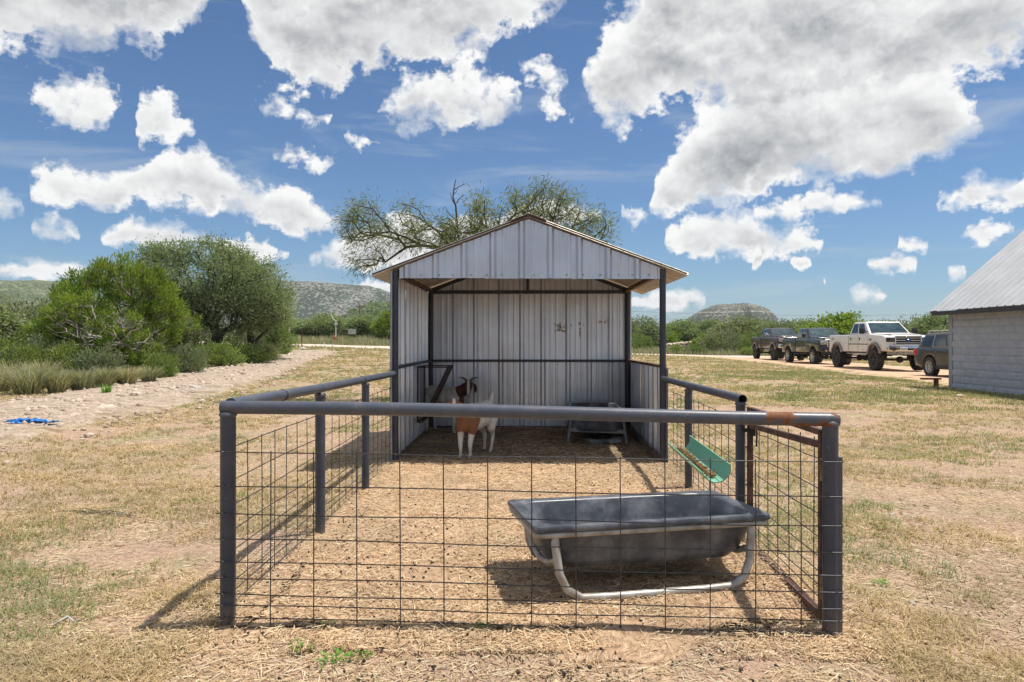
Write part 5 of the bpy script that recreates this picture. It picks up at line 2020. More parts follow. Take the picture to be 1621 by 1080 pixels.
    if style == 'c':
        for s in (-1, 1):
            place('decal', text_mesh('FX4', 0.16, M['decal_red'], 'decal'), t, (xB + 0.42, s * (hw + 0.004), zt - 0.25), (R(90), 0, 0 if s < 0 else PI))
            MB().box((1.45, s * (hw + 0.006), zt - 0.23), (0.20, 0.012, 0.09)).build('badge', M['decal_grey'], t, bevel=0.004, seg=1)
    if style == 'b':
        for s in (-1, 1):
            MB().box((1.42, s * (hw + 0.006), zt - 0.36), (0.28, 0.012, 0.05)).build('badge', M['chrome'], t, bevel=0.004, seg=1)
        MB().box((0.93, -0.62, zt + 0.26), (0.02, 0.16, 0.14), Matrix.Rotation(0.8, 3, 'Y')).build('window_sticker', M['grey_plastic'], t)
    MB().tube([(0.1, 0.0, zr + 0.02), (0.04, 0, zr + 0.06)], 0.03, 8).build('roof_aerial', M['plastic'], t)
    return t


HD = R(-90)


def truck_at(px, d_):
    x = (px - 810.5) / F_PX * d_
    return x, d_


x, y = 17.15, 34.15
pickup('white lifted crew cab pickup with a chrome bumper and grey wheel arch flares', (x, y, gz(x, y) + 0.05), HD - 0.02, M['paint_white'], 0.47, 0.27, 'c', True)
x, y = 17.95, 42.75
pickup('black crew cab pickup with a chrome barred grille, parked behind the white pickup', (x, y, gz(x, y) + 0.05), HD - 0.02, M['paint_black'], 0.43, 0.15, 'b')
x, y = 18.80, 51.3
pickup('dark maroon and black pickup with chrome mirrors, last of the parked row', (x, y, gz(x, y) + 0.05), HD - 0.02, M['paint_maroon'], 0.46, 0.27, 'a', True)


def suv(label, loc, rotz, paint, glass_m, rim_m):
    t = thing('suv', label, 'suv', loc, rotz)
    hw, zb, zt, zr, Rr = 0.92, 0.34, 1.06, 1.66, 0.365
    xf, xr, xF, xB = 1.43, -1.43, 2.30, -2.40
    ar, ac = Rr + 0.06, Rr + 0.02

    def arc(cx):
        return [(cx + ar * math.cos(a), ac + ar * math.sin(a)) for a in np.linspace(PI - 0.05, 0.05, 12)]
    body = [(xB + 0.06, zb + 0.06), (xr - ar, zb)] + arc(xr) + [(xr + ar, zb), (xf - ar, zb)] + arc(xf) + [(xf + ar, zb), (xF - 0.05, zb + 0.05), (xF, 0.72), (xF - 0.12, 0.95), (1.15, 1.09), (-2.2, 1.10), (xB, 0.98), (xB - 0.03, 0.66)]
    MB().prism(body, -hw, hw).build('body', paint, t, bevel=0.06, seg=3)
    b0, b1, r0, r1 = -2.28, 1.20, -1.95, 0.30
    wb, wt, z1 = hw - 0.04, hw - 0.20, 1.08
    MB().add([(b0, -wb, z1), (b1, -wb, z1), (b1, wb, z1), (b0, wb, z1), (r0, -wt, zr - 0.03), (r1, -wt, zr), (r1, wt, zr), (r0, wt, zr - 0.03)],
             [(0, 1, 5, 4), (1, 2, 6, 5), (2, 3, 7, 6), (3, 0, 4, 7), (4, 5, 6, 7), (3, 2, 1, 0)]).build('cabin', paint, t, bevel=0.07, seg=3)
    for s in (-1, 1):
        A, B_, C_, D_ = (b0, s * wb, z1), (b1, s * wb, z1), (r1, s * wt, zr), (r0, s * wt, zr - 0.03)
        for u0, u1, v1 in ((0.06, 0.26, 0.78), (0.30, 0.54, 0.84), (0.565, 0.82, 0.84)):
            quad_panel('side_window', t, glass_m, face_patch(A, B_, C_, D_, u0, u1, 0.10, v1), (0, s, 0.3), 0.006)
        ct = MB()
        q = face_patch(A, B_, C_, D_, 0.29, 0.85, 0.06, 0.90)
        for i in (0, 2, 3):
            ct.bar(q[i], q[(i + 1) % 4], 0.02, 0.02)
        ct.build('window_trim', M['chrome'], t)
        MB().tube([(-1.8, s * (wt - 0.02), zr + 0.0), (-1.7, s * (wt - 0.02), zr + 0.055), (0.1, s * (wt - 0.02), zr + 0.06), (0.22, s * (wt - 0.02), zr + 0.01)], 0.022, 8).build('roof_rail', M['chrome'], t)
        for x in (-0.95, 0.10):
            MB().box((x, s * (hw + 0.012), 0.93), (0.20, 0.03, 0.035)).build('door_handle', paint, t, bevel=0.01, seg=1)
        dl = MB()
        for x in (-1.0, 0.05, 1.08):
            dl.box((x, s * (hw + 0.0005), 0.74), (0.012, 0.006, 0.62))
        dl.build('door_seam', M['plastic'], t)
        MB().box((xB + 0.08, s * (hw - 0.06), 0.90), (0.26, 0.14, 0.26)).build('tail_light', M['lens_red'], t, bevel=0.03, seg=2)
        MB().box((xF - 0.14, s * (hw - 0.18), 0.80), (0.22, 0.30, 0.14)).build('headlight', M['lens'], t, bevel=0.03, seg=2)
        MB().box((0.0, s * (hw - 0.005), zb + 0.03), (2.0, 0.04, 0.14)).build('sill_cladding', M['plastic'], t, bevel=0.01, seg=1)
        mr = MB().box((0.90, s * (hw + 0.10), 1.13), (0.12, 0.22, 0.16))
        mr.build('mirror', paint, t, bevel=0.03, seg=2)
        for cx in (xf, xr):
            wheel(t, cx, s * (hw - 0.10), Rr, Rr, 0.23, rim_m, 6, s)
    quad_panel('windscreen', t, M['windshield'], face_patch((b1, -wb, z1), (b1, wb, z1), (r1, wt, zr), (r1, -wt, zr), 0.06, 0.94, 0.06, 0.92), (1, 0, 1.1), 0.008)
    quad_panel('rear_window', t, glass_m, face_patch((b0, wb, z1), (b0, -wb, z1), (r0, -wt, zr), (r0, wt, zr), 0.10, 0.90, 0.15, 0.85), (-1, 0, 0.6), 0.008)
    MB().box((xF + 0.01, 0, 0.72), (0.06, 1.0, 0.22)).build('grille', M['plastic'], t, bevel=0.01, seg=1)
    MB().box((xB - 0.02, 0, zb + 0.16), (0.14, 1.70, 0.22)).build('rear_bumper', M['plastic'], t, bevel=0.04, seg=2)
    MB().box((0, 0, zb + 0.08), (4.3, 1.5, 0.2)).build('chassis', M['underbody'], t)
    return t


x, y = 16.62, 25.9
suv('dark blue suv with bright alloy wheels half hidden behind the block building', (x, y, gz(x, y) + 0.05), HD + 0.02, M['paint_suv'], M['glass'], M['rim_alloy'])
x, y = 24.3, 53.0
suv('white vehicle whose roof just shows between the black and white pickups', (x, y, gz(x, y) + 0.02), HD, M['paint_white'], M['glass'], M['rim_alloy'])


# ------------------------------------------------------------------ block building
BX, BY = 12.72, 21.2
barn = thing('block_building', 'grey painted split face block building with a steep ribbed metal roof', 'building', (BX, BY, 0))
bz0 = min(gz(BX, BY), gz(BX, 15)) - 0.05
ncourse, nlen = 11, 26
bh, bl, bd = 0.203, 0.406, 0.20
MB().box((0.12, -nlen * bl / 2, bz0 + ncourse * bh / 2 + 0.05), (0.16, nlen * bl - 0.06, ncourse * bh - 0.02)).build('wall_core', M['mortar'], barn)
MB().box((4.0, -0.12, bz0 + ncourse * bh / 2), (8.0, 0.16, ncourse * bh)).build('wall_core', M['mortar'], barn)
blocks = []
for sd in range(5):
    rr = np.random.default_rng(sd + 50)
    ny_b, nz_b = 9, 5
    vs_, fs_ = [], []
    for j in range(nz_b):
        for i in range(ny_b):
            u, v = i / (ny_b - 1) - 0.5, j / (nz_b - 1) - 0.5
            ed = abs(u) > 0.49 or abs(v) > 0.49
            dx = -0.008 if ed else -0.010 - 0.016 * rr.random() - 0.012 * fbm2(np.array([u * 3 + sd]), np.array([v * 3]), sd, 2, 1.0)[0]
            vs_.append((dx, u * (bl - 0.004), v * (bh - 0.004)))
    for j in range(nz_b - 1):
        for i in range(ny_b - 1):
            a = j * ny_b + i
            fs_.append((a, a + 1, a + ny_b + 1, a + ny_b))
    n0 = len(vs_)
    rim = [i for i in range(ny_b)] + [j * ny_b + ny_b - 1 for j in range(1, nz_b)] + [(nz_b - 1) * ny_b + i for i in range(ny_b - 2, -1, -1)] + [j * ny_b for j in range(nz_b - 2, 0, -1)]
    vs_ += [(0.05, vs_[i][1], vs_[i][2]) for i in rim]
    for k in range(len(rim)):
        k2 = (k + 1) % len(rim)
        fs_.append((rim[k], n0 + k, n0 + k2, rim[k2]))
    mb = MB().add(vs_, fs_, False)
    blocks.append(mb.mesh('block', M['cmu']))
rr = random.Random(4)
for c in range(ncourse):
    sh = 0.5 * bl if c % 2 else 0.0
    for k in range(nlen):
        yy = -(k + 0.5) * bl + sh - 0.0
        if yy > -0.1:
            continue
        if nlen * bl + yy < 0.1:
            continue
        place('block', rr.choice(blocks), barn, (0.03, yy, bz0 + (c + 0.5) * bh), (PI if rr.random() < 0.0 else 0, 0, 0))
    if c % 2:
        place('half_block', blocks[0], barn, (0.03, -bl * 0.25, bz0 + (c + 0.5) * bh), (0, 0, 0), (1, 0.5, 1))
wtop = bz0 + ncourse * bh
# footing, plate, fascia, roof
MB().box((0.05, -nlen * bl / 2, bz0 - 0.02), (0.30, nlen * bl + 0.1, 0.10)).build('footing', M['concrete'], barn)
MB().box((0.08, -nlen * bl / 2, wtop + 0.03), (0.19, nlen * bl, 0.06)).build('wall_plate', M['wood_old'], barn)
pit = math.atan(0.86)
ez = wtop + 0.055
ov = 0.42
evx = Vector((math.cos(pit), 0, math.sin(pit)))
enx = Vector((-math.sin(pit), 0, math.cos(pit)))
e0 = Vector((-ov, 0.18, ez - 0.0))
for k in range(11):
    sheet('roof_panel', barn, M['barn_roof'], e0 + Vector((0, -0.914 * (k + 1), 0.0)) + enx * (0.002 * (k % 2)), (0, 1, 0), evx, enx, 0.93, 0.0, 6.2, 3, 0.004, 70 + k, h=0.030)
MB().bar((-ov + 0.03, 0.14, ez - 0.075), (-ov + 0.03, -10.0, ez - 0.075), 0.025, 0.12).build('fascia', M['fascia'], barn)
MB().bar(Vector((-ov + 0.03, 0.16, ez - 0.06)), Vector((-ov + 0.03, 0.16, ez - 0.06)) + evx * 6.1, 0.03, 0.12, up=enx).build('rake_trim', M['fascia'], barn)
MB().box((-ov / 2 + 0.05, -5.0, ez - 0.02), (ov - 0.05, 10.0, 0.015)).build('soffit', M['wood_old'], barn)
g = MB()
gx_ = 4.6
g.add([(0.1, -0.04, wtop), (9.0, -0.04, wtop), (gx_, -0.04, wtop + gx_ * 0.80)], [(0, 1, 2)])
g.build('gable_wall', M['cmu'], barn)
e1_ = Vector((-ov + 2 * (6.2 * math.cos(pit)), 0.18, ez))
evb = Vector((-math.cos(pit), 0, math.sin(pit)))
enb = Vector((math.sin(pit), 0, math.cos(pit)))
for k in range(11):
    sheet('roof_panel', barn, M['barn_roof'], e1_ + Vector((0, -0.914 * (k + 1), 0.0)), (0, 1, 0), evb, enb, 0.93, 0.0, 6.2, 1, 0.0, 90 + k, h=0.030)
# rusty stub at the corner, pale scrap in the grass
mb = MB().tube([(12.58, 21.55, gz(12.6, 21.5) - 0.05), (12.58, 21.55, gz(12.6, 21.5) + 0.22)], 0.07, 12)
mb.box((12.42, 21.55, gz(12.6, 21.5) + 0.235), (0.55, 0.16, 0.05))
tag(mb.build('steel_stub', M['post_rust']), 'short rusty steel stub with flat arm at the foot of the block building', 'post')


# ------------------------------------------------------------------ trees
def space_tree(atts, base, k_path=0.45, seg=0.35, jitter=0.06, rng=None, trunk=None, tip=0.006, expo=0.46):
    """grow limbs from the base to every attractor; returns nodes, parents, radii"""
    nodes = [np.array(base, dtype=float)]
    par = [-1]
    path = [0.0]
    if trunk:
        for q in trunk:
            nodes.append(np.array(q, dtype=float))
            par.append(len(nodes) - 2)
            path.append(path[-1] + np.linalg.norm(nodes[-1] - nodes[-2]))
    hub = nodes[-1]
    order = np.argsort(np.linalg.norm(atts - hub, axis=1))
    tips = []
    for i in order:
        p = atts[i]
        A_ = np.array(nodes)
        dist = np.linalg.norm(A_ - p, axis=1)
        cost = dist + k_path * np.array(path) + 0.35 * np.maximum(A_[:, 2] - p[2], 0)
        j = int(np.argmin(cost))
        n = max(1, int(dist[j] / seg))
        cur = j
        for s in range(1, n + 1):
            t = s / n
            q = A_[j] + (p - A_[j]) * t
            if s < n:
                q = q + rng.normal(0, jitter, 3) + np.array([0, 0, 0.12 * dist[j] * t * (1 - t)])
            nodes.append(q)
            par.append(cur)
            path.append(path[cur] + dist[j] / n)
            cur = len(nodes) - 1
        tips.append(cur)
    n = len(nodes)
    cnt = np.zeros(n)
    for t in tips:
        cnt[t] += 1
    for i in range(n - 1, 0, -1):
        cnt[par[i]] += cnt[i]
    rad = tip * np.maximum(cnt, 1) ** expo * 1.6
    return np.array(nodes), par, rad, tips


def limb_mesh(name, nodes, par, rad, m_, sides=5, rmin=0.0):
    v, f = [], []
    ang = np.linspace(0, 2 * PI, sides, endpoint=False)
    ca, sa = np.cos(ang)[:, None], np.sin(ang)[:, None]
    o = 0
    for i in range(1, len(nodes)):
        if rad[i] < rmin:
            continue
        a, b_ = nodes[par[i]], nodes[i]
        d = b_ - a
        L = np.linalg.norm(d)
        if L < 1e-5:
            continue
        d = d / L
        s = np.cross(d, [0.3, 0.2, 1.0] if abs(d[2]) < 0.9 else [1, 0, 0])
        s /= np.linalg.norm(s)
        t = np.cross(d, s)
        ra, rb = min(rad[par[i]], rad[i] * 1.35), rad[i]
        v.append(a - d * ra * 0.3 + (s * ca + t * sa) * ra)
        v.append(b_ + d * rb * 0.3 + (s * ca + t * sa) * rb)
        k = np.arange(sides)
        f.append(np.stack([o + k, o + (k + 1) % sides, o + sides + (k + 1) % sides, o + sides + k], -1))
        o += 2 * sides
    return np_mesh(name, np.concatenate(v), np.concatenate(f), m_, True)


def leaf_mesh(name, c, d, n_, L, W, m_):
    """diamond leaves: centre, direction, normal (all (N,3)), length, width"""
    d = d / np.maximum(np.linalg.norm(d, axis=1), 1e-6)[:, None]
    s = np.cross(d, n_)
    s /= np.maximum(np.linalg.norm(s, axis=1), 1e-6)[:, None]
    L, W = np.broadcast_to(L, len(c))[:, None], np.broadcast_to(W, len(c))[:, None]
    v = np.stack([c - d * L / 2, c + s * W / 2, c + d * L / 2, c - s * W / 2], 1).reshape(-1, 3)
    f = np.arange(len(c) * 4).reshape(-1, 4)
    return np_mesh(name, v, f, m_)


def in_blobs(blobs, n, rng, shell=0.5):
    """points in a union of ellipsoids (cx,cy,cz,rx,ry,rz), leaning to the outside"""
    w_ = np.array([b_[3] * b_[4] * b_[5] for b_ in blobs]) ** 0.75
    w_ = w_ / w_.sum()
    idx = rng.choice(len(blobs), n, p=w_)
    B_ = np.array(blobs)[idx]
    q = rng.normal(0, 1, (n, 3))
    q /= np.linalg.norm(q, axis=1)[:, None]
    r_ = rng.random(n) ** (1 / 3.0 * shell)
    return B_[:, :3] + q * r_[:, None] * B_[:, 3:]


def tufts(tips, centre, per, spread, rng, up=0.3, outw=0.8, flat=1.0):
    """leaf positions and directions clustered round the twig ends"""
    n = len(tips)
    c = np.repeat(tips, per, axis=0)
    off = rng.normal(0, 1, (n * per, 3)) * spread * np.array([1, 1, flat])
    p = c + off
    o = c - centre
    o = o / np.maximum(np.linalg.norm(o, axis=1), 1e-6)[:, None]
    d = o * outw + off / max(spread, 1e-6) * 0.45 + rng.normal(0, 0.45, p.shape) + np.array([0, 0, up])
    nn = rng.normal(0, 1, p.shape) + np.array([0, 0, 0.6]) + o * 0.4
    return p, d, nn


def make_tree(name, label, cat, loc, blobs, natt, per, spread, leaf, lsize, m_leaf, m_bark, seed, trunk, base=(0, 0, 0), group=None, shell=0.6, up=0.3, outw=0.8, kp=0.45, bare=0.0,
              tip=0.006, expo=0.46, rmin=0.0, part='crown', extra=None, flat=1.0, noise_gap=0.0):
    rng = np.random.default_rng(seed)
    atts = in_blobs(blobs, natt, rng, shell)
    if noise_gap:
        k = fbm2(atts[:, 0] * 1.0 + atts[:, 2] * 0.7, atts[:, 1] + atts[:, 2] * 0.6, seed, 2, 0.9)
        atts = atts[k > noise_gap]
    t = thing(name, label, cat, loc, 0, group)
    nodes, par, rad, tips = space_tree(atts, base, kp, 0.35, 0.05, rng, trunk, tip, expo)
    place('trunk', limb_mesh('trunk', nodes, par, rad, m_bark, 6, rmin), t)
    tp = nodes[tips]
    keep = rng.random(len(tp)) > bare
    cen = np.array(blobs)[:, :3].mean(0) - np.array([0, 0, 0.3 * max(b_[5] for b_ in blobs)])
    p, d, nn = tufts(tp[keep], cen, per, spread, rng, up, outw, flat)
    L = lsize[0] * rng.uniform(0.6, 1.35, len(p))
    place(part, leaf_mesh(part, p, d, nn, L, L * lsize[1], m_leaf), t)
    return t


# --- the big juniper by the gravel path
x, y = -12.9, 23.8
jz = gz(x, y)
jun = make_tree('juniper_tree', 'large bright green juniper with bare grey inner branches, beside the gravel path', 'tree', (x, y, jz),
                [(0.1, 0, 2.0, 1.9, 1.7, 1.7), (-1.2, 0.1, 1.5, 1.2, 1.2, 1.25), (1.3, 0.0, 1.35, 1.35, 1.2, 1.2), (0.25, 0.1, 3.0, 1.15, 1.1, 1.05), (-0.75, 0, 2.75, 0.95, 0.9, 0.95), (1.0, 0, 2.45, 0.95, 0.9, 0.9)],
                760, 95, 0.095, None, (0.13, 0.22), M['juniper'], M['bark'], 31, [(0.05, 0, 0.4), (0.0, 0.05, 0.9), (0.1, 0, 1.4)], shell=0.42, up=0.85, outw=1.0, bare=0.10, kp=0.35, tip=0.0065, noise_gap=0.40)
rng = np.random.default_rng(90)
att = in_blobs([(0.6, -1.25, 1.35, 1.4, 0.45, 0.8), (-0.7, -1.2, 1.8, 1.0, 0.4, 0.8)], 300, rng, 0.8)
nodes, par, rad, tips = space_tree(att, (0.1, 0, 0.3), 0.30, 0.25, 0.07, rng, [(0.1, -0.1, 0.7)], 0.0036, 0.44)
place('dead_branches', limb_mesh('dead_branches', nodes, par, rad, M['bark_dead'], 5), jun)

x, y = -15.3, 25.2
make_tree('juniper_tree', 'dark juniper shoulder to shoulder with the large juniper, at its outer side', 'tree', (x, y, gz(x, y)),
          [(0.2, 0, 1.6, 1.15, 1.1, 1.25), (0.5, 0, 2.5, 0.9, 0.85, 0.9), (-0.7, 0, 1.1, 0.9, 0.9, 0.8), (0.1, 0, 3.1, 0.45, 0.45, 0.5)],
          260, 105, 0.12, None, (0.13, 0.26), M['juniper'], M['bark'], 32, [(0, 0, 0.5), (0.1, 0, 1.1)], shell=0.5, up=0.7, outw=0.9)
# --- live oaks standing behind
x, y = -13.6, 32.5
make_tree('live_oak_tree', 'large round grey green live oak with dark twin trunks rising behind the juniper', 'tree', (x, y, gz(x, y)),
          [(-1.8, 0, 3.8, 1.9, 1.8, 1.6), (0.3, 0, 3.9, 1.9, 1.8, 1.65), (2.2, 0, 3.3, 1.6, 1.5, 1.5), (-3.0, 0, 3.0, 1.3, 1.3, 1.3), (1.2, 0, 2.6, 2.0, 1.6, 1.2), (3.2, -0.3, 2.6, 0.85, 0.85, 0.8), (0.0, 0, 4.85, 1.1, 1.0, 0.6), (-1.6, 0, 4.9, 1.1, 1.0, 0.55)],
          760, 82, 0.20, None, (0.105, 0.46), M['oak'], M['bark_dark'], 41, [(0.25, 0, 0.6), (0.45, 0, 1.3), (0.3, 0, 2.0)], base=(0.3, 0, 0), shell=0.5, up=0.1, outw=0.5, tip=0.0075, noise_gap=0.27)
x, y = -12.1, 33.4
make_tree('live_oak_tree', 'slender live oak with a leaning dark trunk at the edge of the big oak', 'tree', (x, y, gz(x, y)),
          [(0.2, 0, 3.1, 1.25, 1.2, 1.3), (1.0, 0, 2.4, 0.9, 0.9, 0.9), (-0.3, 0, 4.0, 0.9, 0.9, 0.8)],
          230, 80, 0.19, None, (0.10, 0.46), M['oak'], M['bark_dark'], 42, [(0.12, 0, 0.7), (0.05, 0, 1.4), (0.2, 0, 2.1)], shell=0.55, up=0.1, outw=0.5, tip=0.008)
x, y = -11.9, 36.0
make_tree('mesquite_tree', 'small pale green mesquite sapling beyond the live oaks', 'tree', (x, y, gz(x, y)),
          [(0.1, 0, 1.7, 0.95, 0.9, 0.9), (0.5, 0, 1.0, 0.75, 0.7, 0.6), (-0.2, 0, 2.4, 0.6, 0.6, 0.5)],
          150, 70, 0.15, None, (0.12, 0.22), M['bright'], M['bark_dark'], 43, [(0.05, 0, 0.4), (0.15, 0, 0.8)], shell=0.6, up=0.3)

# --- feathery mesquite rising behind the shelter, with a dead top
x, y = -0.55, 16.6
mz = gz(x, y)
mes = make_tree('mesquite_tree', 'feathery mesquite tree rising behind the shelter roof, with a dead bare top', 'tree', (x, y, mz),
                [(-2.35, 0, 4.05, 0.95, 0.8, 0.62), (-2.75, 0, 3.1, 0.45, 0.5, 0.50), (-3.0, 0, 4.0, 0.40, 0.4, 0.45), (-1.35, 0, 3.75, 0.75, 0.7, 0.5), (0.25, 0, 4.25, 0.75, 0.7, 0.55), (1.15, 0, 4.45, 0.75, 0.7, 0.50), (1.9, 0, 4.15, 0.65, 0.65, 0.55),
                 (2.55, 0, 3.85, 0.32, 0.45, 0.4), (-0.45, 0, 3.7, 0.75, 0.8, 0.45), (0.9, 0, 3.5, 0.95, 0.9, 0.5)],
                520, 60, 0.135, None, (0.115, 0.14), M['mesquite'], M['bark_dark'], 51, [(0.0, 0, 0.6), (0.1, 0, 1.2), (0.0, 0, 1.8), (-0.1, 0, 2.2)], shell=0.75, up=-0.35, outw=0.5, tip=0.0056, expo=0.32, noise_gap=0.46)
dt = MB()
for poly, r0_ in (([(-0.35, 2.6), (-0.62, 3.3), (-0.70, 3.95), (-0.735, 4.43), (-0.80, 4.64), (-0.77, 4.88), (-0.735, 5.05)], 0.030), ([(-0.78, 4.81), (-0.66, 4.87), (-0.49, 4.95)], 0.011), ([(-0.72, 4.50), (-0.66, 4.60), (-0.53, 4.69)], 0.012),
                  ([(-0.735, 4.45), (-0.80, 4.54), (-0.845, 4.66), (-0.85, 4.76)], 0.011), ([(-0.71, 4.1), (-0.88, 4.25), (-0.98, 4.42)], 0.010), ([(-0.70, 3.95), (-0.55, 4.15), (-0.46, 4.34)], 0.011), ([(-0.66, 3.6), (-0.95, 3.85), (-1.12, 4.08), (-1.2, 4.2)], 0.013),
                  ([(-0.79, 4.70), (-0.72, 4.76), (-0.68, 4.84)], 0.006), ([(-0.60, 4.64), (-0.58, 4.72)], 0.005), ([(-0.58, 4.91), (-0.56, 4.99)], 0.005)):
    n_ = len(poly)
    dt.tube([(q[0], 0.03 * math.sin(i_ * 2.0 + q[1] * 3), q[1]) for i_, q in enumerate(poly)], [r0_ * (1 - 0.8 * i_ / (n_ - 1)) + 0.002 for i_ in range(n_)], 6)
dt.build('dead_top', M['bark_dark'], mes, kind='stuff')


# --- shrubs and far trees: a few kinds, each copied
def proto_tree(name, cat, blobs, natt, per, spread, lsize, m_leaf, m_bark, seed, trunk, **kw):
    t = make_tree(name, 'x', cat, (0, 0, -500), blobs, natt, per, spread, None, lsize, m_leaf, m_bark, seed, trunk, **kw)
    return t


OAKB = [(0, 0, 2.6, 1.7, 1.6, 1.1), (-1.1, 0.2, 2.1, 1.1, 1.1, 0.9), (1.2, -0.1, 2.2, 1.2, 1.1, 0.9), (0.2, 0.3, 1.4, 1.3, 1.3, 0.8), (0.4, 0, 3.3, 0.9, 0.9, 0.6)]
OAKC = [(0, 0, 2.3, 1.9, 1.6, 1.2), (-1.6, 0, 1.8, 1.1, 1.1, 0.9), (1.5, 0, 1.6, 1.2, 1.1, 1.0), (0, 0, 1.0, 1.9, 1.4, 0.8)]
JUNB = [(0, 0, 1.4, 1.1, 1.1, 1.3), (0.3, 0, 2.4, 0.8, 0.8, 0.9), (-0.5, 0, 2.0, 0.7, 0.7, 0.8), (0.1, 0, 3.1, 0.45, 0.45, 0.6)]
SHRB = [(0, 0, 0.7, 0.9, 0.8, 0.65), (0.5, 0, 0.5, 0.6, 0.6, 0.5), (-0.5, 0, 0.55, 0.65, 0.6, 0.5)]
PROTO = {
    'oak': [proto_tree('live_oak_tree', 'tree', OAKB, 190, 44, 0.24, (0.20, 0.5), M['oak'], M['bark_dark'], 61, [(0, 0, 0.7), (0.1, 0, 1.3)], shell=0.5, up=0.1, tip=0.009),
            proto_tree('live_oak_tree', 'tree', OAKC, 210, 44, 0.25, (0.20, 0.5), M['greyleaf'], M['bark_dark'], 62, [(0, 0, 0.5), (0.1, 0, 1.0)], shell=0.5, up=0.1, tip=0.009)],
    'jun': [proto_tree('juniper_tree', 'tree', JUNB, 170, 50, 0.17, (0.20, 0.3), M['juniper'], M['bark'], 63, [(0, 0, 0.5), (0.0, 0, 1.0)], shell=0.5, up=0.8, tip=0.008)],
    'shrub': [proto_tree('shrub', 'shrub', SHRB, 130, 44, 0.11, (0.095, 0.45), M['bright'], M['bark'], 64, [(0, 0, 0.15)], shell=0.5, up=0.5, tip=0.005),
              proto_tree('shrub', 'shrub', SHRB, 120, 46, 0.12, (0.10, 0.40), M['greyleaf'], M['bark'], 65, [(0, 0, 0.15)], shell=0.55, up=0.5, tip=0.005)],
}


def put(kind, var, px, d_, w_m, h_m, label, group=None, rz=None, name=None, cat=None, dz=0.0):
    """copy of a kind at bearing px (in the picture) and distance d_, given width and height"""
    pr = PROTO[kind][var]
    base_w = {'oak': 4.4 if var == 0 else 5.0, 'jun': 2.5, 'shrub': 2.2}[kind]
    base_h = {'oak': 3.9 if var == 0 else 3.4, 'jun': 3.7, 'shrub': 1.35}[kind]
    x_ = (px - 810.5) / F_PX * d_
    sx = w_m / base_w
    sz = h_m / base_h
    if d_ > 60 and kind != 'shrub':
        sx *= random.uniform(0.8, 1.1)
        sz *= random.uniform(0.90, 1.12)
    o = dup(pr, (x_, d_, gz(x_, d_) - 0.05 + dz), random.uniform(0, 6.28) if rz is None else rz, (sx, sx, sz), label, group)
    if name:
        o.name = name
    if cat:
        o['category'] = cat
    return o


def hm(py, d_, px=None):
    """height above the local ground of something whose top shows at py"""
    x_ = (px - 810.5) / F_PX * d_
    return CAM_Z + (540 - py) / F_PX * d_ - gz(x_, d_)


G1 = 'shrubs in the brush beside the gravel path'
for (px, d_, w_, py, kind, var, lab) in [
    (-40, 25, 3.6, 470, 'oak', 0, 'leafy dark tree at the outer end of the roadside brush'),
    (25, 27, 3.2, 478, 'oak', 1, 'grey green brush tree under the far hill, beside the dark juniper'),
    (12, 21.5, 1.9, 535, 'shrub', 0, 'bright yellow green bush at the outer end of the brush, above the tall bunch grass'),
    (70, 22.5, 1.9, 532, 'shrub', 1, 'grey green bush in front of the dark juniper'),
    (115, 22.0, 1.6, 542, 'shrub', 0, 'bright green bush at the foot of the two junipers'),
    (160, 21.6, 1.4, 545, 'shrub', 1, 'low grey bush at the foot of the large juniper, on its shaded side'),
    (255, 22.6, 1.3, 556, 'shrub', 0, 'dark weedy bush under the large juniper at the path edge'),
    (300, 24.5, 1.6, 545, 'shrub', 1, 'pale bush between the large juniper and the oak trunks'),
    (345, 29.0, 2.0, 540, 'shrub', 0, 'green bush at the foot of the oak trunks'),
    (385, 31.5, 2.2, 542, 'shrub', 0, 'green bush at the path edge below the slender oak'),
    (418, 35.0, 2.2, 540, 'shrub', 1, 'pale green bush below the mesquite sapling'),
    (440, 42.0, 2.2, 543, 'shrub', 0, 'green bush nearest the far end of the gravel path'),
]:
    put(kind, var, px, d_, w_, max(0.6, hm(py, d_, px)), lab, G1)
for (px, d_, w_, h_) in [(-90, 24, 3, 2.4), (-130, 30, 4, 3.5), (210, 30, 3.0, 1.8), (255, 33, 3.0, 2.2), (300, 37, 3.2, 2.4), (395, 38, 2.6, 1.7), (150, 28, 2.4, 1.6), (60, 30, 3.4, 2.6)]:
    put('shrub', 1, px, d_, w_, h_, 'dense grey green undergrowth bush behind the junipers and oaks', 'undergrowth behind the junipers and oaks')

G2 = 'trees across the road'
for (px, d_, w_, py, kind, var, lab) in [
    (455, 88, 7.0, 505, 'oak', 1, 'grey round tree across the road, next to the mesquite sapling'),
    (487, 84, 7.5, 507, 'oak', 0, 'wide grey green oak across the road above the two marker posts'),
    (514, 82, 5.5, 499, 'oak', 0, 'dark olive oak across the road, just beside the white standpipe'),
    (545, 100, 6.0, 508, 'oak', 1, 'pale green tree behind the white standpipe across the road'),
    (568, 90, 5.8, 498, 'oak', 0, 'umbrella shaped oak on a leaning bare trunk across the road'),
    (590, 98, 6.0, 508, 'oak', 1, 'light green tree between the umbrella oak and the dark juniper'),
    (614, 80, 4.0, 490, 'jun', 0, 'dark juniper across the road, cut by the edge of the shelter'),
]:
    put(kind, var, px, d_, w_, hm(py, d_, px), lab, G2)
G3 = 'tree line below the flat-topped hill'
rr = random.Random(12)
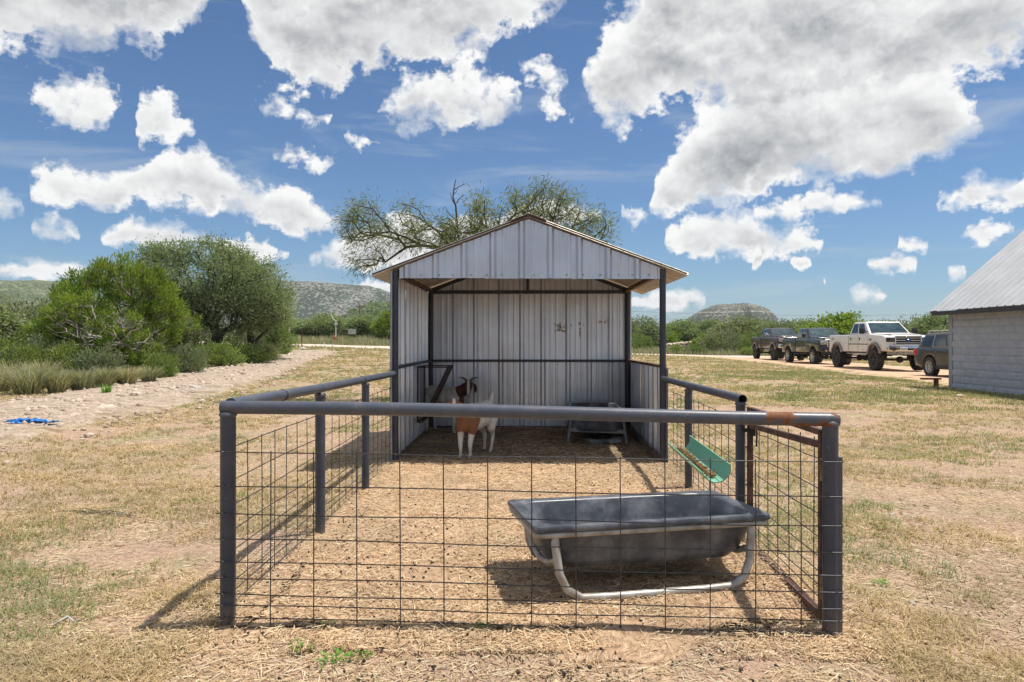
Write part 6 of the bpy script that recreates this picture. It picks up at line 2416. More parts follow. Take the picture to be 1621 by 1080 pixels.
for (px, d_, w_, py, kind, var, lab) in [
    (1008, 95, 8.0, 507, 'oak', 1, 'grey green oak framed between the shelter posts'),
    (1035, 100, 7.5, 512, 'jun', 0, 'dark juniper seen just beside the shelter corner post'),
    (1012, 74, 3.0, 528, 'shrub', 0, 'pale green bush by the white rail, framed between the shelter posts'),
    (1072, 105, 8.0, 509, 'oak', 0, 'tall grey oak in the tree line, behind the old stone wall'),
    (1100, 108, 8.5, 512, 'oak', 1, 'grey oak in the tree line below the start of the flat topped hill'),
    (1128, 104, 8.0, 510, 'oak', 0, 'grey green oak in the tree line under the cliffs'),
    (1165, 98, 9.0, 508, 'oak', 1, 'broad olive oak in the tree line behind the big round bush'),
    (1196, 96, 8.0, 513, 'oak', 0, 'olive oak in the tree line under the steep end of the flat topped hill'),
    (1117, 78, 3.6, 524, 'jun', 0, 'yellow green bush beside the big round bush'),
    (1147, 74, 5.6, 522, 'shrub', 1, 'big round grey green bush at the end of the old stone wall'),
    (1190, 70, 3.2, 527, 'shrub', 0, 'bright green bush just behind the last pickup'),
    (1186, 64, 1.8, 548, 'shrub', 0, 'small bright bush close to the rear wheel of the maroon pickup'),
    (1068, 68, 1.9, 545, 'shrub', 0, 'low round bush in the verge, first of three beside the shelter corner post'),
    (1094, 68, 1.6, 546, 'shrub', 0, 'low round bush in the verge, middle one of three below the old stone wall'),
    (1109, 67, 1.4, 547, 'shrub', 0, 'low round bush in the verge, last of three, nearest the big round bush'),
    (1230, 88, 7.0, 508, 'oak', 1, 'pale yellow green tree behind the maroon pickup cab'),
    (1255, 92, 7.0, 512, 'oak', 0, 'grey tree behind the black pickup cab'),
    (1285, 90, 6.5, 509, 'oak', 1, 'dull grey tree between the black pickup and the bright juniper'),
    (1326, 70, 7.0, 499, 'jun', 0, 'wide bright green juniper rising behind the white pickup bed'),
    (1352, 68, 5.5, 502, 'jun', 0, 'bright green juniper behind the cab of the white pickup'),
    (1412, 85, 6.5, 511, 'oak', 0, 'grey green tree behind the white pickup windscreen'),
    (1450, 78, 7.0, 503, 'oak', 1, 'open pale green tree above the hood of the white pickup'),
    (1480, 72, 6.0, 505, 'oak', 0, 'olive tree behind the dark suv'),
    (1510, 74, 6.5, 508, 'oak', 1, 'grey tree at the edge of the block building'),
]:
    put(kind, var, px, d_, w_, hm(py, d_, px), lab, G3)
# a second row standing further off, alike
for k in range(34):
    px = rr.choice([rr.uniform(430, 620), rr.uniform(985, 1560), rr.uniform(985, 1560)])
    d_ = rr.uniform(120, 170)
    put('oak', rr.randint(0, 1), px, d_, rr.uniform(7, 10), hm(rr.uniform(512, 522), d_, px), 'hazy grey green oak in the second row of trees beyond the road', 'second row of trees beyond the road', rz=rr.uniform(0, 6))
for kind in PROTO:
    for o in PROTO[kind]:
        for ch in list(o.children):
            bpy.data.objects.remove(ch)
        bpy.data.objects.remove(o)
# brush cover on the low ground and the near ridge: nobody could count it
rng = np.random.default_rng(77)
nb = 2600
bx = rng.uniform(-420, 420, nb)
by = rng.uniform(175, 420, nb)
onr = rng.random(nb) < 0.35
bx[onr] = rng.normal(-45, 48, onr.sum())
by[onr] = rng.uniform(300, 420, onr.sum())


def ridge_h(x, y):
    rot = 0.15
    dx, dy = x + 45, y - 420
    U = (dx * math.cos(rot) + dy * math.sin(rot)) / 85
    V = (-dx * math.sin(rot) + dy * math.cos(rot)) / 130
    nz = fbm2(U * 3 + 147, V * 3, 21, 5, 1.0)
    pr_ = np.clip((1 - np.hypot(U, V) - (nz - 0.5) * 0.22) / 0.65, 0, 1)
    pr_ = pr_ * pr_ * (3 - 2 * pr_)
    return 26 * pr_ * (1 + 0.25 * U + (fbm2(U * 4, V * 4, 26, 4, 1.0) - 0.5) * 0.2) - 2.0


bzv = np.maximum(ground_z(bx, by), ridge_h(bx, by))
per = 22
c = np.repeat(np.stack([bx, by, bzv], -1), per, 0)
sz_ = np.repeat(rng.uniform(1.5, 3.0, nb), per)
off = rng.normal(0, 1, (nb * per, 3))
off /= np.linalg.norm(off, axis=1)[:, None]
off[:, 2] = np.abs(off[:, 2])
p = c + off * sz_[:, None] * np.array([1.1, 1.1, 0.95]) * rng.uniform(0.5, 1, (nb * per, 1))
d = off + rng.normal(0, 0.6, off.shape)
L = sz_ * rng.uniform(0.35, 0.75, len(sz_))
br = bpy.data.objects.new('brush', leaf_mesh('brush', p, d, rng.normal(0, 1, off.shape) + off, L, L * 0.7, M['oak']))
C.objects.link(br)
br['kind'] = 'stuff'
br['label'] = 'unbroken dark green brush covering the low ground and the near ridge'


# ------------------------------------------------------------------ grasses, straw, stones
def keep_view(x, y, margin=0.08):
    """only where the photograph can see, with a margin to each side"""
    return np.abs(x / np.maximum(y, 0.1)) < (0.705 + margin + 0.6 / np.maximum(y, 1.0))


def pen_mask(x, y):
    lx_, ly_ = to_local(x, y)
    return (lx_ > -0.02) & (lx_ < 2.86) & (ly_ > -4.42) & (ly_ < 2.8)


def spill_mask(x, y):
    lx_, ly_ = to_local(x, y)
    return (lx_ > -0.05) & (lx_ < 2.9) & (ly_ > -4.95) & (ly_ < 2.75)


def blades(name, x, y, h, w_, m_, rng, lean=0.5, per=1, z_off=0.0, label=None, spread=0.03):
    """three-segment curved blades standing at x, y"""
    x = np.repeat(x, per) + rng.normal(0, spread, len(x) * per)
    y = np.repeat(y, per) + rng.normal(0, spread, len(y) * per)
    h = np.repeat(h, per) * rng.uniform(0.5, 1.2, len(x))
    w_ = np.repeat(np.broadcast_to(w_, len(h) // per), per)
    z = ground_z(x, y) + z_off
    a = rng.uniform(0, 2 * PI, len(x))
    dx, dy = np.cos(a), np.sin(a)
    ln = rng.uniform(0.1, 1.0, len(x)) * lean * h
    tx, ty = -dy * w_ / 2, dx * w_ / 2
    r0 = np.stack([x - tx, y - ty, z - 0.01], -1)
    r1 = np.stack([x + tx, y + ty, z - 0.01], -1)
    m0 = np.stack([x + dx * ln * 0.35 - tx * .8, y + dy * ln * 0.35 - ty * .8, z + h * 0.6], -1)
    m1 = np.stack([x + dx * ln * 0.35 + tx * .8, y + dy * ln * 0.35 + ty * .8, z + h * 0.6], -1)
    t0 = np.stack([x + dx * ln - tx * .15, y + dy * ln - ty * .15, z + h * 0.95], -1)
    t1 = np.stack([x + dx * ln + tx * .15, y + dy * ln + ty * .15, z + h * 0.95], -1)
    v = np.stack([r0, r1, m1, m0, t1, t0], 1).reshape(-1, 3)
    i = np.arange(len(x)) * 6
    f = np.concatenate([np.stack([i, i + 1, i + 2, i + 3], -1), np.stack([i + 3, i + 2, i + 4, i + 5], -1)])
    o = bpy.data.objects.new(name, np_mesh(name, v, f, m_))
    C.objects.link(o)
    o['kind'] = 'stuff'
    if label:
        o['label'] = label
    return o


def flat_bits(name, x, y, L, w_, m_, rng, lift=0.02, tilt=0.35, label=None, zf=None):
    """stems lying on the ground: thin three-sided straws"""
    n = len(x)
    a = rng.uniform(0, 2 * PI, n)
    ti = rng.normal(0, tilt, n)
    d = np.stack([np.cos(a) * np.cos(ti), np.sin(a) * np.cos(ti), np.sin(ti)], -1)
    z = (zf or ground_z)(x, y) + lift * rng.random(n) + np.abs(np.sin(ti)) * L / 2 * 0.6
    c = np.stack([x, y, z], -1)
    s = np.stack([-np.sin(a), np.cos(a), np.zeros(n)], -1)
    u = np.cross(d, s)
    u = u * np.sign(u[:, 2:3] + 1e-9)
    L_, W_ = L[:, None], np.broadcast_to(w_, n)[:, None]
    ends = []
    for e in (-0.5, 0.5):
        for (ss_, uu) in ((-0.5, 0.0), (0.5, 0.0), (0.0, 0.55)):
            ends.append(c + d * L_ * e + s * W_ * ss_ + u * W_ * uu)
    v = np.stack(ends, 1).reshape(-1, 3)
    i = np.arange(n) * 6
    f = np.concatenate([np.stack([i, i + 3, i + 5, i + 2], -1), np.stack([i + 1, i + 2, i + 5, i + 4], -1)])
    o = bpy.data.objects.new(name, np_mesh(name, v, f, m_))
    C.objects.link(o)
    o['kind'] = 'stuff'
    if label:
        o['label'] = label
    return o


rng = np.random.default_rng(5)


def bed_z(x, y):
    return ground_z(x, y) + 0.014 + (fbm2(x, y, 33, 4, 5.0) - 0.5) * 0.030


# straw in the pen
n = 60000
a, b_ = rng.uniform(-0.1, 2.95, n), -4.62 + 7.3 * rng.random(n) ** 1.25
x, y = to_world(a, b_)
k = (rng.random(n) < np.where(b_ > 0.25, 0.35, 1.0)) & (fbm2(x, y, 44, 3, 2.2) + rng.normal(0, 0.1, n) > 0.36)
x, y = x[k], y[k]
flat_bits('straw_litter', x, y, 0.014 + 0.058 * rng.random(len(x)) ** 1.6, rng.uniform(0.0022, 0.0048, len(x)), M['straw'], rng, 0.012, 0.22, 'chopped golden straw spread over the pen floor', bed_z)
# dry stems lying about the yard
n = 190000
y = 2.3 + 16.0 * rng.random(n) ** 1.5
x = rng.uniform(-1, 1, n) * (0.80 * y + 0.6)
k = keep_view(x, y) & ~pen_mask(x, y) & (fbm2(x, y, 45, 4, 0.9) + rng.normal(0, 0.09, n) > 0.35)
x, y = x[k], y[k]
flat_bits('dry_stems', x, y, 0.012 + 0.08 * rng.random(len(x)) ** 2.5, rng.uniform(0.0022, 0.0046, len(x)) * (1 + 0.05 * y), M['straw'], rng, 0.008, 0.14, 'bleached dry stems lying on the yard')
# short dry grass, near and middle distance
n = 82000
y = 2.3 + 58.0 * rng.random(n) ** 2.1
x = rng.uniform(-1, 1, n) * (0.80 * y + 0.6)
td = line_dist(x, y, TRACK)
k = keep_view(x, y) & ~spill_mask(x, y) & (td > 1.9) & (fbm2(x, y, 46, 4, 1.1) + rng.normal(0, 0.07, n) > 0.47 + 0.10 * ((x > 1.2) & (y < 7.5))) & ~((x > 12.2) & (y < 21.4))
k &= line_dist(x, y, DRIVE) > 3.2
x, y = x[k], y[k]
blades('dry_grass', x, y, np.full(len(x), 0.030) + 0.0009 * y, 0.0025 + 0.0008 * y, M['drygrass'], rng, 3.6, 7, 0, 'short dry tan grass of the yard', 0.035)
# green tufts
n = 40000
y = 2.3 + 58.0 * rng.random(n) ** 2.0
x = rng.uniform(-1, 1, n) * (0.80 * y + 0.6)
td = line_dist(x, y, TRACK)
far = sst(y, 5, 26) * 0.07
k = keep_view(x, y) & ~spill_mask(x, y) & (td > 1.7) & (fbm2(x, y, 47, 5, 0.8) + far + rng.normal(0, 0.05, n) > 0.60 + 0.045 * (y < 13)) & ~((x > 12.2) & (y < 21.4))
k &= line_dist(x, y, DRIVE) > 3.3
x, y = x[k], y[k]
blades('green_grass', x, y, np.full(len(x), 0.036) + 0.0008 * y, 0.0024 + 0.0007 * y, M['greengrass'], rng, 2.6, 10, 0, 'sparse green grass tufts in the dry yard', 0.045)
# strip of greener grass by the block building and the drive
n = 9000
y = rng.uniform(14.0, 31.0, n)
x = rng.uniform(5.5, 13.5, n)
k = keep_view(x, y) & ~((x > 12.5) & (y < 21.4)) & (fbm2(x, y, 48, 4, 0.6) + 0.05 * (x - 9) / 4 + rng.normal(0, 0.07, n) > 0.58) & (line_dist(x, y, DRIVE) > 3.0)
x, y = x[k], y[k]
blades('green_grass', x, y, np.full(len(x), 0.06), 0.016, M['greengrass'], rng, 0.7, 6, 0, 'greener grass along the building and the gravel drive', 0.10)
# rough pasture along the road
n = 15000
y = rng.uniform(48.0, 92.0, n)
x = rng.uniform(-0.62, 0.66, n) * y
rd_ = np.abs(line_dist(x, y, ROAD))
k = (rd_ > 3.0) & (line_dist(x, y, DRIVE) > 4.2) & ((y > 64) | ((y > 56) & (rng.random(n) < 0.35) & (x < 12)))
x, y = x[k], y[k]
blades('pasture_grass', x, y, np.where(y > 64, 0.62, 0.22) * rng.uniform(0.6, 1.2, len(x)), 0.055, M['bunch'], rng, 0.5, 5, 0, 'tall yellowing pasture grass along the road', 0.25)
# weeds under the brush edge
n = 5200
t_ = rng.uniform(19.5, 46.0, n)
cx_ = np.interp(t_, [q[1] for q in TRACK], [q[0] for q in TRACK])
x, y = cx_ - 2.2 - np.abs(rng.normal(0, 1.3, n)), t_
blades('verge_weeds', x, y, np.full(n, 0.40), 0.022, M['bunch'], rng, 0.7, 6, 0, 'rank grey green weeds along the brush side of the path', 0.14)
blades('verge_weeds', x[:2600] + rng.normal(0, 0.3, 2600), y[:2600], np.full(2600, 0.34), 0.028, M['greengrass'], rng, 0.7, 5, 0, 'green weeds along the brush side of the path', 0.14)


# bunch grasses at the outer end of the brush: each clump a thing
def bunch(x0, y0, h, r_, label, group='clumps of bunch grass above the path', m_='bunch', n=330):
    rg = np.random.default_rng(int(abs(x0 * 131 + y0 * 17)))
    a = rg.uniform(0, 2 * PI, n)
    rr_ = r_ * 0.35 * np.sqrt(rg.random(n))
    bx_, by_ = rr_ * np.cos(a), rr_ * np.sin(a)
    out = rg.uniform(0.2, 1.0, n) * r_
    hh = h * rg.uniform(0.5, 1.1, n)
    a2 = a + rg.normal(0, 0.5, n)
    dx, dy = np.cos(a2) * out, np.sin(a2) * out
    w_ = 0.011
    tx, ty = -np.sin(a2) * w_, np.cos(a2) * w_
    pts = []
    for s, zf, ww in ((0, 0, 1), (0.3, 0.62, 0.8), (1.0, 0.96, 0.15)):
        for q in (-1, 1):
            pts.append(np.stack([bx_ + dx * s + q * tx * ww, by_ + dy * s + q * ty * ww, hh * zf], -1))
    v = np.stack([pts[0], pts[1], pts[3], pts[2], pts[5], pts[4]], 1).reshape(-1, 3)
    i = np.arange(n) * 6
    f = np.concatenate([np.stack([i, i + 1, i + 2, i + 3], -1), np.stack([i + 3, i + 2, i + 4, i + 5], -1)])
    o = place('bunch_grass', np_mesh('bunch_grass', v, f, M[m_]), None, (x0, y0, gz(x0, y0) - 0.02))
    tag(o, label, 'grass clump', group)
    return o


for (px, d_, h, r_, lab) in [(45, 17.6, 0.75, 0.75, 'largest clump of grey bunch grass at the outer edge of the path'), (-5, 18.2, 0.7, 0.7, 'clump of bunch grass cut by the edge of the view'), (92, 18.0, 0.6, 0.55, 'clump of bunch grass beside the largest clump'),
                             (128, 18.6, 0.62, 0.55, 'grey bunch grass clump below the bright bush at the foot of the junipers'), (165, 19.3, 0.6, 0.5, 'grey bunch grass clump below the large juniper on its shaded side'), (200, 19.8, 0.55, 0.5, 'bunch grass clump straight below the middle of the large juniper'),
                             (70, 19.6, 0.8, 0.6, 'tall bunch grass clump behind the largest clump'), (20, 20.0, 0.8, 0.6, 'tall bunch grass clump under the bright yellow green bush'), (235, 21.0, 0.5, 0.45, 'small bunch grass clump at the path edge under the juniper')]:
    bunch((px - 810.5) / F_PX * d_, d_, h, r_, lab)
bunch((168 - 810.5) / F_PX * 16.9, 16.9, 0.28, 0.22, 'small green weed tuft alone on the gravel path', 'weeds', 'weedleaf', 70)


# small leafy weeds in front of the wire
def weed(px, py, s, label, n=60):
    z = 0.03
    d_ = (CAM_Z - z) * F_PX / (py - 540)
    x_ = (px - 810.5) / F_PX * d_
    rg = np.random.default_rng(int(px))
    a = rg.uniform(0, 2 * PI, n)
    r_ = s * np.sqrt(rg.random(n))
    c = np.stack([r_ * np.cos(a), r_ * np.sin(a), s * 0.5 * rg.random(n) + 0.006], -1)
    dd = np.stack([np.cos(a), np.sin(a), rg.uniform(0.1, 0.8, n)], -1)
    nn = rg.normal(0, 0.4, (n, 3)) + np.array([0, 0, 1.0])
    o = place('weed', leaf_mesh('weed', c, dd, nn, s * rg.uniform(0.22, 0.4, n), s * 0.2, M['weedleaf']), None, (x_, d_, gz(x_, d_)))
    tag(o, label, 'weed', 'low green weeds in front of the pen')


for (px, py, s, lab) in [(493, 998, 0.035, 'small leafy weed touching the bottom wire, nearer the corner post'), (520, 1004, 0.045, 'leafy weed at the bottom wire, beside a smaller one'), (480, 1040, 0.06, 'low spreading weed on the ground below the two weeds at the wire'),
                         (530, 1062, 0.075, 'spreading weed patch at the lower edge of the view, below the wire'), (570, 1052, 0.05, 'small weed patch beside the spreading patch below the wire'), (760, 1010, 0.045, 'grassy weed just in front of the middle of the bottom wire'),
                         (1395, 935, 0.05, 'small weed beyond the gate corner post')]:
    weed(px, py, s, lab)


# stones
def stones(name, x, y, r_, m_, rng, label, sink=0.3, flat=0.6, zf=None):
    ico_v = np.array([(0, 0, 1), (.894, 0, .447), (.276, .851, .447), (-.724, .526, .447), (-.724, -.526, .447), (.276, -.851, .447), (.724, .526, -.447), (-.276, .851, -.447), (-.894, 0, -.447), (-.276, -.851, -.447), (.724, -.526, -.447), (0, 0, -1)])
    ico_f = np.array([(0, 1, 2), (0, 2, 3), (0, 3, 4), (0, 4, 5), (0, 5, 1), (1, 6, 2), (2, 7, 3), (3, 8, 4), (4, 9, 5), (5, 10, 1), (2, 6, 7), (3, 7, 8), (4, 8, 9), (5, 9, 10), (1, 10, 6), (6, 11, 7), (7, 11, 8), (8, 11, 9), (9, 11, 10), (10, 11, 6)])
    n = len(x)
    z = (zf or ground_z)(x, y)
    v = ico_v[None] * (1 + rng.uniform(-0.38, 0.34, (n, 12, 1)))
    v = v * np.stack([rng.uniform(0.7, 1.4, n), rng.uniform(0.7, 1.2, n), flat * rng.uniform(0.6, 1.2, n)], -1)[:, None, :] * r_[:, None, None]
    a = rng.uniform(0, 6.28, n)
    ca, sa = np.cos(a)[:, None], np.sin(a)[:, None]
    v = np.stack([v[..., 0] * ca - v[..., 1] * sa, v[..., 0] * sa + v[..., 1] * ca, v[..., 2]], -1)
    v = v + np.stack([x, y, z + r_ * flat * (1 - sink) * 0.5], -1)[:, None, :]
    f = (ico_f[None] + (np.arange(n) * 12)[:, None, None]).reshape(-1, 3)
    o = bpy.data.objects.new(name, np_mesh(name, v.reshape(-1, 3), f, m_))
    C.objects.link(o)
    o['kind'] = 'stuff'
    o['label'] = label
    return o


n = 36000
t_ = 8.0 + 40.0 * rng.random(n) ** 1.5
cx_ = np.interp(t_, [q[1] for q in TRACK], [q[0] for q in TRACK])
off = rng.normal(0, 1.05, n)
x, y = cx_ + off, t_
k = keep_view(x, y) & (np.abs(off) < 2.6) & (fbm2(x, y, 61, 4, 0.9) + rng.normal(0, 0.07, n) > 0.45)
x, y = x[k], y[k]
stones('gravel', x, y, np.exp(np.minimum(rng.normal(-4.05, 0.62, len(x)), -2.5)), M['lime'], rng, 'loose pale limestone rubble along the path', 0.1, 0.8)
n = 3500
t_ = 22.0 + 30.0 * rng.random(n)
cx_ = np.interp(t_, [q[1] for q in DRIVE], [q[0] for q in DRIVE])
x, y = cx_ + rng.normal(-1.2, 1.9, n), t_
stones('gravel', x, y, np.exp(rng.normal(-3.7, 0.4, n)), M['lime'], rng, 'scattered gravel on the orange drive')
n = 2600
y = 2.4 + 14 * rng.random(n) ** 1.5
x = rng.uniform(-1, 1, n) * (0.8 * y + 0.5)
k = keep_view(x, y) & ~pen_mask(x, y)
stones('pebbles', x[k], y[k], np.exp(rng.normal(-4.75, 0.5, k.sum())), M['clod'], rng, 'small pebbles and clods in the yard')
a, b_ = rng.uniform(0, 2.85, 3200), rng.uniform(-4.9, 2.6, 3200)
x, y = to_world(a, b_)
k = fbm2(x, y, 55, 3, 1.2) + rng.normal(0, 0.08, len(x)) > 0.48
stones('droppings', x[k], y[k], rng.uniform(0.0045, 0.0085, k.sum()), M['dung'], rng, 'dark droppings scattered in the straw', 0.0, 0.9, bed_z)

# single rocks one can point to
rock_me = []
for s in range(4):
    bm = bmesh.new()
    bmesh.ops.create_icosphere(bm, subdivisions=2, radius=1.0)
    for vv in bm.verts:
        q = vv.co.copy()
        vv.co *= 1 + 0.55 * (mnoise.noise(q * 1.3 + Vector((s * 7, 0, 0))))
        vv.co.z *= 0.55
    me = bpy.data.meshes.new('rock')
    bm.to_mesh(me)
    bm.free()
    me.materials.append(M['lime'])
    rock_me.append(me)


def rock(px, py, r_, label, group='rocks along the gravel path', m_=None, zg=None):
    z = 0.1
    ds = np.linspace(3.0, 70.0, 1400)
    xs_ = (px - 810.5) / F_PX * ds
    hit = np.argmax(CAM_Z - (py - 540) / F_PX * ds <= ground_z(xs_, ds))
    d_, x_ = float(ds[hit]), float(xs_[hit])
    z = gz(x_, d_)
    me = random.choice(rock_me)
    if m_:
        me = me.copy()
        me.materials[0] = m_
    o = place('rock', me, None, (x_, d_, z + r_ * 0.12), (random.uniform(-.2, .2), random.uniform(-.2, .2), random.uniform(0, 6)), (r_ * random.uniform(0.9, 1.3), r_, r_ * random.uniform(0.8, 1.1)))
    tag(o, label, 'rock', group)


rock(432, 567, 0.32, 'dark grey flat boulder at the far end of the gravel path', m_=M['greyrock'])
rock(459, 563, 0.20, 'orange tan rock next to the flat boulder at the far end of the path')
rock(306, 617, 0.17, 'pale wedge shaped rock at the edge where path meets grass', m_=M['greyrock'])
rock(214, 629, 0.16, 'broad pale rock in the middle of the gravel path')
rock(168, 648, 0.13, 'pale flat rock on the yard side of the path')
rock(120, 661, 0.10, 'flat pale stone where the path rubble ends, above the dry lawn')
rock(155, 656, 0.08, 'brown rock in a small hollow beside the path')
rock(108, 622, 0.10, 'whitish stone on the brush side of the gravel path')
rr = random.Random(33)
for k in range(46):
    t = rr.uniform(10, 45)
    cx_ = float(np.interp(t, [q[1] for q in TRACK], [q[0] for q in TRACK])) + rr.gauss(0, 1.1)
    r_ = rr.uniform(0.045, 0.085) * (0.7 + t / 45)
    o = place('rock', rr.choice(rock_me), None, (cx_, t, gz(cx_, t) + 0.02), (rr.uniform(-.3, .3), rr.uniform(-.3, .3), rr.uniform(0, 6)), (r_ * 1.2, r_, r_ * rr.uniform(0.6, 1.0)))
    tag(o, 'fist to head sized pale limestone rock lying in the path rubble', 'rock', 'loose rocks in the path rubble')
rock(1413, 818, 0.025, 'small brown rock in the bare yard beyond the gate', 'stones in the yard', M['greyrock'])
rock(1443, 957, 0.022, 'small grey stone low in the bare yard', 'stones in the yard', M['greyrock'])
rock(1519, 629, 0.10, 'pale flat scrap lying in the shade line of the block building', 'stones in the yard')
rock(1221, 570, 0.14, 'pale stone on the gravel behind the maroon pickup', 'stones in the yard')

# twigs, a scrap of bark
tw = MB()
rr = random.Random(8)
x0, y0 = (150 - 810.5) / F_PX * 5.9, 5.9
for k in range(9):
    a = rr.uniform(-0.3, 0.3)
    px_, py_ = x0 + rr.uniform(-.25, .25), y0 + rr.uniform(-.08, .08)
    L = rr.uniform(0.12, 0.4)
    z = gz(px_, py_) + 0.01
    tw.tube([(px_ - L / 2 * math.cos(a), py_ - L / 2 * math.sin(a), z), (px_, py_ + 0.01, z + 0.012), (px_ + L / 2 * math.cos(a), py_ + L / 2 * math.sin(a), z)], 0.0035, 5)
tag(tw.build('twigs', M['bark']), 'little heap of dry grey twigs on the bare lawn', 'twigs')
# white bone-like scrap near the corner
x0, y0 = (108 - 810.5) / F_PX * 3.55, 3.55
z = gz(x0, y0) + 0.012
mb = MB().tube([(x0 - 0.06, y0 - 0.03, z), (x0 - 0.02, y0 + 0.03, z + 0.02), (x0 + 0.03, y0 + 0.0, z + 0.005), (x0 + 0.055, y0 + 0.03, z + 0.012)], [0.004, 0.007, 0.005, 0.003], 7)
tag(mb.build('plastic_strip', M['sack']), 'twisted white plastic strip on the dry lawn', 'scrap')

# torn blue tarp beside the path
x0, y0 = -7.35, 11.15
rg = random.Random(6)
tp = thing('torn_tarp', 'torn scrap of bright blue tarp lying at the path edge', 'tarp', (x0, y0, gz(x0, y0) + 0.02))
for (ox, oy, L, W_, a) in ((-0.14, 0.06, 0.42, 0.16, 0.5), (0.16, -0.02, 0.40, 0.17, -0.1), (-0.25, 0.0, 0.30, 0.10, 0.1), (0.02, 0.10, 0.22, 0.12, 1.2)):
    n1, n2 = 16, 8
    vs_ = []
    for i in range(n1):
        for j in range(n2):
            u, v = i / (n1 - 1) - 0.5, j / (n2 - 1) - 0.5
            h = 0.11 * fbm2(np.array([u * 7 + ox * 9]), np.array([v * 5 + oy]), 12, 3, 1.0)[0]
            uu, vv = u * L, v * W_ * (1 + 0.6 * math.sin(u * 11 + ox * 20)) + 0.03 * math.sin(u * 14)
            vs_.append((ox + uu * math.cos(a) - vv * math.sin(a), oy + uu * math.sin(a) + vv * math.cos(a), h))
    fs_ = [(i * n2 + j, (i + 1) * n2 + j, (i + 1) * n2 + j + 1, i * n2 + j + 1) for i in range(n1 - 1) for j in range(n2 - 1)]
    MB().add(vs_, fs_, False).build('tarp_piece', M['tarp'], tp)

# ------------------------------------------------------------------ roadside things


def ray_at(px, d_):
    x_ = (px - 810.5) / F_PX * d_
    return x_, d_, gz(x_, d_)


x, y, z = ray_at(530, 68.5)
t = thing('fire_hydrant', 'faded red fire hydrant in the grass across the road', 'fire hydrant', (x, y, z))
MB().lathe([(0.0, 0.0), (0.17, 0.0), (0.17, 0.05), (0.12, 0.06), (0.115, 0.62), (0.15, 0.63), (0.15, 0.68), (0.13, 0.70), (0.12, 0.80), (0.07, 0.87), (0.0, 0.89)], sides=20).build('barrel', M['hydrant'], t)
MB().lathe([(0.035, 0.88), (0.04, 0.95), (0.0, 0.955)], sides=6, smooth=False).build('top_nut', M['hydrant'], t)
for s in (-1, 1):
    MB().lathe([(0.055, s * 0.10), (0.06, s * 0.20), (0.075, s * 0.20), (0.075, s * 0.25), (0.03, s * 0.26), (0.03, s * 0.29), (0.0, s * 0.29)], (0, 0, 0.55), 'X', 12).build('outlet', M['hydrant'], t)
MB().lathe([(0.075, -0.10), (0.085, -0.18), (0.10, -0.18), (0.10, -0.24), (0.0, -0.25)], (0, 0, 0.45), 'Y', 14).build('outlet', M['hydrant'], t)

x, y, z = ray_at(458, 66.5)
t = thing('marker_post', 'slim marker post with a white and red top, across the road', 'marker post', (x, y, z))
MB().tube([(0, 0, -0.1), (0, 0, 1.1)], 0.03, 10).build('post', M['bark_dark'], t)
MB().box((0, 0, 1.4), (0.10, 0.05, 0.60)).build('sleeve', M['white_plastic'], t)
MB().box((0, 0, 1.72), (0.105, 0.055, 0.09)).build('band', M['red_plastic'], t)
x, y, z = ray_at(459.5, 65.8)
t = thing('pedestal', 'short pale grey utility pedestal beside the slim marker post', 'pedestal', (x, y, z))
MB().box((0, 0, 0.32), (0.17, 0.15, 0.64)).build('body', M['grey_plastic'], t, bevel=0.02)
MB().box((0, 0, 0.66), (0.19, 0.17, 0.08)).build('lid', M['white_plastic'], t, bevel=0.02)
x, y, z = ray_at(477.5, 57.0)
t = thing('steel_post', 'rusty brown steel post standing alone on the near side of the road', 'post', (x, y, z))
MB().bar((0, 0, -0.1), (0.02, 0, 1.42), 0.07, 0.05, up=(0, 1, 0)).build('shaft', M['post_rust'], t)
MB().box((0.02, 0, 1.42), (0.09, 0.07, 0.03)).build('cap', M['post_rust'], t)
x, y, z = ray_at(531.5, 79)
t = thing('standpipe', 'tall pale cream standpipe behind the hydrant', 'standpipe', (x, y, z))
MB().tube([(0, 0, -0.1), (0, 0, 2.3)], 0.06, 12).build('pipe', M['plate'], t)
MB().tube([(0, 0, 2.2), (-0.3, 0, 2.45), (-0.5, 0, 2.9)], 0.045, 10).build('elbow', M['plate'], t)
MB().box((0, 0, 1.9), (0.35, 0.2, 0.18)).build('valve', M['plate'], t)
x, y, z = ray_at(557, 84)
t = thing('gate_panel', 'white panel and pale rail fence under the umbrella oak', 'fence', (x, y, z))
MB().box((0, 0, 1.05), (0.88, 0.05, 0.62)).build('panel', M['white_plastic'], t)
for q in (-0.46, 0.46):
    MB().tube([(q, 0, -0.1), (q, 0, 1.5)], 0.035, 8).build('post', M['galv_tube'], t)
for zz in (0.9, 1.35):
    MB().tube([(-2.0, 0, zz), (-0.49, 0, zz)], 0.025, 8).build('rail', M['galv_tube'], t)
MB().tube([(-2.0, 0, -0.1), (-2.0, 0, 1.5)], 0.035, 8).build('post', M['galv_tube'], t)
x, y, z = ray_at(601, 88)
t = thing('marker_post', 'stubby red and white marker post near the dark juniper across the road', 'marker post', (x, y, z))
MB().tube([(0, 0, -0.1), (0, 0, 0.75)], 0.05, 10).build('post', M['white_plastic'], t)
MB().tube([(0, 0, 0.75), (0, 0, 1.05)], 0.055, 10).build('cap', M['red_plastic'], t)
x, y, z = ray_at(569.5, 150)
t = thing('utility_pole', 'brown wooden utility pole with a crossarm above the far trees', 'utility pole', (x, y, z))
zt = CAM_Z + (540 - 482) / F_PX * 150 - z
MB().tube([(0, 0, -0.3), (0, 0, zt)], [0.17, 0.12], 10).build('pole', M['pole_wood'], t)
MB().bar((-1.2, 0, zt - 0.5), (1.2, 0, zt - 0.5), 0.10, 0.12).build('crossarm', M['pole_wood'], t)
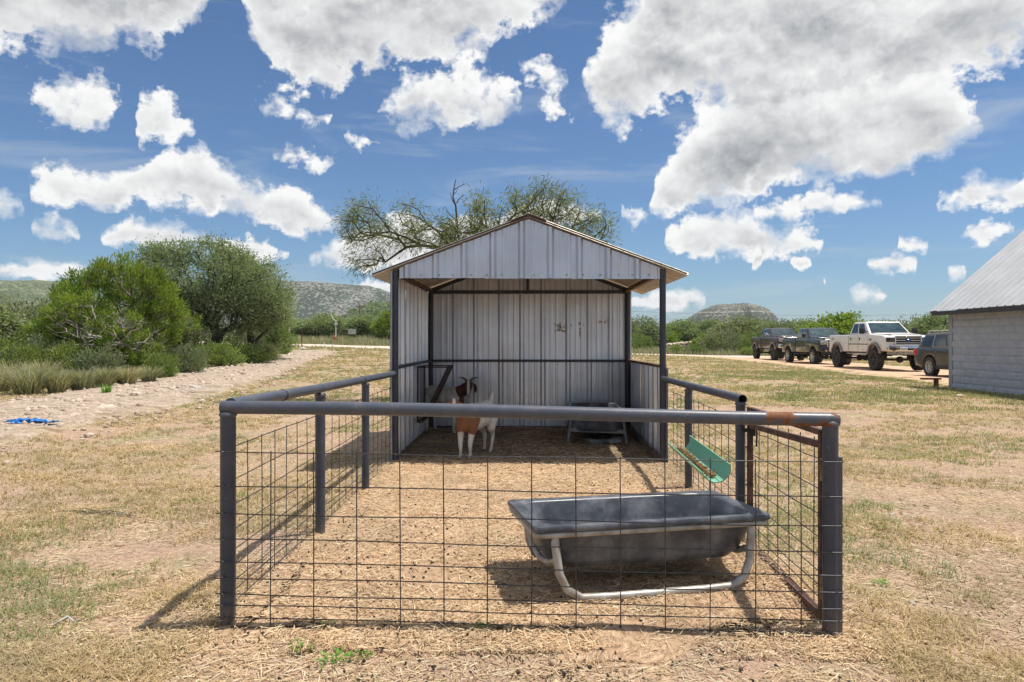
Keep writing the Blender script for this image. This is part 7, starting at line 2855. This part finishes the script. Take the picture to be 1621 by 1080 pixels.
for q in (-1.1, -0.4, 0.4, 1.1):
    MB().lathe([(0.05, zt - 0.44), (0.07, zt - 0.36), (0.03, zt - 0.26), (0.0, zt - 0.25)], (q, 0, 0), sides=8).build('insulator', M['grey_plastic'], t)
# wires crossing the sky low on the right
for k, (y0p, y1p, lab) in enumerate([(489, 497, 'upper thin power line crossing the sky above the tree line'), (497, 512, 'lower thin power line crossing the sky above the tree line')]):
    d_ = 210
    pts = []
    for i in range(40):
        u = i / 39
        px = 900 + 640 * u
        pyy = y0p + (y1p - y0p) * u + 6 * math.sin(PI * u)
        pts.append(((px - 810.5) / F_PX * d_, d_, CAM_Z + (540 - pyy) / F_PX * d_))
    tag(MB().tube(pts, 0.028, 5).build('power_line', M['cable']), lab, 'power line', 'power lines')
# old dry-stone wall
x, y, z = ray_at(1055, 80)
wall_t = thing('stone_wall', 'old pale dry stone wall in the verge below the tree line', 'wall', (x, y, z - 0.05))
rr = random.Random(44)
bmr = rock_me
wx1 = (1108 - 1055) / F_PX * 80
for row in range(4):
    xx = 0.0
    while xx < wx1:
        L = rr.uniform(0.28, 0.5)
        top_here = 1.05 + 0.45 * (xx / wx1)
        zz = 0.16 + row * top_here / 4
        place('stone', rr.choice(rock_me), wall_t, (xx + L / 2, rr.uniform(-.05, .05), zz), (rr.uniform(-.15, .15), rr.uniform(-.15, .15), rr.uniform(0, 6)), (L * 0.62, 0.30, top_here / 4 * 1.02))
        xx += L * 0.95
MB().box((wx1 / 2, 0.14, 0.6), (wx1, 0.20, 1.1)).build('wall_core', M['mortar'], wall_t)
# white rail fence by the trees
x, y, z = ray_at(988, 84)
t = thing('rail_fence', 'low white rail fence under the trees behind the shelter posts', 'fence', (x, y, z))
for zz in (0.95, 1.25):
    MB().bar((0, 0, zz), (2.6, 0.1, zz), 0.05, 0.09).build('rail', M['white_plastic'], t)
for q in (0.05, 1.3, 2.55):
    MB().box((q, 0.05, 0.68), (0.10, 0.10, 1.4)).build('post', M['white_plastic'] if q < 2 else M['bark_dark'], t)
# small white litter by the road
x, y, z = ray_at(479, 53.5)
tag(MB().box((0, 0, 0.1), (0.35, 0.2, 0.2), Matrix.Rotation(0.4, 3, 'Z')).build('litter', M['white_plastic'], None, bevel=0.06, loc=(x, y, z)), 'crumpled white litter at the foot of the rusty steel post', 'litter')
x, y, z = ray_at(511, 66.5)
tag(MB().box((0, 0, 0.12), (0.34, 0.12, 0.16)).build('valve_cover', M['white_plastic'], None, bevel=0.03, loc=(x, y, z)), 'small white cover in the grass beside the hydrant', 'cover')


# ------------------------------------------------------------------ air
hz_m = bpy.data.materials.new('haze_air')
hz_m.use_nodes = True
w_ = NT(hz_m.node_tree)
ho = w_.new('ShaderNodeOutputMaterial')
hv = w_.new('ShaderNodeVolumePrincipled')
hv.inputs['Color'].default_value = (0.80, 0.87, 0.95, 1)
hv.inputs['Density'].default_value = 0.00015
hv.inputs['Anisotropy'].default_value = 0.2
w_.t.links.new(hv.outputs[0], ho.inputs['Volume'])
hb = MB().box((0, 700, 55), (7000, 9000, 130)).build('haze', hz_m, None, kind='stuff')
hb['label'] = 'thin summer haze over the far hills'
